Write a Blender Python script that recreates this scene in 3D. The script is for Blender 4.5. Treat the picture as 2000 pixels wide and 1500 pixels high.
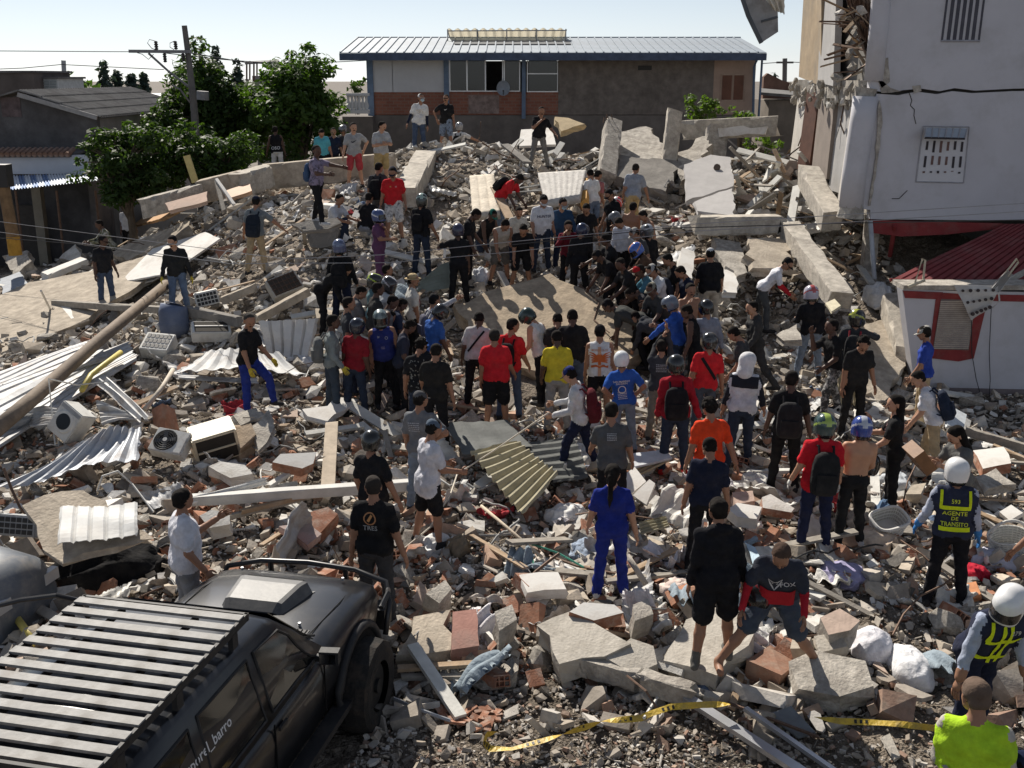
import bpy, bmesh, math, random
import numpy as np
from mathutils import Vector, Matrix, Euler, Quaternion
from mathutils.bvhtree import BVHTree

for o in list(bpy.data.objects):
 bpy.data.objects.remove(o)
scn = bpy.context.scene
C = scn.collection

# ------------------------------------------------------------------ camera
FPX, CAMH = 2100.0, 6.1                       # focal length in photo pixels, eye height in metres
PITCH = math.atan(600 / FPX)
cd = bpy.data.cameras.new('camera')
cam = bpy.data.objects.new('camera', cd)
C.objects.link(cam)
cam.location = (0,0, CAMH)
cam.rotation_euler = (math.pi / 2 - PITCH,0,0)
cd.sensor_width = 36.0
cd.lens = 36.0 * FPX / 2000.0
cd.clip_end = 3000
scn.camera = cam

# ------------------------------------------------------------------ sky, sun, exposure
SUN_EL = math.radians(41)
SUN_AZ = math.radians(-24)                     # measured from +Y towards +X
sun_vec = Vector((math.sin(SUN_AZ) * math.cos(SUN_EL), math.cos(SUN_AZ) * math.cos(SUN_EL), math.sin(SUN_EL)))
w = bpy.data.worlds.new('World')
scn.world = w
w.use_nodes = True
nt = w.node_tree
sky = nt.nodes.new('ShaderNodeTexSky')
sky.sky_type = 'NISHITA'
sky.sun_disc = False
sky.sun_elevation = SUN_EL
sky.sun_rotation = SUN_AZ
sky.altitude = 900
sky.air_density = 1.0
sky.dust_density = .2
sky.ozone_density = 1.0
hs = nt.nodes.new('ShaderNodeHueSaturation')
hs.inputs['Saturation'].default_value = .4
nt.links.new(sky.outputs[0], hs.inputs['Color'])
wb = nt.nodes.new('ShaderNodeMix')                 # even cool white balance over the whole sky
wb.data_type, wb.blend_type = 'RGBA', 'MULTIPLY'
wb.inputs[0].default_value = 1
wb.inputs[7].default_value = (.93,.98,1.08,1)
nt.links.new(hs.outputs[0], wb.inputs[6])
nt.links.new(wb.outputs[2], nt.nodes['Background'].inputs[0])
nt.nodes['Background'].inputs[1].default_value = 0.062
sl = bpy.data.lights.new('sun', 'SUN')
sun = bpy.data.objects.new('sun', sl)
C.objects.link(sun)
sl.energy = 5.0
sl.angle = math.radians(0.5)
sl.color = (1.0,0.93,0.83)
sun.rotation_euler = (-sun_vec).to_track_quat('-Z', 'Y').to_euler()
scn.view_settings.view_transform = 'Standard'
scn.view_settings.look = 'None'
scn.view_settings.exposure = 0.52
scn.view_settings.gamma = 1.0
scn.view_settings.use_curve_mapping = False
scn.cycles.max_bounces = 6
scn.cycles.diffuse_bounces = 3

rng = np.random.default_rng(7)
R = math.radians

# ------------------------------------------------------------------ helpers: pixel rays, materials, meshes
def ray(u, v):
 x = (u - 1000) / FPX
 y = -(v - 750) / FPX
 return np.array([x, math.cos(PITCH) + y * math.sin(PITCH),-math.sin(PITCH) + y * math.cos(PITCH)])

def atz(u, v, z):
 d = ray(u, v)
 t = (z - CAMH) / d[2]
 return Vector((d[0] * t, d[1] * t, z))

def aty(u, v, Y):
 d = ray(u, v)
 t = Y / d[1]
 return Vector((d[0] * t, Y, CAMH + d[2] * t))

MATS = {}

def mat(key, col=(.5,.5,.5), rough=.85, namp=.18, nscale=6, bump=.25, bscale=30, metal=0.0, spec=.3,
  stain=None, stain_amt=.5, stain_scale=1.2, coat=0.0, alpha=1.0, attr=False, trans=0.0, emit=None):
 if key in MATS:
  return MATS[key]
 m = bpy.data.materials.new(key)
 m.use_nodes = True
 t = m.node_tree
 N, L = t.nodes, t.links
 b = N['Principled BSDF']
 b.inputs['Roughness'].default_value = rough
 b.inputs['Metallic'].default_value = metal
 b.inputs['Specular IOR Level'].default_value = spec
 if coat:
  b.inputs['Coat Weight'].default_value = coat
  b.inputs['Coat Roughness'].default_value = .08
 if trans:
  b.inputs['Transmission Weight'].default_value = trans
 tc = N.new('ShaderNodeTexCoord')
 out = None
 if attr:
  a = N.new('ShaderNodeAttribute')
  a.attribute_name = 'Col'
  src = a.outputs['Color']
 else:
  rgb = N.new('ShaderNodeRGB')
  rgb.outputs[0].default_value = (*col,1)
  src = rgb.outputs[0]
 if namp:
  n = N.new('ShaderNodeTexNoise')
  n.inputs['Scale'].default_value = nscale
  n.inputs['Detail'].default_value = 6
  n.inputs['Roughness'].default_value = .65
  L.new(tc.outputs['Object'], n.inputs['Vector'])
  mr = N.new('ShaderNodeMapRange')
  mr.inputs[1].default_value = .3
  mr.inputs[2].default_value = .7
  mr.inputs[3].default_value = 1 - namp
  mr.inputs[4].default_value = 1 + namp
  L.new(n.outputs[0], mr.inputs[0])
  mul = N.new('ShaderNodeMix')
  mul.data_type = 'RGBA'
  mul.blend_type = 'MULTIPLY'
  mul.inputs[0].default_value = 1
  L.new(src, mul.inputs[6])
  L.new(mr.outputs[0], mul.inputs[7])
  src = mul.outputs[2]
 if stain:
  n2 = N.new('ShaderNodeTexNoise')
  n2.inputs['Scale'].default_value = stain_scale
  n2.inputs['Detail'].default_value = 8
  n2.inputs['Roughness'].default_value = .7
  L.new(tc.outputs['Object'], n2.inputs['Vector'])
  mr2 = N.new('ShaderNodeMapRange')
  mr2.inputs[1].default_value = .48
  mr2.inputs[2].default_value = .66
  mr2.inputs[3].default_value = 0
  mr2.inputs[4].default_value = stain_amt
  L.new(n2.outputs[0], mr2.inputs[0])
  mx = N.new('ShaderNodeMix')
  mx.data_type = 'RGBA'
  L.new(mr2.outputs[0], mx.inputs[0])
  L.new(src, mx.inputs[6])
  mx.inputs[7].default_value = (*stain,1)
  src = mx.outputs[2]
 L.new(src, b.inputs['Base Color'])
 if bump:
  nb = N.new('ShaderNodeTexNoise')
  nb.inputs['Scale'].default_value = bscale
  nb.inputs['Detail'].default_value = 4
  L.new(tc.outputs['Object'], nb.inputs['Vector'])
  bp = N.new('ShaderNodeBump')
  bp.inputs['Strength'].default_value = bump
  bp.inputs['Distance'].default_value = .02
  L.new(nb.outputs[0], bp.inputs['Height'])
  L.new(bp.outputs[0], b.inputs['Normal'])
 MATS[key] = m
 return m

CONC = lambda: mat('concrete',(.38,.35,.305),.95,.38,7,.8,28, stain=(.17,.15,.13), stain_amt=.75, stain_scale=2.6)
PLASTER = lambda: mat('plaster',(.58,.56,.52),.9,.2,6,.4,30, stain=(.27,.24,.20), stain_amt=.8, stain_scale=3)
BRICK = lambda: mat('clay',(.31,.145,.09),.92,.3,9,.35,40, stain=(.36,.30,.25), stain_amt=.85, stain_scale=5)
DUSTY = lambda: mat('dusty_concrete',(.40,.345,.275),.95,.32,5,.7,24, stain=(.25,.21,.165), stain_amt=.75, stain_scale=1.6)
ZINC = lambda: mat('zinc_sheet',(.43,.435,.44),.68,.2,4,.12,20, metal=.2, spec=.3, stain=(.27,.22,.17), stain_amt=.7, stain_scale=3)
WOOD = lambda: mat('raw_timber',(.31,.22,.14),.85,.25,9,.3,40, stain=(.4,.35,.29), stain_amt=.5, stain_scale=3)
RUST = lambda: mat('rusty_steel',(.14,.09,.065),.7,.3,14,.2,40, metal=.4)
WHITEM = lambda: mat('white_enamel',(.62,.61,.57),.5,.08,5,.05,20, stain=(.35,.31,.26), stain_amt=.5, stain_scale=3.5)
BLACKP = lambda: mat('black_plastic',(.02,.02,.021),.55,.1,8,.1,40, spec=.4)

def finish(o, label=None, cat=None, group=None, kind=None):
 if label:
  o['label'] = label
 if cat:
  o['category'] = cat
 if group:
  o['group'] = group
 if kind or cat:
  o['kind'] = kind or 'thing'
 return o

def thing(name, label, cat, loc=(0,0,0), rotz=0.0, group=None):
 o = bpy.data.objects.new(name, None)
 C.objects.link(o)
 o.location = loc
 o.rotation_euler = (0,0, rotz)
 o.empty_display_size = .1
 return finish(o, label, cat, group)

class MB:
 """collects boxes, tubes and prisms; obj() links them as one mesh object"""

 def __init__(s):
  s.v, s.f, s.m, s.n = [],[],[],0

 def add(s, V, Fc, m=0):
  s.v.append(np.asarray(V, float).reshape(-1,3))
  for f in Fc:
   s.f.append([int(i) + s.n for i in f])
   s.m.append(m)
  s.n += len(s.v[-1])
  return s

 def box(s, c, d, rot=None, m=0):
  V = np.array([[x, y, z] for x in (-.5,.5) for y in (-.5,.5) for z in (-.5,.5)]) * np.array(d)
  if rot is not None:
   V = V @ np.array(rot.to_3x3() if hasattr(rot, 'to_3x3') else Euler(rot).to_matrix()).T
  return s.add(V + np.array(c),[(0,1,3,2),(4,6,7,5),(0,4,5,1),(2,3,7,6),(0,2,6,4),(1,5,7,3)], m)

 def quad(s, a, b, c, d, t, m=0):
  """a slab of thickness t whose front face is a b c d"""
  A = np.array([a, b, c, d], float)
  n = np.cross(A[1] - A[0], A[2] - A[0])
  n /= np.linalg.norm(n)
  V = np.vstack([A, A - n * t])
  return s.add(V,[(0,1,2,3),(7,6,5,4),(0,4,5,1),(1,5,6,2),(2,6,7,3),(3,7,4,0)], m)

 def tube(s, pts, r, n=8, m=0, cap=True):
  pts = [np.array(p, float) for p in pts]
  rr = list(r) if hasattr(r, '__len__') else [r] * len(pts)
  V, Fc = [],[]
  up = np.array([0,0,1.])
  for i, p in enumerate(pts):
   d = pts[min(i + 1, len(pts) - 1)] - pts[max(i - 1,0)]
   d /= (np.linalg.norm(d) + 1e-9)
   a = np.cross(d, up if abs(d[2]) < .95 else np.array([1.,0,0]))
   a /= np.linalg.norm(a)
   b = np.cross(d, a)
   for k in range(n):
    t = 2 * math.pi * k / n
    V.append(p + rr[i] * (a * math.cos(t) + b * math.sin(t)))
  for i in range(len(pts) - 1):
   for k in range(n):
    Fc.append((i * n + k, i * n + (k + 1) % n,(i + 1) * n + (k + 1) % n,(i + 1) * n + k))
  if cap:
   Fc.append(tuple(range(n - 1,-1,-1)))
   Fc.append(tuple((len(pts) - 1) * n + k for k in range(n)))
  return s.add(V, Fc, m)

 def prism(s, poly, h, M=None, m=0, ms=None):
  """polygon in xy extruded from z=0 to z=h, then transformed by 4x4 M"""
  n = len(poly)
  V = np.array([[p[0], p[1],0] for p in poly] + [[p[0], p[1], h] for p in poly], float)
  if M is not None:
   Mn = np.array(M)
   V = V @ Mn[:3, :3].T + Mn[:3,3]
  base = s.n
  s.add(V,[tuple(range(n,2 * n)), tuple(range(n - 1,-1,-1))], m)
  for i in range(n):
   s.f.append([base + i, base + (i + 1) % n, base + (i + 1) % n + n, base + i + n])
   s.m.append(m if ms is None else ms)
  return s

 def mesh(s, name, mats, smooth=False):
  me = bpy.data.meshes.new(name)
  me.from_pydata(np.vstack(s.v).tolist(),[], s.f)
  for q in (mats if isinstance(mats,(list, tuple)) else [mats]):
   me.materials.append(q)
  me.polygons.foreach_set('material_index', s.m)
  if smooth:
   me.polygons.foreach_set('use_smooth',[True] * len(me.polygons))
  me.update()
  return me

 def obj(s, name, mats, parent=None, loc=None, smooth=False, world=False):
  o = bpy.data.objects.new(name, s.mesh(name, mats, smooth))
  C.objects.link(o)
  if parent:
   o.parent = parent
   if world:
    o.location = -Vector(parent.location)
  if loc is not None:
   o.location = loc
  return o

def place(me, name, loc, rot=(0,0,0), scale=(1,1,1), parent=None):
 o = bpy.data.objects.new(name, me)
 C.objects.link(o)
 o.location = loc
 if isinstance(rot, Quaternion):
  o.rotation_mode = 'QUATERNION'
  o.rotation_quaternion = rot
 else:
  o.rotation_euler = rot
 o.scale = scale if hasattr(scale, '__len__') else (scale,) * 3
 if parent:
  o.parent = parent
 return o

def copy_tree(o, parent=None):
 c = o.copy()
 C.objects.link(c)
 c.parent = parent
 for ch in list(o.children):
  copy_tree(ch, c)
 return c

def smooth_noise(x, y, seed, scale):
 """cheap smooth value noise made of rotated sines"""
 r = np.random.default_rng(seed)
 out = 0
 for i in range(6):
  a = r.uniform(0,6.28)
  f = scale * r.uniform(.6,1.7)
  out = out + np.sin((x * math.cos(a) + y * math.sin(a)) * f + r.uniform(0,6.28)) * r.uniform(.5,1)
 return out / 4.5

# ------------------------------------------------------------------ the heap of rubble as a height field
CP = np.array([
 # x, y, z
 (-12,0,0),(-6,0,0),(0,0,0),(6,0,0),(14,0,0),(-14,7,0),(-6,7,0),(0,7,0),(6,7,0),(14,7,0),
 (-4,12.5,.15),(0,11,.1),(4,10.5,.12),(8,11,.1),(13,13,0),(-9,13,.25),(-14,14,.2),
 (-8,17,.6),(-5,16.5,.5),(-2.5,15.5,.35),(0,15,.3),(3,15,.35),(6,15,.15),(8.5,18,.1),(11,18,0),
 (-12,19,.3),(-8,20.5,.7),(-5,19.5,.65),(-2,18.5,.45),(1,18.2,.4),(4,18,.5),(6.5,20,.5),
 (-16,22,.1),(-11,24,.6),(-8.5,25,1.0),(-5.7,23.6,1.8),(-3,23.2,2.0),(-1.2,22.6,1.25),(.7,24,1.75),(.8,21,.9),
 (3,23,1.6),(4.2,22,1.1),(6,23,1.2),(8,23,1.4),(10,22,.6),
 (-13.8,30,.5),(-10,29.5,1.5),(-6.5,28,2.6),(-4.5,26,2.75),(-2,27,2.6),(1,27.5,2.5),(4,27,2.5),(7,27,2.6),
 (-17,32,.1),(-8,32.5,2.6),(-4.6,32,3.15),(-2.8,33.2,4.05),(-2.1,34.6,3.85),(1,33.5,3.75),(4,32,3.7),(7,31,3.6),(9,30,3.3),
 (-14,36,.3),(-8,38,1.2),(-3,38,2.2),(3,38,2.4),(9,36,2.2),(14,33,1),(-12,46,0),(0,45,0),(12,45,0),(-25,40,0),(-25,25,0),(-25,10,0),
 (22,10,0),(22,25,0),(22,40,0)], float)

def _tps(r2):
 return np.where(r2 > 1e-9,.5 * r2 * np.log(np.maximum(r2,1e-9)),0)

_n = len(CP)
_A = np.zeros((_n + 3, _n + 3))
_A[:_n, :_n] = _tps(((CP[:, None, :2] - CP[None, :, :2]) ** 2).sum(-1)) + np.eye(_n) * .6
_A[:_n, _n] = 1
_A[:_n, _n + 1:] = CP[:, :2]
_A[_n:, :_n] = _A[:_n, _n:].T
_W = np.linalg.solve(_A, np.concatenate([CP[:,2],[0,0,0]]))

def hgt(x, y):
 """smooth height of the heap at x, y (arrays or numbers)"""
 x = np.asarray(x, float)
 y = np.asarray(y, float)
 sh = x.shape
 xf, yf = x.ravel(), y.ravel()
 z = np.empty(xf.shape)
 for i in range(0, len(xf),20000):
  a, b = xf[i:i + 20000], yf[i:i + 20000]
  r2 = (a[:, None] - CP[None, :,0]) ** 2 + (b[:, None] - CP[None, :,1]) ** 2
  z[i:i + 20000] = _tps(r2) @ _W[:_n] + _W[_n] + _W[_n + 1] * a + _W[_n + 2] * b
 z = np.maximum(z,0)
 ins = (1 / (1 + np.exp(-(yf - 9) / 1.2))) * (1 / (1 + np.exp((np.abs(xf + 1) - 14) / 1.5))) * (1 / (1 + np.exp((yf - 38) / 1.5)))
 z = z + ins * (.14 * smooth_noise(xf, yf,3,1.1) + .07 * smooth_noise(xf, yf,5,2.6))
 return z.reshape(sh)

def h1(x, y):
 return float(hgt(np.array([x]), np.array([y]))[0])

# a lookup grid makes the many single queries cheap
_gx = np.arange(-20,20.01,.2)
_gy = np.arange(2,46.01,.2)
_GZ = hgt(*np.meshgrid(_gx, _gy))

def hq(x, y):
 fx = (min(max(x,-19.9),19.7) + 20) / .2
 fy = (min(max(y,2.1),45.7) - 2) / .2
 i, j = int(fx), int(fy)
 a, b = fx - i, fy - j
 return float((_GZ[j, i] * (1 - a) + _GZ[j, i + 1] * a) * (1 - b) + (_GZ[j + 1, i] * (1 - a) + _GZ[j + 1, i + 1] * a) * b)

def hnorm(x, y):
 e = .25
 return Vector((hq(x - e, y) - hq(x + e, y), hq(x, y - e) - hq(x, y + e),2 * e)).normalized()

def ground(u, v, dz=0.0):
 """the point on the heap (raised by dz) seen at photo pixel u, v"""
 d = ray(u, v)
 t0 = 4.0
 t = 4.0
 while t < 60:
  p = np.array([0,0, CAMH]) + d * t
  if p[2] <= hq(p[0], p[1]) + dz:
   lo, hi = t0, t
   for _ in range(18):
    mid = (lo + hi) / 2
    p = np.array([0,0, CAMH]) + d * mid
    if p[2] <= hq(p[0], p[1]) + dz:
     hi = mid
    else:
     lo = mid
   return Vector(p)
  t0 = t
  t += .08
 return Vector(np.array([0,0, CAMH]) + d * 40)
# ------------------------------------------------------------------ the ground and the heap
def build_ground():
 o = MB().add([(-900,-200,-.06),(900,-200,-.06),(900,1500,-.06),(-900,1500,-.06)],[(0,1,2,3)]).obj(
  'ground', mat('street_dirt',(.15,.13,.11),.95,.35,1.5,.4,8))
 finish(o, 'bare grey street ground reaching to the horizon', 'ground', kind='structure')
 step = .13
 xs = np.arange(-17,16, step)
 ys = np.arange(4,41, step)
 X, Y = np.meshgrid(xs, ys)
 Z = hgt(X, Y) - .02
 r = np.random.default_rng(1)
 Z = Z + r.normal(0,.022, Z.shape) * (Y > 8)
 X = X + r.normal(0,.025, Z.shape)
 Y2 = Y + r.normal(0,.025, Z.shape)
 ny, nx = X.shape
 V = np.stack([X, Y2, Z],-1).reshape(-1,3)
 I = np.arange(nx * ny).reshape(ny, nx)
 Fc = np.stack([I[:-1, :-1], I[:-1,1:], I[1:,1:], I[1:, :-1]],-1).reshape(-1,4)
 me = bpy.data.meshes.new('rubble_heap')
 me.vertices.add(len(V))
 me.vertices.foreach_set('co', V.ravel())
 me.loops.add(Fc.size)
 me.loops.foreach_set('vertex_index', Fc.ravel().astype(np.int32))
 me.polygons.add(len(Fc))
 me.polygons.foreach_set('loop_start', np.arange(0, Fc.size,4, dtype=np.int32))
 me.polygons.foreach_set('loop_total', np.full(len(Fc),4, np.int32))
 me.update(calc_edges=True)
 me.polygons.foreach_set('use_smooth', np.zeros(len(Fc), bool))
 m = bpy.data.materials.new('heap_fines')
 m.use_nodes = True
 t = m.node_tree
 N, L = t.nodes, t.links
 b = N['Principled BSDF']
 b.inputs['Roughness'].default_value = .97
 b.inputs['Specular IOR Level'].default_value = .1
 tc = N.new('ShaderNodeTexCoord')
 vo = N.new('ShaderNodeTexVoronoi')
 vo.inputs['Scale'].default_value = 26
 n1 = N.new('ShaderNodeTexNoise')
 n1.inputs['Scale'].default_value = .45
 n1.inputs['Detail'].default_value = 7
 n2 = N.new('ShaderNodeTexNoise')
 n2.inputs['Scale'].default_value = 60
 n2.inputs['Detail'].default_value = 3
 for q in (vo, n1, n2):
  L.new(tc.outputs['Object'], q.inputs['Vector'])
 cr = N.new('ShaderNodeValToRGB')
 e = cr.color_ramp.elements
 e[0].position, e[0].color = .3,(.10,.083,.067,1)  # low end darkened to read as shadow gaps between the pieces
 e[1].position, e[1].color = .68,(.36,.305,.245,1)
 L.new(n1.outputs[0], cr.inputs[0])
 sep = N.new('ShaderNodeSeparateXYZ')
 L.new(tc.outputs['Object'], sep.inputs[0])
 mr = N.new('ShaderNodeMapRange')                # street soil in front, pale demolition dust on the heap
 mr.inputs[1].default_value = 9
 mr.inputs[2].default_value = 22
 mr.inputs[3].default_value = .66
 mr.inputs[4].default_value = 1.1
 L.new(sep.outputs[1], mr.inputs[0])
 m1 = N.new('ShaderNodeMix')
 m1.data_type, m1.blend_type = 'RGBA', 'MULTIPLY'
 m1.inputs[0].default_value = 1
 L.new(cr.outputs[0], m1.inputs[6])
 L.new(mr.outputs[0], m1.inputs[7])
 hs = N.new('ShaderNodeMapRange')
 hs.inputs[3].default_value = .6
 hs.inputs[4].default_value = 1.5
 L.new(vo.outputs['Color'], hs.inputs[0])
 m2 = N.new('ShaderNodeMix')
 m2.data_type, m2.blend_type = 'RGBA', 'MULTIPLY'
 m2.inputs[0].default_value = 1
 L.new(m1.outputs[2], m2.inputs[6])
 L.new(hs.outputs[0], m2.inputs[7])
 L.new(m2.outputs[2], b.inputs['Base Color'])
 ad = N.new('ShaderNodeMath')
 ad.operation = 'SUBTRACT'
 L.new(n2.outputs[0], ad.inputs[0])
 L.new(vo.outputs['Distance'], ad.inputs[1])
 bp = N.new('ShaderNodeBump')
 bp.inputs['Strength'].default_value = .9
 bp.inputs['Distance'].default_value = .05
 L.new(ad.outputs[0], bp.inputs['Height'])
 L.new(bp.outputs[0], b.inputs['Normal'])
 me.materials.append(m)
 o = bpy.data.objects.new('terrain', me)
 C.objects.link(o)
 finish(o, 'dusty mound of crushed concrete and soil', 'rubble heap', kind='structure')

build_ground()
# ------------------------------------------------------------------ buildings
def grid_surface(c00, c10, c11, c01, nu, nv, disp):
 """bilinear patch c00-c10 (u direction), c01-c11; disp(s, t) moves along the normal"""
 c = [np.array(q, float) for q in (c00, c10, c11, c01)]
 s, t = np.meshgrid(np.linspace(0,1, nu + 1), np.linspace(0,1, nv + 1))
 P = (c[0] * ((1 - s) * (1 - t))[..., None] + c[1] * (s * (1 - t))[..., None] + c[2] * (s * t)[..., None] + c[3] * ((1 - s) * t)[..., None])
 n = np.cross(c[1] - c[0], c[3] - c[0])
 n /= np.linalg.norm(n)
 P = P + n * disp(s, t)[..., None]
 I = np.arange((nu + 1) * (nv + 1)).reshape(nv + 1, nu + 1)
 Fc = np.stack([I[:-1, :-1], I[:-1,1:], I[1:,1:], I[1:, :-1]],-1).reshape(-1,4)
 return P.reshape(-1,3), Fc.tolist(), n

def sheet(name, c, mats, waves=10, amp=.02, along='u', bend=.05, seed=0, thick=.006, parent=None, nv=10, jag=0.0, prof='sin', world=True):
 """a corrugated sheet; c: four world corners; ridges run across the u direction when along == 'u'"""
 nu = max(waves * 6,8)
 r = np.random.default_rng(seed)
 ph = r.uniform(0,6.28,4)

 def disp(s, t):
  w_ = s if along == 'u' else t
  b = bend * (np.sin(s * 3.1 * r.uniform(.8,1.4) + ph[0]) + np.sin(t * 3.7 + ph[1] + s) + .4 * np.sin(9 * t + ph[2] - 5 * s))
  x = np.sin(w_ * waves * 2 * math.pi)
  if prof == 'box':
   x = np.clip(x * 2.2,-1,1)
  elif prof == 'rib':
   x = np.clip((np.cos(w_ * waves * 2 * math.pi) - .75) * 8,0,1) * 2
  return amp * x + b
 if along == 'u':
  V, Fc, n = grid_surface(*c, nu, nv, disp)
  sh = (nv + 1, nu + 1)
 else:
  V, Fc, n = grid_surface(*c, nv, nu, disp)
  sh = (nu + 1, nv + 1)
 if jag:
  G = V.reshape(sh + (3,))
  e1 = (G[-1] - G[0])
  G[0] += e1 * (r.uniform(-1,1, sh[1]) * jag)[:, None]
  G[-1] += e1 * (r.uniform(-1,1, sh[1]) * jag)[:, None]
  e2 = (G[:,-1] - G[:,0])
  G[:,0] += e2 * (r.uniform(-1,1, sh[0]) * jag)[:, None]
  G[:,-1] += e2 * (r.uniform(-1,1, sh[0]) * jag)[:, None]
  V = G.reshape(-1,3)
 nV = len(V)
 I = np.arange(nV).reshape(sh)
 rim = list(I[0, :]) + list(I[1:,-1]) + list(I[-1,-2::-1]) + list(I[-2:0:-1,0])
 F2 = [f[::-1] for f in (np.array(Fc) + nV).tolist()]
 F3 = [[rim[i], rim[i] + nV, rim[(i + 1) % len(rim)] + nV, rim[(i + 1) % len(rim)]] for i in range(len(rim))]
 b = MB().add(np.vstack([V, V - n * thick]), Fc + F2 + F3)
 return b.obj(name, mats, parent, world=world)

def vbox(b, u0, v0, u1, v1, Y, d, m=0):
 """box whose front face covers the pixel rectangle at depth Y, d metres deep"""
 p, q = aty(u0, v1, Y), aty(u1, v0, Y)
 return b.box(((p.x + q.x) / 2, Y + d / 2,(p.z + q.z) / 2),(abs(q.x - p.x), d, abs(q.z - p.z)), None, m)

def blue_roof_house():
 Y = 45.0
 t = thing('house', 'long two-storey house with pale blue metal roof and blue posts behind the heap', 'house',(2, Y,0))
 stucco = mat('grey_stucco',(.17,.15,.135),.95,.3,3,.5,25, stain=(.09,.08,.07), stain_amt=.6, stain_scale=.8)
 blue = mat('blue_paint',(.11,.16,.24),.6,.2,4,.1)
 whitep = mat('white_board',(.5,.51,.53),.8,.06,2,.05)
 xL, xR = aty(722,110, Y).x, aty(1478,110, Y).x
 zE, zF = aty(700,112, Y).z, aty(720,224, Y).z
 b = MB()
 x1 = aty(1091,110, Y).x
 x2 = aty(1396,110, Y).x
 b.box(((x1 + x2) / 2, Y + .15,(zF + zE) / 2 + .1),(x2 - x1,.3, zE - zF + .2))
 b.obj('upper_wall', stucco, t, world=True)
 MB().box(((xL + xR) / 2, Y + .2, zF / 2 - .02),(xR - xL,.34, zF)).obj('lower_wall', mat('dark_grey_render',(.15,.135,.125),.95,.25,1.5,.3,12), t, world=True)  # even dark grey render on the lower wall
 MB().box(((x2 + xR) / 2, Y + .13,(zF + zE) / 2 + .1),(xR - x2 - .01,.26, zE - zF + .2)).obj('end_wall', mat('salmon_render',(.36,.27,.22),.9,.12,2,.2), t, world=True)
 # side and back walls with an inner floor, so that the windows look into a room
 bk = MB()
 bk.box((xL + .1, Y + 3.5,3.4),(.2,6.5,6.8)).box((xR - .1, Y + 3.7,3.4),(.2,6.5,6.8)).box(((xL + xR) / 2, Y + 6.8,3.4),(xR - xL + .1,.2,6.8))
 bk.obj('back_wall', stucco, t, world=True)
 MB().box(((xL + xR) / 2, Y + 3.5, zF + .02),(xR - xL - .5,6.3,.12)).obj('inner_floor', stucco, t, world=True)
 # brick band
 zB = aty(800,180, Y).z
 bm_ = bpy.data.materials.new('brick_band')
 bm_.use_nodes = True
 N, L = bm_.node_tree.nodes, bm_.node_tree.links
 br = N.new('ShaderNodeTexBrick')
 tcn = N.new('ShaderNodeTexCoord')
 mp = N.new('ShaderNodeMapping')
 mp.inputs['Rotation'].default_value = (R(90),0,0)
 L.new(tcn.outputs['Object'], mp.inputs[0])
 L.new(mp.outputs[0], br.inputs[0])
 br.inputs['Color1'].default_value = (.25,.105,.07,1)
 br.inputs['Color2'].default_value = (.2,.075,.05,1)
 br.inputs['Mortar'].default_value = (.2,.14,.115,1)
 br.inputs['Scale'].default_value = 1
 br.inputs['Brick Width'].default_value = .3
 br.inputs['Row Height'].default_value = .12
 br.inputs['Mortar Size'].default_value = .012
 L.new(br.outputs[0], N['Principled BSDF'].inputs['Base Color'])
 N['Principled BSDF'].inputs['Roughness'].default_value = .95
 MB().box(((xL + x1) / 2, Y + .12,(zF + zB) / 2),(x1 - xL - .004,.24, zB - zF)).obj('brick_band', bm_, t, world=True)
 b = MB()
 vbox(b,915,186,975,222, Y - .012,.012)
 b.obj('plaster_patch', mat('old_plaster',(.22,.17,.155),.95,.5,4,.5,12), t, world=True)
 # white panels
 for u0, u1 in ((725,766),(767,867)):
  b = MB()
  vbox(b, u0,110, u1,180, Y - .02,.1)
  b.obj('wall_panel', whitep, t, world=True)
 # windows
 glass = mat('dark_glass',(.03,.035,.04),.12,0,1,0, spec=.5, trans=.5)
 alu = mat('aluminium',(.55,.56,.57),.4,.05,4,0, metal=.6)
 curtain = mat('room_curtain',(.18,.16,.13),.95,.3,5,.2)
 for u0, u1, v0, v1, cuts, hcut in ((877,1016,111,179,(911,947,981,984), None),(1029,1090,112,180,(),143)):
  w_ = thing('window', None, None)
  w_.parent = t
  w_.location = (0,0,0)
  f = MB()
  vbox(f, u0, v0, u1, v0 + 2, Y - .02,.08)
  vbox(f, u0, v1 - 2, u1, v1, Y - .02,.08)
  for u in (u0, u1 - 2) + cuts:
   vbox(f, u, v0 + 2, u + 2, v1 - 2, Y - .018,.07)
  if hcut:
   vbox(f, u0, hcut, u1, hcut + 2, Y - .015,.06)
  o = f.obj('window_frame', alu, w_)
  o.location = -Vector(t.location)
  es = [u0 + 2] + list(cuts) + [u1 - 2]
  for a, c_ in zip(es[:-1], es[1:]):
   if c_ - a < 6 or (cuts and 940 < a < 985 and a != 984):
    continue
   g = MB()
   vbox(g, a + 1, v0 + 2, c_, v1 - 2, Y + .012,.012)
   o = g.obj('pane', glass, w_)
   o.location = -Vector(t.location)

 c_ = MB()
 vbox(c_,880,113,909,178, Y + .5,.03).obj('curtain', curtain, t, world=True)
 vbox(MB(),985,113,1014,178, Y + .6,.03).obj('curtain', curtain, t, world=True)
 w_ = thing('window', None, None)
 w_.parent = t
 f = MB()
 for a in ((1407,145,1409,197),(1453,145,1455,197),(1430,147,1432,195),(1409,145,1453,147),(1409,195,1453,197)):
  vbox(f, *a, Y - .03,.06)
 f.obj('window_frame', mat('tan_frame',(.38,.29,.23),.7), w_).location = -Vector(t.location)
 for a in ((1409,147,1430,195),(1432,147,1453,195)):
  g = MB()
  vbox(g, *a, Y - .015,.01)
  g.obj('pane', mat('curtained_pane',(.13,.055,.035),.4,.25,3,0), w_).location = -Vector(t.location)
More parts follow.
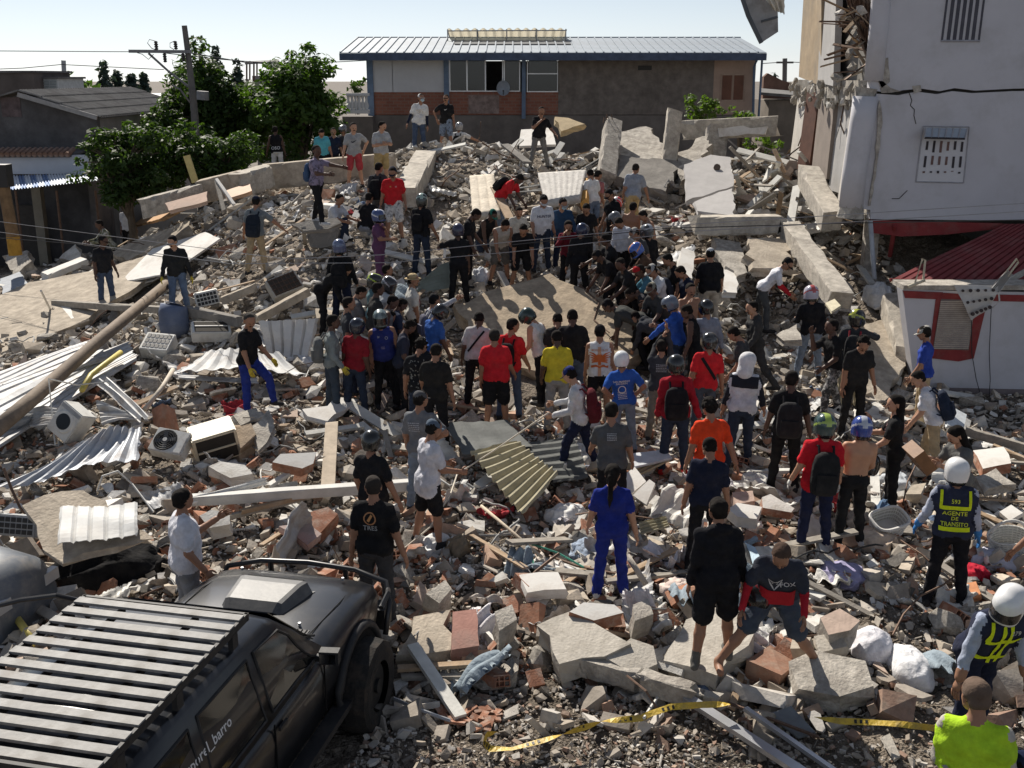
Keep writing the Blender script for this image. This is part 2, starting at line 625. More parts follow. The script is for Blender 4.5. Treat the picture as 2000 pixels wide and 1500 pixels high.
 # posts, fascia, drain pipe
 for u in (719,868,1019):
  b = MB()
  vbox(b, u,110, u + 8,226 if u < 1000 else 232, Y - .12,.11)
  b.obj('post', blue, t, world=True)
 b = MB()
 vbox(b,1481,112,1491,232, Y - .6,.16)
 b.obj('post', blue, t, world=True)
 MB().tube([aty(1478,118, Y - .3), aty(1473,130, Y - .2), aty(1471,230, Y - .2)],.05,8).obj('drain_pipe', blue, t, world=True)
 xa, xb = aty(663,106,44.1).x, aty(1497,106,44.1).x
 za = aty(900,106,44.1).z
 zr = aty(900,76,49.5).z
 MB().box(((xa + xb) / 2,44.08, za - .1),(xb - xa,.1,.26)).obj('fascia', mat('blue_fascia',(.06,.085,.14),.6,.3,3,.1), t, world=True)
 n = 47
 dx = (xb - xa) / n
 sl = math.hypot(5.4, zr - za)
 pm = MB().box((dx / 2, sl / 2,0),(dx * .995, sl,.03)).box((.03, sl / 2,.035),(.05, sl,.04)).mesh('roof_panel', mat('pale_blue_zinc',(.27,.31,.35),.6,.15,1.5,.04,8, metal=.1, stain=(.24,.25,.26), stain_amt=.5, stain_scale=.5))
 an = math.atan2(zr - za,5.4)
 for i in range(n):
  place(pm, 'roof_panel', Vector((xa + i * dx,44.1, za + .05)) - Vector(t.location),(an,0,0), parent=t)
 MB().quad((xa,49.5, zr + .02),(xb,49.5, zr + .02),(xb,52.5, zr - .7),(xa,52.5, zr - .7),.05).obj('rear_roof', MATS['pale_blue_zinc'], t, world=True)
 MB().box(((xa + xb) / 2,49.5, zr + .06),(xb - xa + .05,.3,.05)).obj('ridge_cap', MATS['pale_blue_zinc'], t, world=True)
 MB().quad(aty(888,86,46.6), aty(1115,86,46.6), aty(1112,77,48.8), aty(882,77,48.8),.02).obj('roof_patch', mat('dark_roof_patch',(.13,.135,.14),.9,.3,2,.3), t, world=True)  # even dark quad on the roof sheets below the canopy
 # vent and dish
 b = MB()
 vbox(b,1246,128,1273,137, Y - .012,.02)
 b.obj('vent', BLACKP(), t, world=True)
 dsh = thing('satellite_dish', 'small grey satellite dish on the sill of the dark middle window', 'satellite dish', aty(983,172, Y - .35))
 V, Fc = [(0,0,0)],[]
 for j in range(1,4):
  for i in range(14):
   a = 2 * math.pi * i / 14
   V.append((.27 * j / 3 * math.cos(a),-.09 * (j / 3) ** 2,.3 * j / 3 * math.sin(a)))
 for i in range(14):
  Fc.append((0,1 + i,1 + (i + 1) % 14))
  for j in (0,1):
   Fc.append((1 + j * 14 + i,15 + j * 14 + i,15 + j * 14 + (i + 1) % 14,1 + j * 14 + (i + 1) % 14))
 MB().add(V, Fc).obj('reflector', mat('dish_grey',(.22,.25,.29),.5), dsh)
 MB().tube([(0,0,-.28),(0,-.35,-.12)],.015,6).box((0,-.36,-.1),(.06,.08,.06)).obj('feed_arm', BLACKP(), dsh)
 MB().tube([(0,.02,0),(0,.2,-.25)],.02,6).obj('bracket', BLACKP(), dsh)
 # canopy on the roof
 cy = thing('roof_canopy', 'corrugated plastic canopy on thin posts above the blue roof', 'canopy', aty(990,78,48.5))
 A, B = aty(873,58,48.2), aty(1107,57,48.2)
 D = Vector((0,1.6,-.28))
 sheet('canopy_sheet',(A, B, B + D, A + D), leaf_mat('clear_plastic',(.55,.53,.47),.75,(.75,.72,.64)),14,.05, 'u',.01,3,.01, cy,2, world=True)
 fr = MB()
 for i in range(5):
  p = A.lerp(B,(i + .02) / 4.05)
  fr.tube([p,(p.x, p.y, zr - .3)],.025,6).tube([p + D,(p.x + .1, p.y + 1.6, zr - .3)],.025,6).tube([p, p + D],.022,6)
 fr.tube([A - Vector((0,0,.05)), B - Vector((0,0,.05))],.025,6)
 fr.obj('posts', mat('rail_paint',(.3,.3,.3),.6), cy, world=True)
 # balustrade of the side terrace
 bl = thing('balustrade', 'white concrete balustrade on the terrace beside the blue-roofed house', 'balustrade', aty(700,220,44))
 wm = mat('white_concrete',(.55,.56,.57),.85,.1,3,.1)
 vbox(MB(),676,182,721,187,43.9,.25).obj('rail', wm, bl, world=True)
 vbox(MB(),676,215,721,222,43.9,.25).obj('rail', wm, bl, world=True)
 z0, z1 = aty(700,215,44).z, aty(700,187,44).z
 hh = z1 - z0
 me = MB().tube([(0,0,0),(0,0, hh * .08),(0,0, hh * .3),(0,0, hh * .7),(0,0, hh * .92),(0,0, hh)],[.08,.06,.1,.045,.06,.08],8).mesh('baluster', wm, True)
 for i in range(6):
  p = aty(681 + i * 7,215,44)
  place(me, 'baluster', Vector((p.x,44.02, z0)) - Vector(bl.location), parent=bl)
 MB().box((aty(698,230,44).x,45.2, z0 / 2 - .1),(1.2,2.4, z0 - .3)).obj('terrace_base', MATS['dark_grey_render'], bl, world=True)

def left_houses():
 Y = 36.0
 t = thing('house', 'dark rendered gable house with grey corrugated roof behind the low tree', 'house',(-16, Y,0))
 dk = mat('dark_render',(.12,.115,.115),.95,.35,1.2,.4,14, stain=(.06,.055,.055), stain_amt=.8, stain_scale=.5)
 rg, ev = aty(42,178, Y), aty(196,223, Y)
 back = 46.5
 b = MB()
 poly = [(rg.x - 5,0),(ev.x - .15,0),(ev.x - .15, ev.z - .05),(rg.x, rg.z - .08),(rg.x - 5, rg.z - 1.4)]
 b.prism(poly,.25, Matrix(((1,0,0,0),(0,0,-1, Y + .3),(0,1,0,0),(0,0,0,1))))
 b.obj('gable_wall', dk, t, world=True)
 MB().box((ev.x - .28,(Y + back) / 2 + .2, ev.z / 2 - .1),(.22, back - Y - .2, ev.z - .1)).obj('side_wall', mat('pale_render',(.24,.23,.22),.95,.2,1.5,.2), t, world=True)
 rf = thing('roof', None, None)
 rf.parent = t
 rm = mat('fibre_roof',(.16,.155,.15),.95,.3,2.5,.2, stain=(.08,.075,.07), stain_amt=.7, stain_scale=.8)
 rows = 4
 for i in range(rows):
  a0, a1 = i / rows,(i + 1) / rows
  p0, p1 = rg.lerp(ev, a0), rg.lerp(ev, a1 + .03)
  for k_ in range(3):
   y0, y1 = Y - .3 + k_ * (back - Y) / 3, Y - .3 + (k_ + 1.02) * (back - Y) / 3
   o = sheet('roof_sheet',((p0.x, y0, p0.z + .02 - .025 * i),(p0.x, y1, p0.z + .02 - .025 * i),(p1.x, y1, p1.z + .03 - .025 * i),(p1.x, y0, p1.z + .03 - .025 * i)), rm,16,.03, 'u',.0, i,.015, rf,2, world=False)
   o.location = -Vector(t.location)
 o = MB().quad((rg.x, Y - .3, rg.z),(rg.x - 5, Y - .3, rg.z - 1.4),(rg.x - 5, back, rg.z - 1.4),(rg.x, back, rg.z),.05).obj('roof_slope', rm, rf)
 o.location = -Vector(t.location)
 o = MB().box(((rg.x + ev.x) / 2, Y - .32,(rg.z + ev.z) / 2 - .1),(math.hypot(rg.x - ev.x, rg.z - ev.z),.06,.14),(0, math.atan2(rg.z - ev.z, ev.x - rg.x),0)).obj('barge_board', mat('old_board',(.32,.31,.3),.9), rf)
 o.location = -Vector(t.location)
 # faded window opening on the gable
 b = MB()
 vbox(b,5,190,38,228, Y + .03,.03)
 b.obj('blocked_window', mat('faded_red',(.13,.1,.1),.95,.4,3,.3), t, world=True)
 # the shop in front
 Ys = 34.4
 s = thing('shop', 'low white shop with tiled eave and shaded open front at the street edge', 'shop',(-15, Ys,0))
 xl, xr = aty(-80,340, Ys).x, aty(176,340, Ys).x
 zt, zb = aty(100,303, Ys).z, aty(100,340, Ys).z
 wm = mat('shop_white',(.5,.53,.58),.9,.1,1.5,.1)
 MB().box(((xl + xr) / 2, Ys + .1,(zt + zb) / 2),(xr - xl,.2, zt - zb)).obj('parapet', wm, s, world=True)
 tile = MB().tube([(0,0,0),(0,.55,.14)],[.085,.075],7).mesh('roof_tile', mat('old_tile',(.2,.12,.085),.95,.3,5,.2, stain=(.3,.28,.26), stain_amt=.6))
 x = xl
 while x < aty(140,303, Ys).x:
  place(tile, 'roof_tile', Vector((x, Ys - .25, zt + .03)) - Vector(s.location), parent=s)
  x += .17
 MB().quad((xl, Ys - .2, zt),(aty(140,303, Ys).x, Ys - .2, zt),(aty(140,303, Ys).x, Ys + 1.7, zt + .1),(xl, Ys + 1.7, zt + .1),.06).obj('roof', dk, s, world=True)
 cream = mat('cream_column',(.22,.2,.16),.9,.15,3,.1)
 for u in (72,):
  p = aty(u,400, Ys)
  MB().box((p.x, Ys + .16, zb / 2),(.28,.28, zb)).obj('column', cream, s, world=True)
 MB().box(((xl + xr) / 2, Ys + 1.6, zb / 2 + .3),(xr - xl,.2, zb + .6)).box((xl + .1, Ys + .85, zb / 2),(.2,1.4, zb)).box(((xl + xr) / 2, Ys + .85, zb + .2),(xr - xl,1.4,.1)).box((xr - .1, Ys + .85, zb / 2),(.18,1.3, zb)).obj('inner_walls', dk, s, world=True)
 MB().box((aty(40,430, Ys + .6).x, Ys + .7,1.05),(.95,.06,2.1)).obj('door', mat('dark_door',(.05,.045,.04),.7), s, world=True)
 aw = thing('awning', 'striped blue and white corrugated awning over the shop front', 'awning',(-14, Ys - 1, zb))
 A, B = aty(12,344, Ys - .02), aty(183,338, Ys - .02)
 Cc, D = aty(193,352, Ys - 2.0), aty(82,377, Ys - 2.0)
 D = aty(18,371, Ys - 2.0)
 n = 15
 wh, bl2 = mat('awning_white',(.62,.66,.72),.6,.1,2,0, metal=.2), mat('awning_blue',(.16,.24,.42),.5,.1,2,0, metal=.2)
 for i in range(n):
  f0, f1 = i / n,(i + 1) / n
  o = sheet('awning_strip',(A.lerp(B, f0), A.lerp(B, f1), D.lerp(Cc, f1), D.lerp(Cc, f0)), wh if i % 2 or i > 7 else bl2,2,.02, 'u',0, i,.01, aw,2)
 for u in (30,110,186):
  p = aty(u,372, Ys - 1.9)
  MB().tube([(p.x, p.y, p.z),(p.x, p.y,0)],.035,6).obj('awning_post', RUST(), aw, world=True)
 # blocks behind
 b2 = thing('house', 'brown flat-topped block rising behind the gable house', 'house',(-22,48,0))
 o = MB()
 vbox(o,-60,141,64,420,48,4)
 o.obj('walls', mat('brown_block',(.1,.085,.078),.95,.3,1,.2), b2, world=True)
 o = MB()
 vbox(o,-60,138,66,142,47.9,4.2)
 o.obj('roof_edge', dk, b2, world=True)
 b3 = thing('house', 'small white louvred rooftop room beside the brown block', 'house',(-20,49,0))
 o = MB()
 vbox(o,64,153,111,420,49,3)
 o.obj('walls', mat('louvre_white',(.45,.47,.47),.8), b3, world=True)
 for i in range(3):
  for j in range(5):
   o = MB()
   vbox(o,67 + i * 15,158 + j * 5,79 + i * 15,161 + j * 5,48.95,.05)
   o.obj('louvre_slat', mat('louvre_grey',(.3,.33,.33),.7), b3, world=True)
 o = MB()
 vbox(o,62,150,113,154,48.9,3.2)
 o.obj('roof', MATS['fibre_roof'], b3, world=True)
 b4 = thing('house', 'far low house with bright sheet roof between the trees', 'house',(-25,70,0))
 o = MB()
 vbox(o,200,190,330,260,70,6)
 o.obj('walls', MATS['pale_render'], b4, world=True)
 MB().quad(aty(196,190,69.5), aty(335,190,69.5), aty(330,182,77), aty(200,182,77),.1).obj('roof', mat('bright_roof',(.5,.5,.5),.5,.1,1,0), b4, world=True)
 b5 = thing('roof_terrace', 'thin steel frame of a roof terrace between the two trees', 'terrace frame',(-14,60,0))
 o = MB()
 for u in (482,496,530):
  o.tube([aty(u,121,60), aty(u,170,60)],.05,5)
  o.tube([aty(u + 6,119,64), aty(u + 6,170,64)],.05,5)
 o.obj('steel_posts', RUST(), b5, world=True)
 MB().quad(aty(478,123,59.8), aty(545,119,59.8), aty(545,116,65), aty(480,120,65),.08).obj('roof_deck', MATS['pale_render'], b5, world=True)
 o = MB()
 vbox(o,504,148,560,330,60,5)
 o.obj('walls', MATS['pale_render'], b5, world=True)
 # between the blue roof and the cracked building
 b6 = thing('house', 'weathered brown-walled house seen between the blue roof and the cracked building', 'house',(13,52,0))
 o = MB()
 vbox(o,1488,196,1600,420,50,4)
 o.obj('front_wall', mat('beige_far',(.2,.17,.14),.95,.3,1,.3), b6, world=True)
 MB().quad(aty(1484,180,49.6), aty(1610,190,49.6), aty(1610,183,53), aty(1484,172,53),.12).obj('eave_roof', MATS['fibre_roof'], b6, world=True)
 pl = [aty(1492,150,54), aty(1500,143,54), aty(1530,158,54), aty(1560,166,54), aty(1620,172,54)]
 b = MB()
 b.prism([(p.x, p.z) for p in pl] + [(pl[-1].x,0),(pl[0].x,0)],.4, Matrix(((1,0,0,0),(0,0,-1,54.4),(0,1,0,0),(0,0,0,1))))
 b.obj('brick_gable', mat('far_brick',(.17,.1,.075),.95,.3,2,.2), b6, world=True)

def cracked_building():
 Y = 23.5
 t = thing('apartment_building', 'cracked white apartment block leaning over its crushed ground floor', 'building',(11, Y,3))
 wht = mat('white_wall',(.50,.495,.525),.9,.05,1.2,.06,10, stain=(.36,.35,.345), stain_amt=.5, stain_scale=.9)
 raw = CONC()
 W = lambda: None
 # front wall of two storeys, each a separate leaning sheet
 def wall(name, cs, Y, th, m, parent=t, jag=None):
  pts = [aty(u, v, Y) for u, v in cs]
  b = MB()
  b.prism([(p.x, p.z) for p in pts], th, Matrix(((1,0,0,0),(0,0,1, Y),(0,1,0,0),(0,0,0,1))))
  return b.obj(name, m, parent, world=True)
 def jagged(c, n=4, amp=5, seed=1, closed_edges=None):
  r = np.random.default_rng(seed)
  out = []
  for i in range(len(c)):
   a, b = np.array(c[i], float), np.array(c[(i + 1) % len(c)], float)
   L = np.linalg.norm(b - a)
   k_ = max(1, int(L / 14)) if closed_edges is None or i in closed_edges else 1
   for j in range(k_):
    p = a + (b - a) * j / k_
    if j:
     d = (b - a) / L
     p = p + np.array([-d[1], d[0]]) * r.uniform(-amp, amp)
    out.append(tuple(p))
  return out
 lower = [(1712,183),(1690,260),(1668,352),(1648,404),(1700,410),(1700,428),(2600,436),(2600,170),(1980,178),(1900,182),(1860,178),(1830,184),(1790,179),(1755,186)]
 wall('lower_front_wall', lower[::-1], Y,.25, wht)
 upper = [(1700,176),(1735,181),(1765,176),(1800,173),(1835,178),(1865,172),(1905,177),(1980,173),(2600,164),(2600,-260),(1742,-260),(1731,-60),(1718,40),(1706,120)]
 wall('upper_front_wall', upper[::-1], Y - .03,.25, wht)
 wall('crack_backing',[(1715,190),(2600,178),(2600,160),(1715,168)], Y + .14,.1, mat('crack_dark',(.06,.055,.05),.95))
 # rounded corner columns
 for pts, r_, n_ in (([(1690,188),(1684,240),(1670,330),(1662,404)],.26, 'corner_column'),([(1728,-260),(1724,-40),(1716,60),(1706,158)],.2, 'corner_column')):
  MB().tube([aty(u, v, Y + .06) for u, v in pts], r_,12).obj(n_, wht, t, smooth=True, world=True)
 MB().tube([aty(1692,172, Y + .1), aty(1688,190, Y + .1)],[.25,.2],9).obj('broken_joint', raw, t, world=True)
 MB().tube([aty(1664,396, Y + .05), aty(1660,425, Y + .05)],[.24,.3],9).obj('broken_joint', raw, t, world=True)
 # patches of lost plaster, a drawn shadow line, and thin cracks as slightly sunk dark strips on the wall
 for k_, pts in enumerate(([(1776,182),(1781,196),(1778,206),(1786,214),(1785,226),(1789,242)],[(1772,372),(1756,388),(1742,388)],[(1734,8),(1728,40),(1732,66),(1722,100),(1728,120)])):
  b = MB()
  yy = Y - (.004 if k_ < 2 else .034)
  for a, c_ in zip(pts[:-1], pts[1:]):
   p, q = aty(*a, yy), aty(*c_, yy)
   b.tube([p, q],.009 if k_ < 2 else .016,4)
  b.obj('wall_crack', MATS['crack_dark'], t, world=True)
 for k_, c_ in enumerate(([(1716,118),(1735,112),(1738,160),(1722,172),(1712,150)],[(1782,168),(1798,166),(1800,178),(1786,182)],[(1712,150),(1740,172),(1760,178),(1722,182)],[(1718,196),(1724,240),(1712,330),(1700,402),(1696,402),(1708,320),(1714,240)],[(1722,30),(1730,34),(1727,80),(1720,96)])):  # long left edge strip puts the corner's shadow line into grey concrete
  wall('bare_and_shadow_patch', jagged(c_, seed=k_, amp=2)[::-1], Y - .045,.03, raw)
 # lower window: recess, plate with slots, open sash
 wn = thing('window', None, None)
 wn.parent = t
 loc0 = -Vector(t.location)
 Yw = Y - .015
 cs = [(1803,247),(1893,248),(1882,357),(1789,355)]
 pp = [aty(u, v, Yw) for u, v in cs]
 def strip_on(parent, a, b_, w_, m, name, yy):
  A, B = aty(*a, yy), aty(*b_, yy)
  MB().tube([A, B], w_,4).obj(name, m, parent).location = loc0
 for i in range(4):
  strip_on(wn, cs[i], cs[(i + 1) % 4],.014, mat('window_trim',(.33,.33,.35),.7), 'window_frame', Yw)
 b = MB()
 b.prism([(p.x, p.z) for p in pp][::-1],.02, Matrix(((1,0,0,0),(0,0,1, Yw + .008),(0,1,0,0),(0,0,0,1))))
 b.obj('block_panel', mat('white_block',(.56,.56,.58),.8,.06,4,.1), wn).location = loc0
 def q_at(s, tt):
  a = np.array(cs, float)
  return tuple((a[0] * (1 - s) + a[1] * s) * (1 - tt) + (a[3] * (1 - s) + a[2] * s) * tt)
 slot = mat('slot_dark',(.05,.045,.05),.9)
 sk = mat('slot_rust',(.16,.1,.09),.9)
 r = np.random.default_rng(5)
 for row,(t0, t1) in enumerate(((.26,.47),(.53,.74),(.8,.86))):
  for i in range(6):
   s = .14 + i * .15
   a, c_ = q_at(s, t0 + r.uniform(-.01,.01)), q_at(s, t1 - r.uniform(0,.06))
   A, B = aty(*a, Yw - .004), aty(*c_, Yw - .004)
   wd = .024
   MB().quad((A.x - wd, A.y, A.z),(B.x - wd, B.y, B.z),(B.x + wd, B.y, B.z),(A.x + wd, A.y, A.z),.01).obj('slot', sk if r.random() < .25 else slot, wn).location = loc0
 b = MB()
 A, B = aty(1808,250, Y - .05), aty(1889,251, Y - .05)
 Cc, D = aty(1884,271, Y - .32), aty(1806,269, Y - .32)
 b.quad(D, Cc, B, A,.03)
 b.obj('open_sash', mat('sash_glass',(.33,.37,.42),.25,.1,3,0, spec=.5), wn).location = loc0
 for i in range(7):
  p, q = A.lerp(B, i / 6), D.lerp(Cc, i / 6)
  MB().tube([p - Vector((0,.01,0)), q - Vector((0,.01,0))],.016,4).obj('sash_bar', MATS['window_trim'], wn).location = loc0
 MB().tube([D, Cc],.022,5).obj('sash_bar', slot, wn).location = loc0
 # upper window: slit openings
 w2 = thing('window', None, None)
 w2.parent = t
 for i in range(7):
  f = i / 6
  a, c_ = (1852 + 72 * f,-16),(1840 + 78 * f - 6 * f,79)
  A, B = aty(*a, Y - .045), aty(*c_, Y - .045)
  wd = .035 if i not in (0,6) else .02
  MB().quad((A.x - wd, A.y, A.z),(B.x - wd, B.y, B.z),(B.x + wd, B.y, B.z),(A.x + wd, A.y, A.z),.012).obj('slot', mat('slot_grey',(.07,.07,.085),.8), w2).location = loc0
 strip_on(w2,(1838,80),(1914,80),.025, MATS['window_trim'], 'sill', Y - .04)
 # storey slabs and inner walls behind the torn left flank, open towards the heap
 def inner(name, cs, y0, y1, m, th=.15):
  """wall panel receding from depth y0 (first two corners) to y1 (last two)"""
  a, b_, c_, d = [aty(u, v, y) for (u, v), y in zip(cs,(y0, y0, y1, y1))]
  return MB().quad(a, b_, c_, d, th).obj(name, m, t, world=True)
 tan = mat('ochre_wall',(.34,.26,.17),.9,.2,2,.2, stain=(.22,.19,.15), stain_amt=.6)
 gry = mat('grey_wall',(.36,.35,.34),.9,.12,2,.15)
 brn = mat('brown_door',(.10,.045,.03),.7,.2,4,.1)
 pale = mat('pale_wall',(.5,.47,.43),.9,.12,2,.15)
 inner('inner_wall',[(1604,168),(1604,-200),(1581,-200),(1560,150)],28.5,31.5, tan)
 inner('inner_wall',[(1627,168),(1640,-200),(1612,-200),(1592,160)],26,29.5, gry)
 inner('inner_wall',[(1700,160),(1718,-200),(1640,-200),(1622,160)],24.2,27.5, mat('dark_grey_wall',(.2,.19,.175),.9,.2,2,.2))  # even dark grey inner wall
 inner('inner_wall',[(1574,330),(1596,175),(1560,175),(1540,330)],29.5,31.5, pale,.1)
 inner('inner_wall',[(1560,330),(1583,200),(1560,200),(1543,330)],30.9,31.6, gry,.1)
 inner('door',[(1580,330),(1600,180),(1576,180),(1556,330)],28.6,29.4, brn,.08)
 inner('inner_wall',[(1614,350),(1632,180),(1602,180),(1584,340)],27,28.4, mat('taupe_wall',(.26,.22,.19),.9,.15,2,.15),.1)
 inner('inner_wall',[(1648,380),(1668,185),(1640,185),(1618,370)],25.5,27, gry,.1)
 inner('inner_wall',[(1648,400),(1690,190),(1664,200),(1636,390)],24.3,25.2, pale,.12)
 # rear wall of the shell closing the back, floor slabs
 X0, X1 = aty(1556,180,31.5).x, aty(2600,180, Y).x
 zf = aty(1600,166,28).z
 edge = []
 r = np.random.default_rng(8)
 p0, p1 = aty(1556,165,31.6), aty(1702,172, Y + .25)
 for i in range(15):
  p = p0.lerp(p1, i / 14)
  edge.append((p.x + r.uniform(-.18,.12), p.y))
 b = MB()
 b.prism(edge + [(X1, Y + .27),(X1,31.8)],.42, Matrix.Translation((0,0, zf - .3)))
 b.obj('floor_slab', raw, t, world=True)
 b = MB()
 b.prism([(x + .15, y) for x, y in edge] + [(X1, Y + .27),(X1,31.8)],.3, Matrix.Translation((0,0, aty(1600,-190,28).z)))
 b.obj('floor_slab', raw, t, world=True)
 b = MB()
 zb = aty(1700,425, Y).z
 b.prism([(x + .5, y) for x, y in edge] + [(X1, Y + .27),(X1,31.8)],.3, Matrix.Translation((0,0, zb - .1)))
 b.obj('floor_slab', raw, t, world=True)
 MB().box(((X0 + 2 + X1) / 2,31.75,5.5),(X1 - X0 - 2,.2,11)).box((X1 - .1,27.5,5.5),(.2,8,11)).obj('rear_wall', MATS['dark_grey_wall'], t, world=True)
 # torn edge: hanging lumps of concrete, rods, rusty roof sheets and timber
 r = np.random.default_rng(9)
 for i in range(110):
  f = r.uniform(0,1)
  p = p0.lerp(p1, f) + Vector((r.uniform(-.25,.15), r.uniform(-.2,.3), r.uniform(-.5,.15)))
  q_ = r.uniform(.04,.11)
  place(rand_chunk(r), 'concrete_fragment', p - Vector(t.location),(r.uniform(-.4,.4), r.uniform(-.4,.4), r.uniform(0,6)),(q_, q_, q_ * r.uniform(1,3.2)), parent=t)
 for i in range(60):
  u, v = r.uniform(1628,1702), r.uniform(-30,158)
  p = aty(u, v, r.uniform(23.9,25.2))
  if i % 3 == 0:
   place(rand_chunk(r), 'concrete_fragment', p - Vector(t.location),(r.uniform(0,6), r.uniform(0,6), r.uniform(0,6)), r.uniform(.05,.17), parent=t)
  else:
   MB().box((0,0,0),(r.uniform(.3,1.1), r.uniform(.03,.1),.02),(r.uniform(-.5,.5), r.uniform(-.9,.9), r.uniform(-1,1))).obj('splintered_board',[WOOD(), RUST(), CONC(), RUST()][i % 4], t, loc=p - Vector(t.location))
 for i in range(9):
  a = [(1648 + i * 4,-14 + i * 13 + r.uniform(-8,8)),(1704 - i,-6 + i * 15),(1708 - 2 * i,40 + i * 13),(1660 + i * 5,14 + i * 13)]
  sheet('rusty_sheet',[aty(u, v,24.5 - .1 * (i % 5)) for u, v in a], mat('rust_sheet',(.12,.075,.055),.8,.3,4,.1, stain=(.3,.27,.24), stain_amt=.6, stain_scale=3),6,.04, 'u',.05, i,.01, t,6,.03)
 for i in range(16):
  u = r.uniform(1556,1690)
  y = 31.5 + (u - 1556) / 140 * (24 - 31.5)
  v = 172 + r.uniform(-4,10)
  p = aty(u, v, y - .1)
  L = r.uniform(.3,1.6)
  MB().tube([p, p + Vector((r.uniform(-.1,.1), r.uniform(-.1,0),-L * .5)), p + Vector((r.uniform(-.3,.3), r.uniform(-.2,.1),-L))], r.choice([.012,.018]),5).obj('hanging_rod', RUST() if i % 2 else mat('cable_grey',(.25,.25,.24),.7), t, world=True)
 # crushed ground floor: red band, shutters, posts
 redp = mat('red_paint',(.21,.03,.03),.75,.2,3,.15, stain=(.2,.1,.085), stain_amt=.55, stain_scale=2.5)
 wall('red_band',[(1703,430),(1962,437),(1960,446),(1850,458),(1760,462),(1704,455)][::-1], Y - .05,.2, redp)
 MB().tube([aty(1700,432, Y - .2), aty(1708,545, Y - .6)],.05,8).obj('drain_pipe', mat('grey_pvc',(.33,.35,.38),.5), t, world=True)
 MB().tube([aty(1748,440, Y - .1), aty(1738,500, Y + .4)],.05,6).obj('bent_post', redp, t, world=True)
 MB().box((aty(1700,470, Y + .9).x, Y + .9,1.6),(.28,.28,3.0)).obj('pier', raw, t, world=True)
 # red sheet roof sliding off the front
 A, B = aty(1962,436, Y - .1), aty(2250,436, Y - .1)
 D, Cc = aty(1738,546,20.9), aty(2250,566,20.6)
 cr = thing('fallen_awning', 'dark red corrugated awning roof slumped below the cracked white wall', 'awning', D)
 sheet('roof_sheet',(A, B, Cc, D), mat('maroon_sheet',(.18,.032,.034),.7,.2,2,.06, stain=(.24,.12,.11), stain_amt=.5, stain_scale=1.5),26,.028, 'u',.015,2,.01, cr,10, prof='rib')
 MB().tube([D, D.lerp(Cc,.5), Cc],.03,6).obj('edge_trim', redp, cr, world=True)

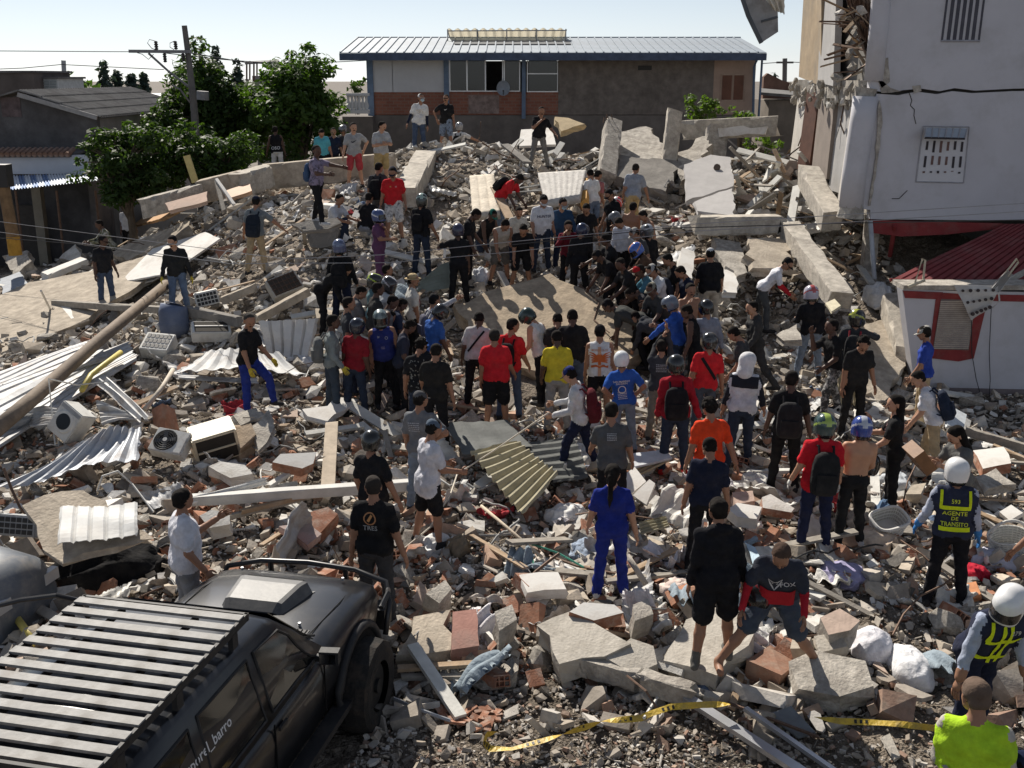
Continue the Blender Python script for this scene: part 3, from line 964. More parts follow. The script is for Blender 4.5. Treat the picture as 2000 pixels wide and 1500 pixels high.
def annex():
 Y = 20.0
 t = thing('annex', 'low white annex wall with red trim and slatted window at the right edge', 'annex',(9, Y,0))
 wht = MATS['white_wall']
 redp = MATS['red_paint']
 A, B, Cc, D = aty(1762,566, Y), aty(2400,578, Y), aty(2400,790, Y), aty(1788,768, Y)
 b = MB()
 b.prism([(A.x, A.z),(D.x, D.z),(Cc.x,0),(B.x, B.z)],.3, Matrix(((1,0,0,0),(0,0,1, Y),(0,1,0,0),(0,0,0,1))))
 b.obj('front_wall', wht, t, world=True)
 b = MB()
 b.box(((A.x + B.x) / 2, Y + .25, A.z + .05),(B.x - A.x,.6,.09))
 b.obj('coping', CONC(), t, world=True)
 def plate(name, cs, m, d=.02, y=Y, par=t):
  pts = [aty(u, v, y - d) for u, v in cs]
  b = MB()
  b.prism([(p.x, p.z) for p in pts][::-1], d * .9, Matrix(((1,0,0,0),(0,0,1, y - d),(0,1,0,0),(0,0,0,1))))
  o = b.obj(name, m, par)
  o.location = -Vector(t.location)
  return o
 plate('red_trim',[(1764,568),(1842,571),(1840,585),(1768,582)], redp)
 plate('red_trim',[(1932,575),(2400,586),(2400,598),(1936,588)], redp)
 plate('base_band',[(1788,756),(2400,770),(2400,790),(1789,766)], mat('base_grey',(.18,.15,.15),.9))
 wn = thing('window', None, None)
 wn.parent = t
 plate('window_frame',[(1828,586),(1844,572),(1930,578),(1926,600),(1902,700),(1872,706),(1820,700),(1815,690)], redp,.024, par=wn)
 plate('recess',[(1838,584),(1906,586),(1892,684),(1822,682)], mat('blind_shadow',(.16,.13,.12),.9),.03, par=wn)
 n = 24
 for i in range(n):
  f = (i + .5) / n
  l = np.array((1838,586)) * (1 - f) + np.array((1823,681)) * f
  r_ = np.array((1905,588)) * (1 - f) + np.array((1891,683)) * f
  p, q = aty(*l, Y - .05), aty(*r_, Y - .05)
  MB().box(((p.x + q.x) / 2, Y - .05,(p.z + q.z) / 2),(q.x - p.x,.012,.031),(R(28),0,0)).obj('blind_slat', mat('blind_slat',(.42,.37,.33),.7), wn).location = -Vector(t.location)
 # hanging perforated metal and bent frames
 pf = thing('perforated_panel', 'bent white perforated metal panel hanging over the slatted window', 'metal panel', aty(1900,570, Y - .2))
 wm = mat('white_metal',(.5,.49,.47),.5,.1,5,.05, stain=(.3,.27,.24), stain_amt=.5)
 cs = [aty(1862,556, Y - .25), aty(1950,558, Y - .3), aty(1934,604, Y - .35), aty(1897,626, Y - .3)]
 o = sheet('plate', cs, wm,2,.0, 'u',.03,4,.01, pf,8)
 r = np.random.default_rng(3)
 hole = MB().tube([(0,.012,0),(0,-.012,0)],.035,9).mesh('hole', mat('hole_dark',(.05,.04,.04),.9))
 cc = [np.array(q) for q in cs]
 for s in np.linspace(.14,.88,5):
  for tt in np.linspace(.16,.84,3):
   p = (cc[0] * (1 - s) + cc[1] * s) * (1 - tt) + (cc[3] * (1 - s) + cc[2] * s) * tt
   place(hole, 'hole', Vector(p) + Vector((0,-.05,0)) - Vector(pf.location), scale=r.uniform(.7,1.1), parent=pf)
 sheet('torn_strip',[aty(1935,560, Y - .3), aty(1968,527, Y - .35), aty(1978,536, Y - .3), aty(1950,572, Y - .35)], wm,6,.03, 'v',.02,5,.008, pf,6,.03)
 MB().tube([aty(1962,535, Y - .3), aty(1986,505, Y - .4), aty(1989,512, Y - .3), aty(1968,540, Y - .3)],.018,6).obj('bent_frame', mat('cream_metal',(.5,.45,.34),.6), pf, world=True)
 MB().tube([aty(1950,560, Y - .3), aty(1952,588, Y - .35), aty(1938,602, Y - .3)],.016,6).obj('bent_frame', wm, pf, world=True)
 br = thing('bent_bracket', 'bent cream metal bracket standing on the annex coping', 'bracket', aty(1792,550, Y - .05))
 MB().tube([aty(1787,552, Y - .1), aty(1802,505, Y - .1), aty(1807,508, Y - .1), aty(1803,548, Y - .1)],.02,6).tube([aty(1774,560, Y - .1), aty(1807,547, Y - .15)],.03,6).obj('bracket_bar', MATS['cream_metal'], br, world=True)
 MB().quad(aty(1950,552,20.6), aty(2010,520,20.9), aty(2012,528,20.9), aty(1956,562,20.6),.06).obj('fallen_lintel', CONC(), br, world=True)
 for u0, u1, w_ in ((1897,1916,.008),(1936,1932,.008)):
  c = thing('loose_wire', 'thin loose wire hanging down the annex wall %s' % ('over the window' if u0 < 1920 else 'to the right of the window'), 'wire', aty(u0,620, Y - .1))
  MB().tube([aty(u0,600, Y - .1), aty(u0 + (1 if u1 > u0 else -4),690, Y - .06), aty((u0 + u1) / 2,740, Y - .08), aty(u1,775, Y - .2)], w_,5).obj('strand', BLACKP(), c, world=True)
 # the roof scrap hanging at the top of the picture, tied to the cracked building by its twisted purlin
 s = thing('hanging_roof_scrap', 'torn grey roof panel dangling in the sky left of the cracked building', 'roof scrap', aty(1490,30,24.5))
 b = MB()
 cs = [(1446,-30),(1518,-30),(1520,62),(1488,83),(1462,30)]
 pts = [aty(u, v,24.5) for u, v in cs]
 b.prism([(p.x, p.z) for p in pts][::-1],.05, Matrix(((1,0,0,0),(0,0,1,24.5),(0,1,0,0),(0,0,0,1))))
 b.obj('panel', mat('scrap_grey',(.3,.3,.3),.8,.15,3,.1, stain=(.12,.11,.1), stain_amt=.6, stain_scale=2), s, world=True)
 MB().tube([aty(1441,-30,24.4), aty(1461,30,24.4), aty(1487,84,24.4)],.05,6).obj('rail', mat('scrap_dark',(.09,.1,.11),.7), s, world=True)
 MB().tube([aty(1487,42,24.4), aty(1519,33,24.4)],.03,6).obj('rail', MATS['scrap_dark'], s, world=True)
 sheet('torn_cloth',[aty(1484,-20,24.3), aty(1530,-20,24.2), aty(1533,28,24.2), aty(1510,20,24.3)], mat('torn_white',(.6,.57,.5),.9),3,.05, 'u',.05,4,.006, s,6,.05)
 MB().tube([aty(1450,-30,24.4), aty(1470,-170,24.6), aty(1560,-260,25.5), aty(1660,-262,26)],.06,6).tube([aty(1518,-30,24.4), aty(1560,-180,25), aty(1700,-240,25)],.05,6).obj('purlin', MATS['scrap_dark'], s, world=True)
# ------------------------------------------------------------------ broken chunks shared by many pieces
def hull_mesh(name, pts, mats):
 bm = bmesh.new()
 for p in pts:
  bm.verts.new(p)
 res = bmesh.ops.convex_hull(bm, input=bm.verts)
 bmesh.ops.delete(bm, geom=[g for g in res['geom_interior'] if isinstance(g, bmesh.types.BMVert)], context='VERTS')
 me = bpy.data.meshes.new(name)
 bm.to_mesh(me)
 bm.free()
 me.materials.append(mats)
 return me

CHUNKS = []
_r = np.random.default_rng(11)
for _i in range(16):
 _p = _r.normal(size=(16,3))
 _p /= np.linalg.norm(_p, axis=1)[:, None]
 _p = np.clip(_p * np.array([1.2,1.0,.8]),-.75,.75) * _r.uniform(.8,1.1,(16,1))
 CHUNKS.append(hull_mesh('chunk', _p, CONC() if _i % 4 else PLASTER()))

def rand_chunk(r):
 return CHUNKS[int(r.integers(len(CHUNKS)))]

# ------------------------------------------------------------------ trees, poles, wires
def leaf_mat(key, col, tr=.25, tc=None):
 m = mat(key, col,.6,.35,2.5,0, spec=.25)
 b = m.node_tree.nodes['Principled BSDF']
 b.inputs['Transmission Weight'].default_value = 0
 t = m.node_tree
 out = t.nodes['Material Output']
 tl = t.nodes.new('ShaderNodeBsdfTranslucent')
 tl.inputs[0].default_value = (*(tc or (col[0] * 1.3 + .02, col[1] * 1.6 + .03, col[2] * .6)),1)
 mx = t.nodes.new('ShaderNodeMixShader')
 mx.inputs[0].default_value = tr
 t.links.new(b.outputs[0], mx.inputs[1])
 t.links.new(tl.outputs[0], mx.inputs[2])
 t.links.new(mx.outputs[0], out.inputs[0])
 return m

blue_roof_house()
left_houses()
cracked_building()
annex()

def leaves(centers, radii, n_per, size, seed, squash=.8):
 r = np.random.default_rng(seed)
 V, Fc = [],[]
 for c, rad in zip(centers, radii):
  n = int(n_per * rad * rad)
  d = r.normal(size=(n,3))
  d /= np.linalg.norm(d, axis=1)[:, None]
  p = np.array(c) + d * (rad * r.uniform(.35,1.0,(n,1)) ** .6) * np.array([1,1, squash])
  a = r.normal(size=(n,3))
  a /= np.linalg.norm(a, axis=1)[:, None]
  nrm = d * .5 + np.array([0,0,.6]) + r.normal(0,.45,(n,3))
  nrm /= np.linalg.norm(nrm, axis=1)[:, None]
  a = np.cross(nrm, a)
  a /= np.linalg.norm(a, axis=1)[:, None]
  b = np.cross(nrm, a)
  s = size * r.uniform(.6,1.3,(n,1))
  q = np.stack([p - a * s, p - b * s * .45 + nrm * s * .12, p + a * s, p + b * s * .45 + nrm * s * .12],1)
  V.append(q.reshape(-1,3))
 V = np.vstack(V)
 return V, np.arange(len(V)).reshape(-1,4)

def quad_obj(name, V, Q, m, parent=None, loc=None):
 me = bpy.data.meshes.new(name)
 me.vertices.add(len(V))
 me.vertices.foreach_set('co', V.astype(np.float32).ravel())
 me.loops.add(Q.size)
 me.loops.foreach_set('vertex_index', Q.ravel().astype(np.int32))
 me.polygons.add(len(Q))
 me.polygons.foreach_set('loop_start', np.arange(0, Q.size,4, dtype=np.int32))
 me.polygons.foreach_set('loop_total', np.full(len(Q),4, np.int32))
 me.update(calc_edges=True)
 me.materials.append(m)
 o = bpy.data.objects.new(name, me)
 C.objects.link(o)
 if parent:
  o.parent = parent
 if loc is not None:
  o.location = loc
 return o

def tree(name, label, u0, v0, u1, v1, Y, lm, seed, clumps=26, size=.13, n_per=420, fill=None, base_z=0.0, cat='tree', group=None):
 """crown fills the pixel box u0 v0 u1 v1 at depth Y"""
 r = np.random.default_rng(seed)
 a, b = aty(u0, v1, Y), aty(u1, v0, Y)
 cx, cz = (a.x + b.x) / 2,(a.z + b.z) / 2
 rx, rz = (b.x - a.x) / 2,(b.z - a.z) / 2
 cen, rad = [],[]
 for i in range(clumps):
  d = r.normal(size=3)
  d /= np.linalg.norm(d)
  f = r.uniform(.05,1) ** .45
  rr = r.uniform(.16,.34) * min(rx, rz)
  c = np.array([d[0] * (rx - rr * .8) * f, d[1] * rx * .7 * f, d[2] * (rz - rr * .8) * f])
  lob = 1 + .16 * math.sin(3 * math.atan2(d[2], d[0]) + seed) + .12 * math.sin(5 * math.atan2(d[2], d[0]) + 2 * seed) + r.normal(0,.06)
  cen.append(c * lob)
  rad.append(rr * r.uniform(.6,1.1))
 t = thing(name, label, cat,(cx, Y, base_z),0, group)
 V, Q = leaves(cen, rad, n_per, size, seed)
 quad_obj('crown', V, Q, lm, t,(0,0, cz - base_z))
 tr = MB()
 h0 = cz - base_z
 tk = min(1, rx * .45)
 tr.tube([(0,0,0),(.08,0, h0 * .4),(0,.05, h0 * .8),(.05,0, h0)],[.2 * tk,.16 * tk,.12 * tk,.07 * tk],8)
 for c in cen[::2]:
  tr.tube([(0,0, h0 * .55 + .1 * r.random()),(c[0] * .5, c[1] * .5, h0 + c[2] * .45),(c[0] * .9, c[1] * .9, h0 + c[2] * .9)],[.07 * tk,.045 * tk,.015],5)
 tr.obj('trunk', mat('bark',(.1,.08,.06),.95,.3,6,.4), t)
 return t

GREEN, DGREEN, YGREEN, FARG = leaf_mat('leaf_mid',(.05,.09,.022),.38), leaf_mat('leaf_dark',(.038,.068,.019),.34), leaf_mat('leaf_bright',(.085,.13,.028),.4), leaf_mat('leaf_far',(.035,.055,.045),.1)
TG = 'trees behind the rubble'
tree('tree', 'tall dark green tree behind the utility pole',290,92,535,360,40, DGREEN,3,120,.12,560, group=TG)
tree('tree', 'round leafy tree beside the white balustrade',480,82,690,325,39, GREEN,4,120,.12,560, group=TG)
tree('tree', 'low spreading tree in front of the dark gable house',136,220,350,410,31.8, DGREEN,5,110,.1,700, group=TG)
tree('tree', 'low bushy tree right of the yellow leaning stake',285,222,525,400,33, DGREEN,6,110,.1,650, group=TG)
tree('tree', 'small tree in shade behind the man in white trousers',490,262,620,350,37.5, DGREEN,16,30,.11,520, group=TG)
tree('tree', 'bright shrub behind the cream concrete beam',1318,172,1420,262,36, YGREEN,7,34,.09,900, base_z=1.5, group=TG)
tree('tree', 'smaller bright shrub left of the cracked building',1402,204,1496,270,36, YGREEN,8,30,.09,900, base_z=1.5, group=TG)
tree('tree', 'green shrub under the end of the cream beam',1430,258,1536,318,34.5, YGREEN,9,30,.09,900, base_z=1.2, group=TG)
tree('tree', 'flat topped far tree beside a thin post',88,128,200,190,75, GREEN,10,26,.3,60, group=TG)
tree('tree', 'dark far tree right of the round leafy tree',672,140,722,200,60, DGREEN,12,14,.22,120, group=TG)
tree('tree', 'far tree dark against the sky beside the brown house',1496,138,1532,170,75, FARG,13,10,.25,90, group=TG)
for k_,(u0, v0, u1, v1) in enumerate(((190,116,222,190),(212,140,250,190),(244,130,272,190),(262,146,305,192),(396,92,452,190),(440,118,492,200))):
 Yc = 110 + 4 * k_
 a, b = aty(u0, v1 + 20, Yc), aty(u1, v0, Yc)
 t_ = thing('conifer',['slim tallest conifer of the far row on the left', 'short conifer second in the far row', 'pointed conifer third in the far row', 'broad low conifer at the end of the far row',
      'tall far conifer rising behind the utility pole', 'far conifer right of the utility pole'][k_], 'tree',((a.x + b.x) / 2, Yc,0),0, TG)
 r_ = np.random.default_rng(40 + k_)
 cen, rad = [],[]
 zt, wd = b.z,(b.x - a.x) / 2
 for i in range(40):
  f = r_.uniform(0,1)
  cen.append((r_.normal(0,.35) * wd * (1.1 - f), r_.normal(0,.35) * wd * (1.1 - f),2 + (zt - 2) * f))
  rad.append(.35 + wd * .4 * (1.05 - f))
 V, Q = leaves(cen, rad,40,.38, k_,.6)
 quad_obj('crown', V, Q, FARG, t_)
 MB().tube([(0,0,0),(0,0, zt * .9)],[.25,.08],6).obj('trunk', MATS['bark'], t_)

# utility pole with its crossarm
Yp = 37.0
t = thing('utility_pole', 'tilted concrete utility pole with steel crossarm among the trees', 'utility pole', aty(392,360, Yp))
pm = mat('pole_concrete',(.13,.125,.12),.9,.2,4,.2)
MB().tube([aty(360,50, Yp), aty(368,110, Yp), aty(378,200, Yp), aty(392,360, Yp),(aty(400,500, Yp).x, Yp,.0)],[.09,.1,.12,.14,.16],8).obj('shaft', pm, t, world=True)
st = mat('galvanised',(.2,.2,.21),.6,.2,8,.1, metal=.4)
p, q = aty(252,100, Yp - .15), aty(374,101, Yp - .15)
MB().box((p + q) / 2,((q - p).length,.1,.1),(0,-math.atan2(q.z - p.z, q.x - p.x),0)).obj('crossarm', st, t, world=True)
MB().tube([aty(290,104, Yp - .15), aty(330,140, Yp - .1), aty(372,172, Yp)],.04,6).obj('brace', st, t, world=True)
ins = mat('insulator',(.06,.055,.055),.35,.1,9,0)
for u, v0, v1 in ((304,80,98),(342,80,97),(321,104,122),(357,104,120)):
 a, b = aty(u, v0, Yp - .15), aty(u + 2, v1, Yp - .15)
 MB().tube([a.lerp(b, f) for f in np.linspace(0,1,9)],[.03,.07,.04,.075,.04,.075,.04,.07,.03],8).obj('insulator', ins, t, world=True)
for pts in (((303,80),(292,77),(288,84),(296,94),(303,97)),((341,80),(332,84),(332,92),(340,97)),((268,103),(278,106),(290,116),(300,106))):
 MB().tube([aty(u, v, Yp - .2) for u, v in pts],.012,5).obj('jumper_wire', BLACKP(), t, world=True)
a = aty(396,178, Yp - .3)
MB().tube([a, aty(396,195, Yp - .3)],.2,10).obj('transformer', st, t, world=True)
MB().tube([aty(336,166, Yp - .4), aty(352,175, Yp - .4), aty(371,200, Yp - .1)],.03,6).obj('lamp_arm', st, t, world=True)

t = thing('utility_pole', 'brown wooden pole with yellow painted foot at the far left', 'utility pole', aty(26,492,29.5))
MB().tube([aty(2,335,29.5), aty(25,462,29.5)],[.15,.17],9).obj('shaft', mat('brown_pole',(.17,.11,.06),.9,.25,5,.2), t, world=True)
MB().tube([aty(25,462,29.5), aty(30,498,29.5)],[.175,.18],9).obj('painted_foot', mat('ochre_band',(.36,.2,.035),.9,.25,6,.1), t, world=True)
MB().box(aty(3,343,29.5),(.45,.4,.6)).obj('junction_box', BLACKP(), t, world=True)
t = thing('utility_pole', 'thin pale post standing beside the flat topped far tree', 'utility pole', aty(128,190,70))
MB().tube([aty(124,118,70), aty(130,240,70)],.14,6).obj('shaft', mat('far_pole',(.3,.32,.34),.9), t, world=True)
t = thing('utility_pole', 'short far pole with crossarm left of the cracked building', 'utility pole', aty(1532,160,60))
MB().tube([aty(1533,114,60), aty(1531,230,60)],.13,6).obj('shaft', pm, t, world=True)
MB().box(aty(1533,122,60),(.9,.1,.1)).obj('crossarm', pm, t, world=True)
t = thing('wooden_stake', 'yellow wooden stake leaning at the edge of the heap below the trees', 'stake', aty(380,355,30))
MB().box((aty(373,330,30)),(.17,.1,.75),(0, R(-14),0)).obj('stake_board', mat('yellow_wood',(.45,.38,.17),.85), t, world=True)

def wire(label, pts, r=.011, sag=0.0, m=None, name='cable'):
 P = [aty(*p) for p in pts]
 out = []
 for a, b in zip(P[:-1], P[1:]):
  n = 8
  for i in range(n):
   f = i / n
   q = a.lerp(b, f)
   q.z -= sag * 4 * f * (1 - f)
   out.append(q)
 out.append(P[-1])
 b_ = MB().tube(out, r,5)
 o = b_.obj(name, m or mat('cable_black',(.05,.05,.052),.6,.1,4,0))
 return finish(o, label, 'cable', 'overhead cables')

wire('pale cable sagging across the crowd at head height of the back row',[(-60,425,27),(560,506,20),(760,497,19),(1000,472,18.5),(1350,438,18),(2080,392,17)],.0065, m=mat('cable_pale',(.28,.28,.29),.5,.1,4,0))
wire('lower pale cable running just below the first across the crowd',[(-60,445,27),(450,515,20.5),(760,513,19),(1000,492,18.5),(1350,452,18),(2080,408,17)],.0065, m=MATS['cable_pale'])
wire('thin dark cable crossing in front of the heap on the right',[(1000,478,19),(1300,446,18.6),(1650,436,18),(2080,428,17)],.008)
wire('cable hanging low over the left street',[(-60,460,28),(150,476,26),(340,505,23),(430,512,22)],.009)
wire('high thin line running to the crossarm from the left',[(-80,99,36),(228,101,36.8),(252,101,36.9)],.012)
wire('far lines sagging over the gable house',[(-80,138,60),(45,133,60),(120,126,60),(320,136,60)],.02)
wire('lines running from the crossarm towards the blue-roofed house',[(374,104,36.9),(480,122,42),(560,127,44),(668,135,46)],.02)
wire('upper line from the crossarm to the house eave',[(300,101,36.9),(420,115,40),(560,126,44),(716,118,45)],.015)
wire('far lines across the gap left of the cracked building',[(1490,124,60),(1534,121,60),(1600,123,60)],.02)
# ------------------------------------------------------------------ people
def surface_nets(F, org, h):
 """closed quad mesh of the zero level of F; vertices float array, quads int array"""
 S = F < 0
 nx, ny, nz = F.shape
 c = np.zeros((nx - 1, ny - 1, nz - 1), np.int8)
 for dx in (0,1):
  for dy in (0,1):
   for dz in (0,1):
    c += S[dx:nx - 1 + dx, dy:ny - 1 + dy, dz:nz - 1 + dz]
 act = (c > 0) & (c < 8)
 idx = -np.ones(act.shape, np.int64)
 ii = np.argwhere(act)
 idx[act] = np.arange(len(ii))
 acc = np.zeros((len(ii),3))
 cnt = np.zeros(len(ii))
 corners = [(0,0,0),(1,0,0),(0,1,0),(1,1,0),(0,0,1),(1,0,1),(0,1,1),(1,1,1)]
 vals = [F[ii[:,0] + a, ii[:,1] + b, ii[:,2] + d] for a, b, d in corners]
 for p in range(8):
  for q in range(p + 1,8):
   A, B = np.array(corners[p]), np.array(corners[q])
   if np.abs(A - B).sum() != 1:
    continue
   va, vb = vals[p], vals[q]
   k = (va < 0) != (vb < 0)
   t = np.where(k, va / np.where(k, va - vb,1),0)
   acc += np.where(k[:, None], A + (B - A) * t[:, None],0)
   cnt += k
 V = (ii + acc / cnt[:, None]) * h + org
 Q = []
 for ax in range(3):
  s0 = [slice(1,-1)] * 3
  s1 = [slice(1,-1)] * 3
  s0[ax] = slice(0,-1)
  s1[ax] = slice(1, None)
  a, b = S[tuple(s0)], S[tuple(s1)]
  e = np.argwhere(a != b)
  if not len(e):
   continue
  off = np.ones(3, int)
  off[ax] = 0
  e = e + off
  flip = S[e[:,0], e[:,1], e[:,2]]
  o1, o2 = [(1,2),(2,0),(0,1)][ax]
  d1 = np.zeros(3, int)
  d1[o1] = 1
  d2 = np.zeros(3, int)
  d2[o2] = 1
  g = lambda m: idx[m[:,0], m[:,1], m[:,2]]
  q = np.stack([g(e - d1 - d2), g(e - d2), g(e), g(e - d1)],-1)
  q = np.where(flip[:, None], q, q[:, ::-1])
  Q.append(q)
 return V, np.vstack(Q)

def sdf_mesh(prims, h, noise=0.0, seed=0):
 """prims: (a, b, ra, rb, mat, k[, neg]). Returns V, Q, material per quad."""
 P0 = np.array([p[0] for p in prims])
 P1 = np.array([p[1] for p in prims])
 rm = np.array([max(p[2], p[3]) for p in prims])[:, None]
 lo = np.minimum(P0, P1).__sub__(rm).min(0) - 3 * h
 hi = np.maximum(P0, P1).__add__(rm).max(0) + 3 * h
 n = np.ceil((hi - lo) / h).astype(int) + 1
 F = np.full(n,.2)
 D = np.full(n,9.0)
 M = np.zeros(n, np.int8)
 ax = [lo[i] + h * np.arange(n[i]) for i in range(3)]
 for p in prims:
  a, b, ra, rb, m, k = p[:6]
  neg = len(p) > 6
  a, b = np.array(a, float), np.array(b, float)
  mar = max(ra, rb) + k + 2.5 * h
  l = np.maximum(np.floor((np.minimum(a, b) - mar - lo) / h).astype(int),0)
  u = np.minimum(np.ceil((np.maximum(a, b) + mar - lo) / h).astype(int) + 1, n)
  sl_ = tuple(slice(l[i], u[i]) for i in range(3))
  X = ax[0][sl_[0]][:, None, None] - a[0]
  Y = ax[1][sl_[1]][None, :, None] - a[1]
  Z = ax[2][sl_[2]][None, None, :] - a[2]
  d = b - a
  L2 = d @ d
  if L2 > 1e-12:
   t = np.clip((X * d[0] + Y * d[1] + Z * d[2]) / L2,0,1)
  else:
   t = np.zeros((1,1,1))
  q = np.sqrt((X - t * d[0]) ** 2 + (Y - t * d[1]) ** 2 + (Z - t * d[2]) ** 2) - (ra + (rb - ra) * t)
  f = F[sl_]
  if neg:
   F[sl_] = np.maximum(f,-q)
   continue
  g = np.clip(.5 + .5 * (f - q) / k,0,1)
  F[sl_] = f + (q - f) * g - k * g * (1 - g)
  q = q + .03 if m == 7 else q
  w_ = q < D[sl_]
  D[sl_] = np.where(w_, q, D[sl_])
  M[sl_] = np.where(w_, m, M[sl_])
 if noise:
  r = np.random.default_rng(seed)
  ph = r.uniform(0,6.28,6)
  X, Y, Z = ax[0][:, None, None], ax[1][None, :, None], ax[2][None, None, :]
  nz = np.sin(31 * Z + 17 * X + ph[0]) * np.sin(23 * X - 19 * Y + ph[1]) + .7 * np.sin(47 * Z - 21 * X + 30 * Y + ph[2])
  F = F + noise * nz * (((M > 0) & (M < 3)) | (M == 7))
 V, Q = surface_nets(F, lo, h)
 c = V[Q].mean(1)
 i = np.clip(np.round((c - lo) / h).astype(int),0, n - 1)
 return V, Q, M[i[:,0], i[:,1], i[:,2]].astype(np.int32)

# material slots of a body: 0 skin, 1 upper garment, 2 lower garment, 3 shoes, 4 hair, 5 gloves or sleeve second colour, 6 eyes and mouth
def head_prims(hair=True):
 k = .03
 P = [((0,-.025,.035),(0,.03,.035),.078,.082,0, k),((0,-.035,-.02),(0,-.055,-.078),.06,.032,0, k),
   ((-.03,-.03,-.05),(.03,-.03,-.05),.045,.045,0, k),
   ((-.03,-.083,.022),(.03,-.083,.022),.017,.017,0,.02),((0,-.1,.006),(0,-.112,-.03),.009,.0145,0,.012),
   ((-.045,-.07,-.02),(-.045,-.06,-.02),.022,.022,0,.02),((.045,-.07,-.02),(.045,-.06,-.02),.022,.022,0,.02),
   ((-.03,-.086,-.001),(-.034,-.084,-.001),.0095,.0095,6,.004),((.03,-.086,-.001),(.034,-.084,-.001),.0095,.0095,6,.004),
   ((-.017,-.0915,-.056),(.017,-.0915,-.056),.0085,.0085,6,.006),
   ((-.079,.012,.012),(-.082,.018,-.03),.017,.011,0,.01),((.079,.012,.012),(.082,.018,-.03),.017,.011,0,.01)]
 if hair:
  P += [((0,-.002,.05),(0,.036,.042),.0815,.0845,4,.008),((-.03,.06,-.025),(.03,.06,-.025),.043,.043,4,.02),
    ((-.062,.01,.03),(-.062,.03,.02),.027,.027,4,.01),((.062,.01,.03),(.062,.03,.02),.027,.027,4,.01)]
 return P

HEADS = {False: sdf_mesh(head_prims(False),.0105), True: sdf_mesh(head_prims(True),.0105)}

def hand_mesh(curl):
 """right hand hanging from a wrist at the origin: palm towards +x (the body), thumb forward (-y); five jointed fingers"""
 b = MB()
 b.tube([(0,0,.02),(0,0,-.02),(0,0,-.055),(0,0,-.095)],[.027,.03,.04,.036],8)
 V = b.v[0]
 V[:,0] *= .5
 for i,(y, L) in enumerate(((-.03,.075),(-.01,.085),(.011,.08),(.03,.062))):
  p = np.array([0, y,-.088])
  ang = .12
  pts = [p.copy()]
  for s_ in range(3):
   ang += curl * (.5 + .25 * s_)
   p = p + np.array([math.sin(ang), y * .25,-math.cos(ang)]) * L * (.44,.31,.25)[s_]
   pts.append(p.copy())
  b.tube(pts,[.0098,.0094,.0086,.0066],5)
 p = np.array([.004,-.026,-.03])
 b.tube([p, p + (.012,-.026,-.022), p + (.02,-.038,-.05), p + (.026,-.04,-.074)],[.015,.0125,.011,.008],5)
 return np.vstack(b.v), b.f

HANDS = {c: hand_mesh(c) for c in (.25,.9)}

def rotx(a):
 c, s = math.cos(a), math.sin(a)
 return np.array([[1,0,0],[0, c,-s],[0, s, c]])

def roty(a):
 c, s = math.cos(a), math.sin(a)
 return np.array([[c,0, s],[0,1,0],[-s,0, c]])

def rotz(a):
 c, s = math.cos(a), math.sin(a)
 return np.array([[c,-s,0],[s, c,0],[0,0,1]])

def skeleton(po, H):
 """joint positions of a posed figure; it looks along -y, z up, origin between its feet"""
 k = H / 1.72
 J = {}
 lean, side = R(po.get('lean',0)), R(po.get('side',0))
 T = rotz(R(po.get('twist',0))) @ roty(side) @ rotx(lean)
 J['T'] = T
 hw = .088 * k
 foot = []
 for s, n in ((-1, 'r'),(1, 'l')):
  fl, ab, kn = po.get(n + 'l',(2,4,3))
  hip = np.array([s * hw,0,0])
  D = rotz(s * R(-8)) @ roty(-s * R(ab)) @ rotx(-R(fl))
  kne = hip + D @ np.array([0,0,-.43 * k])
  D2 = D @ rotx(R(kn))
  ank = kne + D2 @ np.array([0,0,-.41 * k])
  J['hip' + n], J['kne' + n], J['ank' + n] = hip, kne, ank
  fwd = D2 @ np.array([0,-1.,0])
  fwd[2] = 0 if abs(fwd[2]) < .75 else fwd[2]
  fwd = fwd / (np.linalg.norm(fwd) + 1e-9)
  J['toe' + n] = ank + fwd * .165 * k + np.array([0,0,-.035 * k])
  J['heel' + n] = ank - fwd * .045 * k + np.array([0,0,-.04 * k])
  foot.append(min(J['toe' + n][2], J['heel' + n][2]) - .038 * k)
 seat = -.14 * k if po.get('sit') else 9
 dz = -min(min(foot), seat)
 cx = (J['ankr'] + J['ankl']) / 2
 sh = np.array([-cx[0],-cx[1], dz]) if not po.get('sit') else np.array([0,0, dz])
 for q in list(J):
  if q != 'T':
   J[q] = J[q] + sh
 J['pel'] = sh.copy()
 tp = lambda x, y, z: sh + T @ (np.array([x, y, z]) * k)
 J['tp'] = tp
 for s, n in ((-1, 'r'),(1, 'l')):
  fl, ab, el = po.get(n + 'a',(4,9,12))[:3]
  rot = po.get(n + 'a',(0,0,0,0))[3] if len(po.get(n + 'a',())) > 3 else 0
  sho = tp(s * .168,.008,.452)
  D = T @ roty(-s * R(ab)) @ rotx(-R(fl)) @ rotz(s * R(rot))
  elb = sho + D @ np.array([0,0,-.285 * k])
  D2 = D @ rotx(-R(el))
  wri = elb + D2 @ np.array([0,0,-.25 * k])
  J['sho' + n], J['elb' + n], J['wri' + n], J['hR' + n] = sho, elb, wri, D2
 hp, hy = R(po.get('hp',4)), R(po.get('hy',0))
 J['HR'] = (T if po.get('stiff') else rotz(R(po.get('twist',0))) @ roty(side * .5) @ rotx(lean * .55)) @ rotz(hy) @ rotx(hp)
 nk = tp(0,.005,.50)
 J['neck'] = nk
 J['head'] = nk + T @ np.array([0,-.012,.04]) * k + J['HR'] @ np.array([0,-.012,.135]) * k
 return J

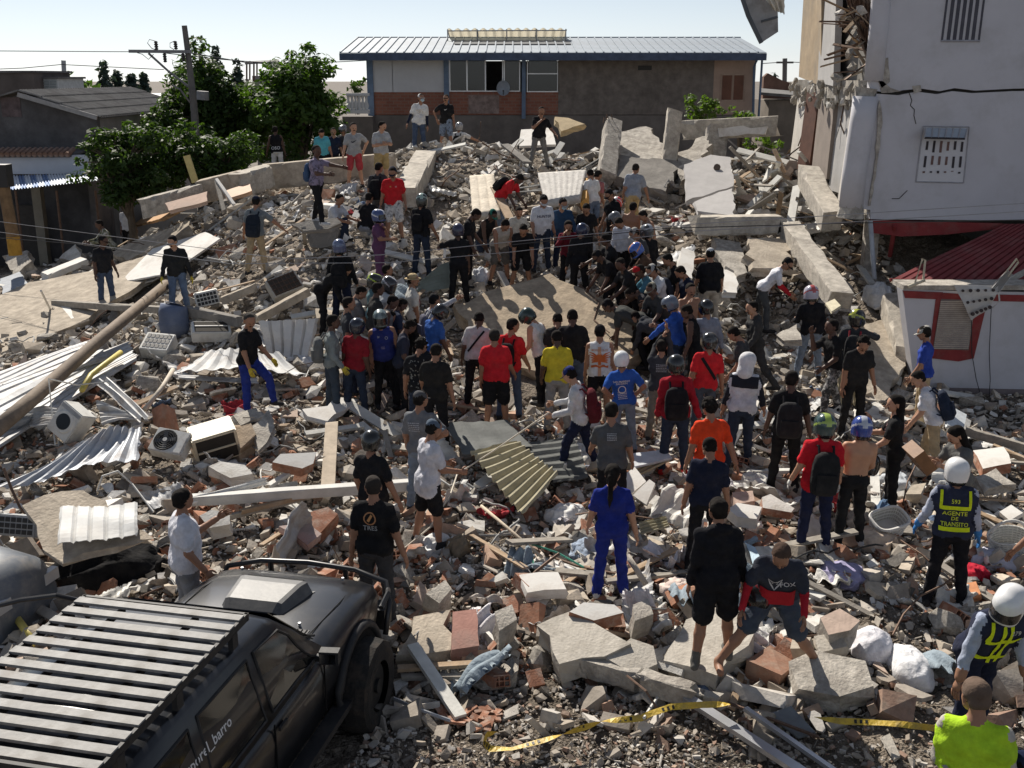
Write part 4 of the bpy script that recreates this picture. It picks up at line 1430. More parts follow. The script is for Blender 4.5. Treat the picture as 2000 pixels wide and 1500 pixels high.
def body_mesh(J, H, c, vox, seed):
 """one continuous surface grown over the skeleton, clothes included"""
 k = H / 1.72
 bk = c.get('bulk',1.0) * 1.05
 be = c.get('belly',1.0)
 tp = J['tp']
 S = lambda a, b, ra, rb, m, kk=.035: (a, b, ra * k, rb * k, m, kk)
 P = []
 up = 0 if c.get('bare') else 1
 arm = 7 if c.get('armed') else up
 lo = .009 if up else -.004
 P.append(S(tp(-.115,.01,.452), tp(.115,.01,.452),.052 * bk + lo,.052 * bk + lo, up))
 P.append(S(tp(-.05,.012,.492), tp(.05,.012,.492),.045,.045, up))
 P.append(S(tp(-.085 * bk,0,.36), tp(.085 * bk,0,.36),.098 * bk + lo,.098 * bk + lo, up))
 P.append(S(tp(-.07 * bk,-.012,.25), tp(.07 * bk,-.012,.25),.092 * bk * be + lo,.092 * bk * be + lo, up,.05))
 P.append(S(tp(-.06 * bk,-.015 * be,.13), tp(.06 * bk,-.015 * be,.13),.093 * bk * be + lo,.093 * bk * be + lo, up,.05))
 hem = c.get('hem',-.04)
 if up and hem < .06:
  P.append(S(tp(-.075,.005,.04), tp(.075,.005,.04),.107 * bk,.107 * bk,1,.04))
  for q in np.arange(.0, hem + .05,-.05):
   P.append(S(tp(-.078,.008, q), tp(.078,.008, q),.11 * bk,.11 * bk,1,.03))
  P.append(S(tp(-.08,.008, hem + .06), tp(.08,.008, hem + .06),.112 * bk,.112 * bk,1,.03))
 low = 1 if c.get('dress') else 2
 P.append(S(tp(-.068,.012,.0), tp(.068,.012,.0),.104 * bk,.104 * bk, low,.05))
 P.append(S(tp(0,.01,.44), tp(0,.0,.53),.06,.052,0,.04))
 hd = J['head']
 P.append(S(J['neck'], hd + J['HR'] @ np.array([0,.02,-.05]) * k,.054,.052,0,.03))
 fit = c.get('fit',1.0)
 for n in 'rl':
  h, kn, an = J['hip' + n], J['kne' + n], J['ank' + n]
  mid = h + (kn - h) * .9
  if c.get('shorts'):
   e = h + (kn - h) * c.get('short_len',.86)
   P.append(S(h, e,.096 * bk * fit,.088 * bk * fit,2,.03))
   P.append(S(mid, kn,.06,.055,0,.02))
   P.append(S(kn, kn + (an - kn) * .35,.054,.056,0,.02))
   P.append(S(kn + (an - kn) * .35, an,.056,.037,0,.02))
   if c.get('socks'):
    P.append(S(kn + (an - kn) * .78, an,.045,.043,3,.01))
  else:
   P.append(S(h, kn,.094 * bk * fit,.068 * fit, low,.03))
   P.append(S(kn, kn + (an - kn) * .35,.067 * fit,.066 * fit, low,.02))
   P.append(S(kn + (an - kn) * .35, an + (kn - an) * .05,.066 * fit,.055 * fit * c.get('flare',1), low,.02))
  sm = 0 if c.get('sandals') else 3
  P.append(S(J['heel' + n], J['toe' + n],.042,.037, sm,.02))
  P.append(S(an, J['heel' + n] + (J['toe' + n] - J['heel' + n]) * .35,.045,.043, sm,.02))
  sh, el, wr = J['sho' + n], J['elb' + n], J['wri' + n]
  sl_ = c.get('sleeve', 'short')
  if sl_ == 'long':
   P.append(S(sh, el,.057 * bk,.052, arm,.03))
   P.append(S(el, el + (wr - el) * .93,.054,.044, arm,.02))
  elif sl_ == 'none' or c.get('bare'):
   P.append(S(sh, el,.053 * bk,.043,0,.03))
   P.append(S(el, wr,.045,.03,0,.02))
  else:
   P.append(S(sh, sh + (el - sh) * .2,.055 * bk,.06 * bk, arm,.03))
   P.append(S(sh + (el - sh) * .2, sh + (el - sh) * .7,.06 * bk,.061 * bk, arm,.012))
   P.append(S(sh + (el - sh) * .5, el,.05 * bk,.043, c.get('under',0),.01))
   P.append(S(el, wr,.045,.03, c.get('under',0),.02))
  P.append(S(el + (wr - el) * .8, wr,.033,.029,5 if c.get('gloves') else 0,.015))
 if c.get('hood'):
  P.append(S(tp(-.07,.06,.5), tp(.07,.06,.5),.055,.055,1,.03))
 if c.get('dress'):
  a = (J['kner'] + J['knel']) / 2
  P.append(S(tp(0,.01,-.05), a,.15,.19,1,.05))
  P.append(S(a,(J['ankr'] + J['ankl']) / 2 + np.array([0,0,.08]),.19,.21,1,.05))
 V, Q, M = sdf_mesh(P, vox,.0065 if vox < .019 else .006, seed)
 # head, then hands
 HV, HQ, HM = HEADS[not c.get('bald', False)]
 V2 = (HV * k * 1.0) @ J['HR'].T + hd
 nv = len(V)
 polys = Q.tolist()
 mats = M.tolist()
 polys += (HQ + nv).tolist()
 mats += HM.tolist()
 VV = [V, V2]
 nv += len(V2)
 for n in 'rl':
  hv, hf = HANDS[.9 if n in c.get('grip', '') else .25]
  q = hv.copy()
  if n == 'l':
   q[:,0] *= -1
  q = q * k * 1.04 @ J['hR' + n].T + J['wri' + n]
  polys += [[i + nv for i in (f if n == 'r' else f[::-1])] for f in hf]
  mats += [5 if c.get('gloves') else 0] * len(hf)
  VV.append(q)
  nv += len(q)
 return np.vstack(VV), polys, mats

def headgear(kind):
 """helmet / cap / hair shells in head coordinates; slots 0 shell, 1 dark, 2 stripe"""
 if kind in ('helmet', 'fullface'):
  P = [((0,-.03,.045),(0,.035,.045),.118,.125,0,.03),((0,-.02,-.02),(0,.04,-.03),.112,.108,0,.05)]
  if kind == 'fullface':
   P += [((-.06,-.09,-.075),(.06,-.09,-.075),.042,.042,0,.05),((0,-.05,-.06),(0,.03,-.07),.105,.1,0,.04)]
  V, Q, M = sdf_mesh(P,.016)
  c = V[Q].mean(1)
  vis = (c[:,1] < -.045) & (c[:,2] < .055) & (c[:,2] > (-.05 if kind == 'fullface' else -.2))
  keep = np.ones(len(Q), bool) if kind == 'fullface' else ~((c[:,1] < -.06) & (c[:,2] < .0))
  keep &= c[:,2] > (-.135 if kind == 'fullface' else -.1)
  M[vis] = 1
  st = (np.abs(c[:,0]) < .035) & (c[:,2] > .02) & ~vis
  st |= (np.abs(c[:,2] - .02 - c[:,1] * .35) < .014) & (c[:,1] > -.04)
  M[st] = 2
  M[(c[:,2] < -.085)] = 1
  return V, Q[keep], M[keep]
 b = MB()
 if kind == 'cap':
  n = 16
  V, Fc = [],[]
  rings = [(.03,1.07),(.055,1.06),(.085,.96),(.108,.75),(.122,.42)]
  for z, s in rings:
   for i in range(n):
    t = 2 * math.pi * i / n
    V.append((.083 * s * math.sin(t),.012 - .102 * s * math.cos(t), z + .012 * math.cos(t) * -1))
  V.append((0,.012,.127))
  for j in range(len(rings) - 1):
   for i in range(n):
    Fc.append((j * n + i,(j + 1) * n + i,(j + 1) * n + (i + 1) % n, j * n + (i + 1) % n))
  for i in range(n):
   Fc.append(((len(rings) - 1) * n + i, len(V) - 1,(len(rings) - 1) * n + (i + 1) % n))
  b.add(V, Fc,0)
  br = [(-.078,-.03),(-.075,-.1),(-.05,-.152),(0,-.168),(.05,-.152),(.075,-.1),(.078,-.03)]
  b.prism(br,.006, Matrix.Translation((0,0,.024)) @ Matrix.Rotation(R(8),4, 'X'),1)
  b.tube([(0,.012,.124),(0,.012,.134)],[.009,.005],6,1)
 elif kind == 'hat':
  for rr, z0, z1 in ((.16,.03,.036),):
   b.prism([(rr * math.sin(t) * .92,.01 + rr * math.cos(t)) for t in np.linspace(0,6.283,18)[:-1]][::-1],.008, Matrix.Translation((0,0,.03)),0)
  b.tube([(0,.012,.03),(0,.012,.1),(0,.012,.128)],[.1,.093,.06],14,0)
 elif kind == 'curly':
  P = []
  r = np.random.default_rng(4)
  for i in range(60):
   d = r.normal(size=3)
   d /= np.linalg.norm(d)
   if d[1] < -.45 and d[2] < .45:
    continue
   p = np.array([0,.012,.03]) + d * np.array([.085,.1,.1])
   P.append((p, p,.026,.026,0,.006))
  V, Q, M = sdf_mesh(P,.012)
  return V, Q, M
 elif kind in ('long', 'pony'):
  P = [((0,-.005,.05),(0,.04,.04),.087,.092,0,.02),((0,.055,.0),(0,.07,-.08),.075,.06,0,.03)]
  if kind == 'long':
   P += [((-.05,.05,-.05),(-.07,.06,-.2),.045,.05,0,.03),((.05,.05,-.05),(.07,.06,-.2),.045,.05,0,.03),
     ((0,.07,-.05),(0,.09,-.3),.06,.06,0,.03)]
  else:
   P += [((0,.1,.06),(0,.14,.0),.03,.035,0,.015),((0,.14,.0),(.0,.15,-.26),.035,.03,0,.02),((0,.15,-.26),(.01,.15,-.38),.03,.008,0,.02)]
  V, Q, M = sdf_mesh(P,.014)
  return V, Q, M
 elif kind == 'hoodup':
  P = [((0,-.01,.045),(0,.04,.04),.11,.115,0,.03),((0,.03,-.03),(0,.05,-.14),.11,.12,0,.05)]
  V, Q, M = sdf_mesh(P,.015)
  c = V[Q].mean(1)
  keep = ~((c[:,1] < -.062) & (c[:,2] < .09))
  return V, Q[keep], M[keep]
 elif kind == 'veil':
  P = [((0,-.01,.045),(0,.04,.04),.1,.105,0,.03),((0,.01,-.03),(0,.03,-.2),.1,.15,0,.05)]
  V, Q, M = sdf_mesh(P,.016)
  c = V[Q].mean(1)
  keep = ~((c[:,1] < -.06) & (c[:,2] < .06) & (c[:,2] > -.1))
  return V, Q[keep], M[keep]
 elif kind == 'mask':
  P = [((-.03,-.083,-.045),(.03,-.083,-.045),.032,.032,0,.03),((0,-.09,-.03),(0,-.08,-.08),.03,.025,0,.02)]
  V, Q, M = sdf_mesh(P,.011)
  return V, Q, M
 return np.vstack(b.v), b.f, b.m

GEAR = {}

def gear_mesh(kind):
 if kind not in GEAR:
  V, Q, M = headgear(kind)
  me = bpy.data.meshes.new(kind)
  me.from_pydata(np.asarray(V).tolist(),[],[list(map(int, q)) for q in Q])
  for _ in range(3):
   me.materials.append(None)
  me.polygons.foreach_set('material_index',[int(x) for x in M])
  me.polygons.foreach_set('use_smooth',[True] * len(me.polygons))
  me.update()
  GEAR[kind] = me
 return GEAR[kind]

def col_mat(col, kind='cloth'):
 key = kind + '_%.3f_%.3f_%.3f' % tuple(col)
 if kind == 'cloth':
  return mat(key, col,.95,.22,9,1.0,13, spec=.1, stain=(col[0] * .62 + .03, col[1] * .62 + .027, col[2] * .62 + .023), stain_amt=.45, stain_scale=5)
 if kind == 'print':
  return mat(key, col,.85,.1,20,0, spec=.15)
 if kind == 'skin':
  return mat(key, col,.55,.08,12,.05,60, spec=.35)
 if kind == 'gloss':
  return mat(key, col,.22,.05,12,.0,20, spec=.5, coat=.3)
 if kind == 'pattern':
  if key in MATS:
   return MATS[key]
  m = mat(key, col,.95,.0,7,.4,16, spec=.1, stain=(.55,.54,.52) if max(col) < .2 else (.03,.03,.035), stain_amt=1.0, stain_scale=11)
  return m
 return mat(key, col,.8,.1,8,.2,20)

BL, WH = (.014,.014,.016),(.62,.62,.61)
NAVY, JEAN, LJEAN, DJEAN = (.015,.02,.04),(.06,.085,.14),(.17,.21,.27),(.028,.038,.062)
KHAKI, GREY, DGREY, RED, MAROON = (.35,.27,.17),(.24,.24,.245),(.045,.046,.05),(.50,.022,.028),(.17,.015,.025)
SKIN_L, SKIN_M, SKIN_D = (.42,.235,.15),(.29,.15,.092),(.095,.05,.034)

STAND = {}
POSES = {
 'stand': dict(rl=(3,5,4), ll=(-2,5,3), ra=(2,9,14), la=(5,9,12)),
 'stand2': dict(rl=(10,6,16), ll=(-3,5,2), ra=(8,12,22), la=(-3,9,10), side=2),
 'look_down': dict(rl=(3,6,4), ll=(-2,5,3), ra=(8,8,18), la=(6,9,20), lean=8, hp=28),
 'cross': dict(rl=(3,6,4), ll=(-2,5,3), ra=(28,12,98,-45), la=(22,12,105,-45), hp=12),
 'hip': dict(rl=(3,7,4), ll=(-2,6,3), ra=(4,9,14), la=(-18,42,85,-60)),
 'hips2': dict(rl=(3,7,4), ll=(-2,6,3), ra=(-18,40,85,-60), la=(-18,40,85,-60)),
 'point_l': dict(rl=(8,6,6), ll=(-8,6,6), ra=(4,9,14), la=(72,20,12), hp=5),
 'point_r': dict(rl=(8,6,6), ll=(-8,6,6), la=(4,9,14), ra=(72,20,12), hp=5),
 'arm_out_r': dict(rl=(6,5,6), ll=(-6,5,6), ra=(5,45,10), la=(3,10,14)),
 'raise_r': dict(rl=(4,6,4), ll=(-2,5,3), ra=(150,18,25), la=(8,12,30), hp=0),
 'raise_both': dict(rl=(4,6,4), ll=(-2,5,3), ra=(158,10,30), la=(140,25,70), hp=0),
 'hand_up_l': dict(rl=(4,6,4), ll=(-2,5,3), la=(10,55,125), ra=(6,9,20)),
 'chest': dict(rl=(4,9,6), ll=(-4,8,4), ra=(20,14,120,-30), la=(4,30,50), hp=4),
 'mouth': dict(rl=(4,6,4), ll=(-2,5,3), ra=(55,8,130,-15), la=(30,8,70), hp=8),
 'bend': dict(lean=52, rl=(10,9,22), ll=(-2,8,14), ra=(48,6,10), la=(40,6,14), hp=20),
 'bend_deep': dict(lean=82, rl=(14,10,30), ll=(2,9,22), ra=(80,8,10), la=(74,8,14), hp=14),
 'reach': dict(lean=30, rl=(14,8,18), ll=(-10,6,10), ra=(62,6,12), la=(54,6,20), hp=14),
 'walk': dict(rl=(26,4,16), ll=(-18,4,18), ra=(-14,8,16), la=(22,8,28), lean=4),
 'step': dict(rl=(42,6,40), ll=(-12,4,6), ra=(12,12,24), la=(6,12,24), lean=8, hp=16),
 'stepdown': dict(rl=(30,16,30), ll=(-6,18,26), ra=(20,18,35), la=(16,24,50), lean=18, hp=34),
 'crouch': dict(sit=True, rl=(112,12,118), ll=(100,14,112), ra=(60,8,40), la=(55,10,50), lean=22, hp=10),
 'carry': dict(rl=(4,6,4), ll=(-4,5,4), ra=(30,8,75), la=(34,8,70), hp=14),
 'hold': dict(rl=(8,5,8), ll=(-6,5,6), ra=(24,10,60), la=(20,9,55), hp=16, lean=5),
 'spread': dict(rl=(4,16,4), ll=(-4,15,4), ra=(10,16,30), la=(8,18,30), hp=4),
}
PEOPLE = {}

def person(u, v, face, label, shirt, pants, pose='stand', H=1.72, skin=SKIN_M, head=None, hcol=(.012,.01,.009), hcol2=None, hyaw=0,
   shoes=(.03,.03,.032), pack=None, prints=(), key=None, hairc=(.012,.010,.009), glove=None, sleevec=None, po=None,
   dz=.05, flip=False, pack_label=None, gear_label=None, shirt_kind='cloth', pants_kind='cloth', gear_kind=None, fixY=None, armc=None, **c):
 """one figure whose crown is seen at photo pixel u, v; face: 0 towards the street in front, 180 away, 90 to the right, -90 to the left"""
 P = dict(POSES[pose])
 if po:
  P.update(po)
 jr = np.random.default_rng(int(u * 13 + v * 7))
 if pose not in ('raise_both', 'crouch'):
  for q in ('ra', 'la'):
   if q in P and not (po and q in po):
    P[q] = tuple(np.array(P[q]) + np.r_[jr.normal(0,9), jr.normal(3,4), jr.normal(6,12),[0] * (len(P[q]) - 3)])
  P['hy'] = P.get('hy',0) + jr.normal(0,18)
  P['hp'] = P.get('hp',4) + jr.normal(2,6)
  P['side'] = P.get('side',0) + jr.normal(0,2.5)
  P['twist'] = jr.normal(0,7)
  P['lean'] = P.get('lean',0) + abs(jr.normal(0,3))
 if flip:
  for a, b in (('ra', 'la'),('rl', 'll')):
   x, y = P.get(a), P.get(b)
   P.pop(a, None), P.pop(b, None)
   if x is not None:
    P[b] = x
   if y is not None:
    P[a] = y
  for a in ('side', 'hy', 'twist'):
   if a in P:
    P[a] = -P[a]
 seed = int(u * 7 + v)
 J = skeleton(P, H)
 k = H / 1.72
 topl = J['head'] + J['HR'] @ np.array([0,.01,.12 + (.05 if head in ('helmet', 'fullface') else .012)]) * k
 fa = R(face)
 Rz = rotz(fa)
 off = Rz @ topl
 d = ray(u, v)
 best = None
 t = 5.0
 pv = None
 while t < 52:
  p = np.array([0,0, CAMH]) + d * t - off
  g = p[2] - (hq(p[0], p[1]) + dz)
  if fixY is not None:
   if p[1] >= fixY:
    best = p
    break
  elif g <= 0:
   best = p
   break
  t += .03
 if best is None:
  best = p
 near = best[1] < 15.5
 vox = .0155 if near else (.02 if best[1] < 21 else .024)
 V, polys, mats = body_mesh(J, H, c | dict(gloves=glove is not None, armed=armc is not None), vox * 1.0, seed)
 me = bpy.data.meshes.new('person')
 me.from_pydata(V.tolist(),[], polys)
 sl = [col_mat(skin, 'skin'), col_mat(shirt, shirt_kind), col_mat(pants, pants_kind), col_mat(shoes, 'cloth'), col_mat(hairc, 'cloth'),
   col_mat(glove or sleevec or (.5,.5,.5)), col_mat((.05,.02,.015), 'skin'), col_mat(armc or shirt)]
 for q in sl:
  me.materials.append(q)
 me.polygons.foreach_set('material_index', mats)
 me.polygons.foreach_set('use_smooth',[True] * len(polys))
 me.update()
 o = bpy.data.objects.new('person', me)
 C.objects.link(o)
 o.location = best
 o.rotation_euler = (0,0, fa)
 finish(o, label, 'person', 'people on and around the rubble')
 tree = None
 if head:
  Mh = Matrix(J['HR'].tolist()).to_4x4()
  if hyaw:
   Mh = Mh @ Matrix.Rotation(R(hyaw),4, 'Z')
  nm = {'fullface': 'helmet', 'hat': 'sun_hat', 'curly': 'curly_hair', 'long': 'long_hair', 'pony': 'ponytail', 'hoodup': 'hood', 'veil': 'head_scarf', 'mask': 'face_mask'}.get(head, head)
  g = place(gear_mesh(head), nm,(0,0,0), parent=o)
  g.matrix_local = Matrix.Translation(Vector(J['head'])) @ Mh @ Matrix.Scale(k,4)
  gk = gear_kind or ('gloss' if 'helm' in nm else 'cloth')
  for i, cc in enumerate((hcol,(.012,.012,.013) if 'helm' in nm else (hcol2 or hcol), hcol2 or hcol)):
   g.material_slots[i].link = 'OBJECT'
   g.material_slots[i].material = col_mat(cc, gk)
  if gear_label:
   g['label'] = gear_label
 if c.get('facemask'):
  g = place(gear_mesh('mask'), 'face_mask',(0,0,0), parent=o)
  g.matrix_local = Matrix.Translation(Vector(J['head'])) @ Matrix(J['HR'].tolist()).to_4x4() @ Matrix.Scale(k,4)
  g.material_slots[0].link = 'OBJECT'
  g.material_slots[0].material = col_mat((.42,.58,.66))
 T4 = Matrix.Translation(Vector(J['pel'])) @ Matrix(J['T'].tolist()).to_4x4() @ Matrix.Scale(k,4)
 if pack:
  pc, pw, ph, pd = pack[:4]
  bk = c.get('bulk',1.0)
  root = thing('backpack', pack_label or ('backpack worn by ' + label), 'backpack', group='backpacks worn in the crowd')
  root.matrix_world = o.matrix_basis @ T4 @ Matrix.Translation((0,.105 * bk + .02 + pd * .5,.42 - ph * .5))
  mt = col_mat(pc)
  body = []
  bb = MB()
  n = 12
  Vp, Fp = [],[]
  prof = [(-.5,.62,.8),(-.46,.9,.95),(-.2,1,1),(.2,.97,.9),(.4,.82,.72),(.5,.45,.4)]
  for z, sx, sy in prof:
   for i in range(n):
    a = 2 * math.pi * i / n
    e = .55
    x = math.copysign(abs(math.cos(a)) ** e, math.cos(a)) * pw * .5 * sx
    y = math.copysign(abs(math.sin(a)) ** e, math.sin(a)) * pd * .5 * sy
    Vp.append((x, y, z * ph))
  for j in range(len(prof) - 1):
   for i in range(n):
    Fp.append((j * n + i, j * n + (i + 1) % n,(j + 1) * n + (i + 1) % n,(j + 1) * n + i))
  Fp.append(tuple(range(n - 1,-1,-1)))
  Fp.append(tuple((len(prof) - 1) * n + i for i in range(n)))
  bb.add(Vp, Fp).obj('bag_body', mt, root, smooth=True)
  pk = MB()
  pk.box((0, pd * .5,-.18 * ph),(pw * .7, pd * .28, ph * .42),(R(-3),0,0))
  pk.obj('front_pocket', mt, root)
  for s in (-1,1):
   z0 = ph * .5
   MB().tube([(s * .085,-.02, z0 - .08),(s * .09,-.1, z0 + .055),(s * .095,-.2, z0 + .02),(s * .11,-.245 * bk, z0 - .12),(s * .125,-.17, z0 - .3),(s * .12,-.03, z0 - .36)],
      [.016] * 6,6).obj('shoulder_strap', col_mat(pack[4]) if len(pack) > 4 else mt, root)
 if prints:
  tree = BVHTree.FromPolygons([Vector(x) for x in V], polys)
  for pr in prints:
   make_print(o, tree, T4, *pr)
 PEOPLE[key or len(PEOPLE)] = (o, J)
 return o

def poly_mesh(kind, txt):
 """flat print shapes in the xz plane, unit height about the origin"""
 if kind == 'text':
  cu = bpy.data.curves.new('t', 'FONT')
  cu.body = txt
  cu.align_x, cu.align_y = 'CENTER', 'CENTER'
  cu.offset = .012
  cu.space_line = .8
  cu.resolution_u = 2
  ob = bpy.data.objects.new('t', cu)
  C.objects.link(ob)
  dg = bpy.context.evaluated_depsgraph_get()
  dg.update()
  me = bpy.data.meshes.new_from_object(ob.evaluated_get(dg))
  bm = bmesh.new()
  bm.from_mesh(me)
  bmesh.ops.triangulate(bm, faces=bm.faces)
  bmesh.ops.subdivide_edges(bm, edges=[e for e in bm.edges if e.calc_length() > .35], cuts=1)
  V = np.array([v.co for v in bm.verts])
  Fc = [[v.index for v in f.verts] for f in bm.faces]
  bm.free()
  bpy.data.objects.remove(ob)
  return np.stack([V[:,0], V[:,1] * 0, V[:,1]],-1), Fc
 V, Fc = [],[]

 def strip(pts, w):
  b = len(V)
  for i, p in enumerate(pts):
   q, r_ = pts[max(i - 1,0)], pts[min(i + 1, len(pts) - 1)]
   d = np.array([r_[0] - q[0], r_[1] - q[1]], float)
   d /= np.linalg.norm(d) + 1e-9
   ww = w[i] if hasattr(w, '__len__') else w
   V.append((p[0] - d[1] * ww / 2,0, p[1] + d[0] * ww / 2))
   V.append((p[0] + d[1] * ww / 2,0, p[1] - d[0] * ww / 2))
  for i in range(len(pts) - 1):
   Fc.append([b + 2 * i, b + 2 * i + 1, b + 2 * i + 3, b + 2 * i + 2])
 if kind == 'strip':
  (x0, z0),(x1, z1), wd, n = txt
  rows = max(1, int(round(wd / .04))) if abs(z1 - z0) < .01 else 1
  for k in range(rows):
   dz = (k + .5) / rows * wd - wd / 2 if rows > 1 else 0
   strip([(x0 + (x1 - x0) * i / n, z0 + dz + (z1 - z0) * i / n) for i in range(n + 1)], wd / rows)
 elif kind == 'swoosh':
  strip([(-.9,.05),(-.55,-.35),(-.2,-.3),(.4,.05),(1,.42)],[.05,.38,.34,.2,.02])
 elif kind == 'ring':
  strip([(math.sin(t) * .5, math.cos(t) * .5) for t in np.linspace(0,6.283,15)],.12)
 elif kind == 'wings':
  for s in (-1,1):
   for i in range(5):
    strip([(s * .08,.05 - i * .05),(s * (.35 + .02 * i),.3 - i * .13),(s * (.62 - i * .04),.38 - i * .16)],[.12,.09,.02])
  strip([(0,.25),(0,-.4)],[.3,.12])
  strip([(-.5,-.5),(-.2,-.42),(0,-.5),(.2,-.42),(.5,-.5)],.12)
 elif kind == 'bars':
  r = np.random.default_rng(txt)
  for i in range(5):
   z = .45 - i * .2
   x = -.6
   while x < .6:
    q = r.uniform(.08,.2)
    strip([(x, z),(min(x + q,.62), z)],.09)
    x += q + .05
 elif kind == 'fox':
  strip([(-.45,.5),(-.3,.05),(-.12,-.3),(0,-.5),(.12,-.3),(.3,.05),(.45,.5)],[.02,.1,.09,.05,.09,.1,.02])
  strip([(-.45,.5),(-.18,.22),(0,.16),(.18,.22),(.45,.5)],[.02,.09,.07,.09,.02])
  for s in (-1,1):
   strip([(s * .1,.0),(s * .2,.1)],.07)
 elif kind == 'splash':
  r = np.random.default_rng(txt)
  for i in range(26):
   x, z = r.uniform(-.7,.7), r.uniform(-.6,.6)
   a = r.uniform(0,6.28)
   l = r.uniform(.05,.14)
   strip([(x, z),(x + l * math.cos(a), z + l * math.sin(a)),(x + 1.6 * l * math.cos(a + .6), z + 1.6 * l * math.sin(a + .6))],[.03,.09,.02])
 return np.array(V, float), Fc

def make_print(o, tree, T4, kind, txt, side, x, z, size, col, rot=0, off=.011, name='print', arc=0.0):
 """a flat print wrapped on to the garment: side back/front, x and z on the torso, size of one unit in metres"""
 V, Fc = poly_mesh(kind, txt)
 V = V * size
 ca, sa = math.cos(R(rot)), math.sin(R(rot))
 V = np.stack([V[:,0] * ca - V[:,2] * sa, V[:,1], V[:,0] * sa + V[:,2] * ca],-1)
 sg = 1 if side == 'back' else -1
 if side == 'back':
  V[:,0] *= -1
 out = []
 for p in V:
  q = Vector((p[0] + x * 1.0, sg * .6, p[2] + z))
  a = T4 @ q
  d = (T4 @ Vector((q[0],0, q[2])) - a).normalized()
  hit = tree.ray_cast(a, d,1.2)
  out.append(hit[0] - d * off if hit[0] is not None else T4 @ Vector((q[0], sg * .12, q[2])))
 me = bpy.data.meshes.new(name)
 me.from_pydata([tuple(p) for p in out],[], Fc)
 me.materials.append(col_mat(col, 'print'))
 me.update()
 g = bpy.data.objects.new(name, me)
 C.objects.link(g)
 g.parent = o
 return g
# ------------------------------------------------------------------ loose rubble
CLEAR = [(-11.5,24.5,2.6,2.0,.5),(-9.2,27,1.8,1.8,.6),(1.0,20.6,1.9,2.0,.06),(-5.2,24.2,1.0,.9,.45),(3.6,8.3,2.0,.8,.6),(4.6,10.4,1.2,.9,.4),(5.0,9.2,1.3,.7,.5)]

def keep_prob(x, y):
 k = np.ones_like(x)
 for cx, cy, rx, ry, p in CLEAR:
  k = np.where(((x - cx) / rx) ** 2 + ((y - cy) / ry) ** 2 < 1, p, k)
 car = (np.abs((x + 2.62) * .966 - (y - 8.2) * -.26 * -1) < .98) & (np.abs((x + 2.62) * .26 + (y - 8.2) * .966) < 2.35)
 k = np.where(car,0, k)
 k = np.where((x > 7.6) & (y > 19.9) & (y < 23.4),.0, k)
 k = np.where((x > 9.0) & (y > 21),.0, k)
 k = np.where((x < -13.5) & (y > 27),.15, k)
 return k

def template_plate(r, th):
 n = int(r.integers(4,7))
 a = np.sort(r.uniform(0,6.28, n) * .35 + np.arange(n) * 6.28 / n)
 rad = r.uniform(.55,1.1, n)
 P = np.stack([np.cos(a) * rad, np.sin(a) * rad * r.uniform(.55,1)],-1)
 V = np.vstack([np.c_[P, np.full(n, th)], np.c_[P * r.uniform(.9,1.08), np.full(n,-th)]])
 F_ = [(0, i, i + 1) for i in range(1, n - 1)] + [(n, n + i + 1, n + i) for i in range(1, n - 1)]
 for i in range(n):
  j = (i + 1) % n
  F_ += [(i, n + i, n + j),(i, n + j, j)]
 return V, np.array(F_)

def template_box(r, d):
 V = np.array([[x, y, z] for x in (-1,1) for y in (-1,1) for z in (-1,1)], float) * np.array(d) + r.normal(0,.06,(8,3))
 q = [(0,1,3,2),(4,6,7,5),(0,4,5,1),(2,3,7,6),(0,2,6,4),(1,5,7,3)]
 F_ = []
 for a, b, c_, d_ in q:
  F_ += [(a, b, c_),(a, c_, d_)]
 return V, np.array(F_)

def template_hull(r):
 p = r.normal(size=(11,3))
 p /= np.linalg.norm(p, axis=1)[:, None]
 p = np.clip(p * np.array([1.2,1,.75]),-.8,.8)
 bm = bmesh.new()
 for q in p:
  bm.verts.new(q)
 res = bmesh.ops.convex_hull(bm, input=bm.verts)
 bmesh.ops.delete(bm, geom=[g for g in res['geom_interior'] if isinstance(g, bmesh.types.BMVert)], context='VERTS')
 bmesh.ops.triangulate(bm, faces=bm.faces)
 bm.verts.index_update()
 V = np.array([v.co for v in bm.verts])
 F_ = np.array([[v.index for v in f.verts] for f in bm.faces])
 bm.free()
 return V, F_

def quat_mats(r, n, normals, tilt):
 """random yaw, tilt from the surface normal"""
 yaw = r.uniform(0,6.28, n)
 z = normals + r.normal(0,1,(n,3)) * tilt[:, None]
 z /= np.linalg.norm(z, axis=1)[:, None]
 h = np.stack([np.cos(yaw), np.sin(yaw), np.zeros(n)],-1)
 x = h - z * (h * z).sum(1)[:, None]
 x /= np.linalg.norm(x, axis=1)[:, None]
 y = np.cross(z, x)
 return np.stack([x, y, z],-1)

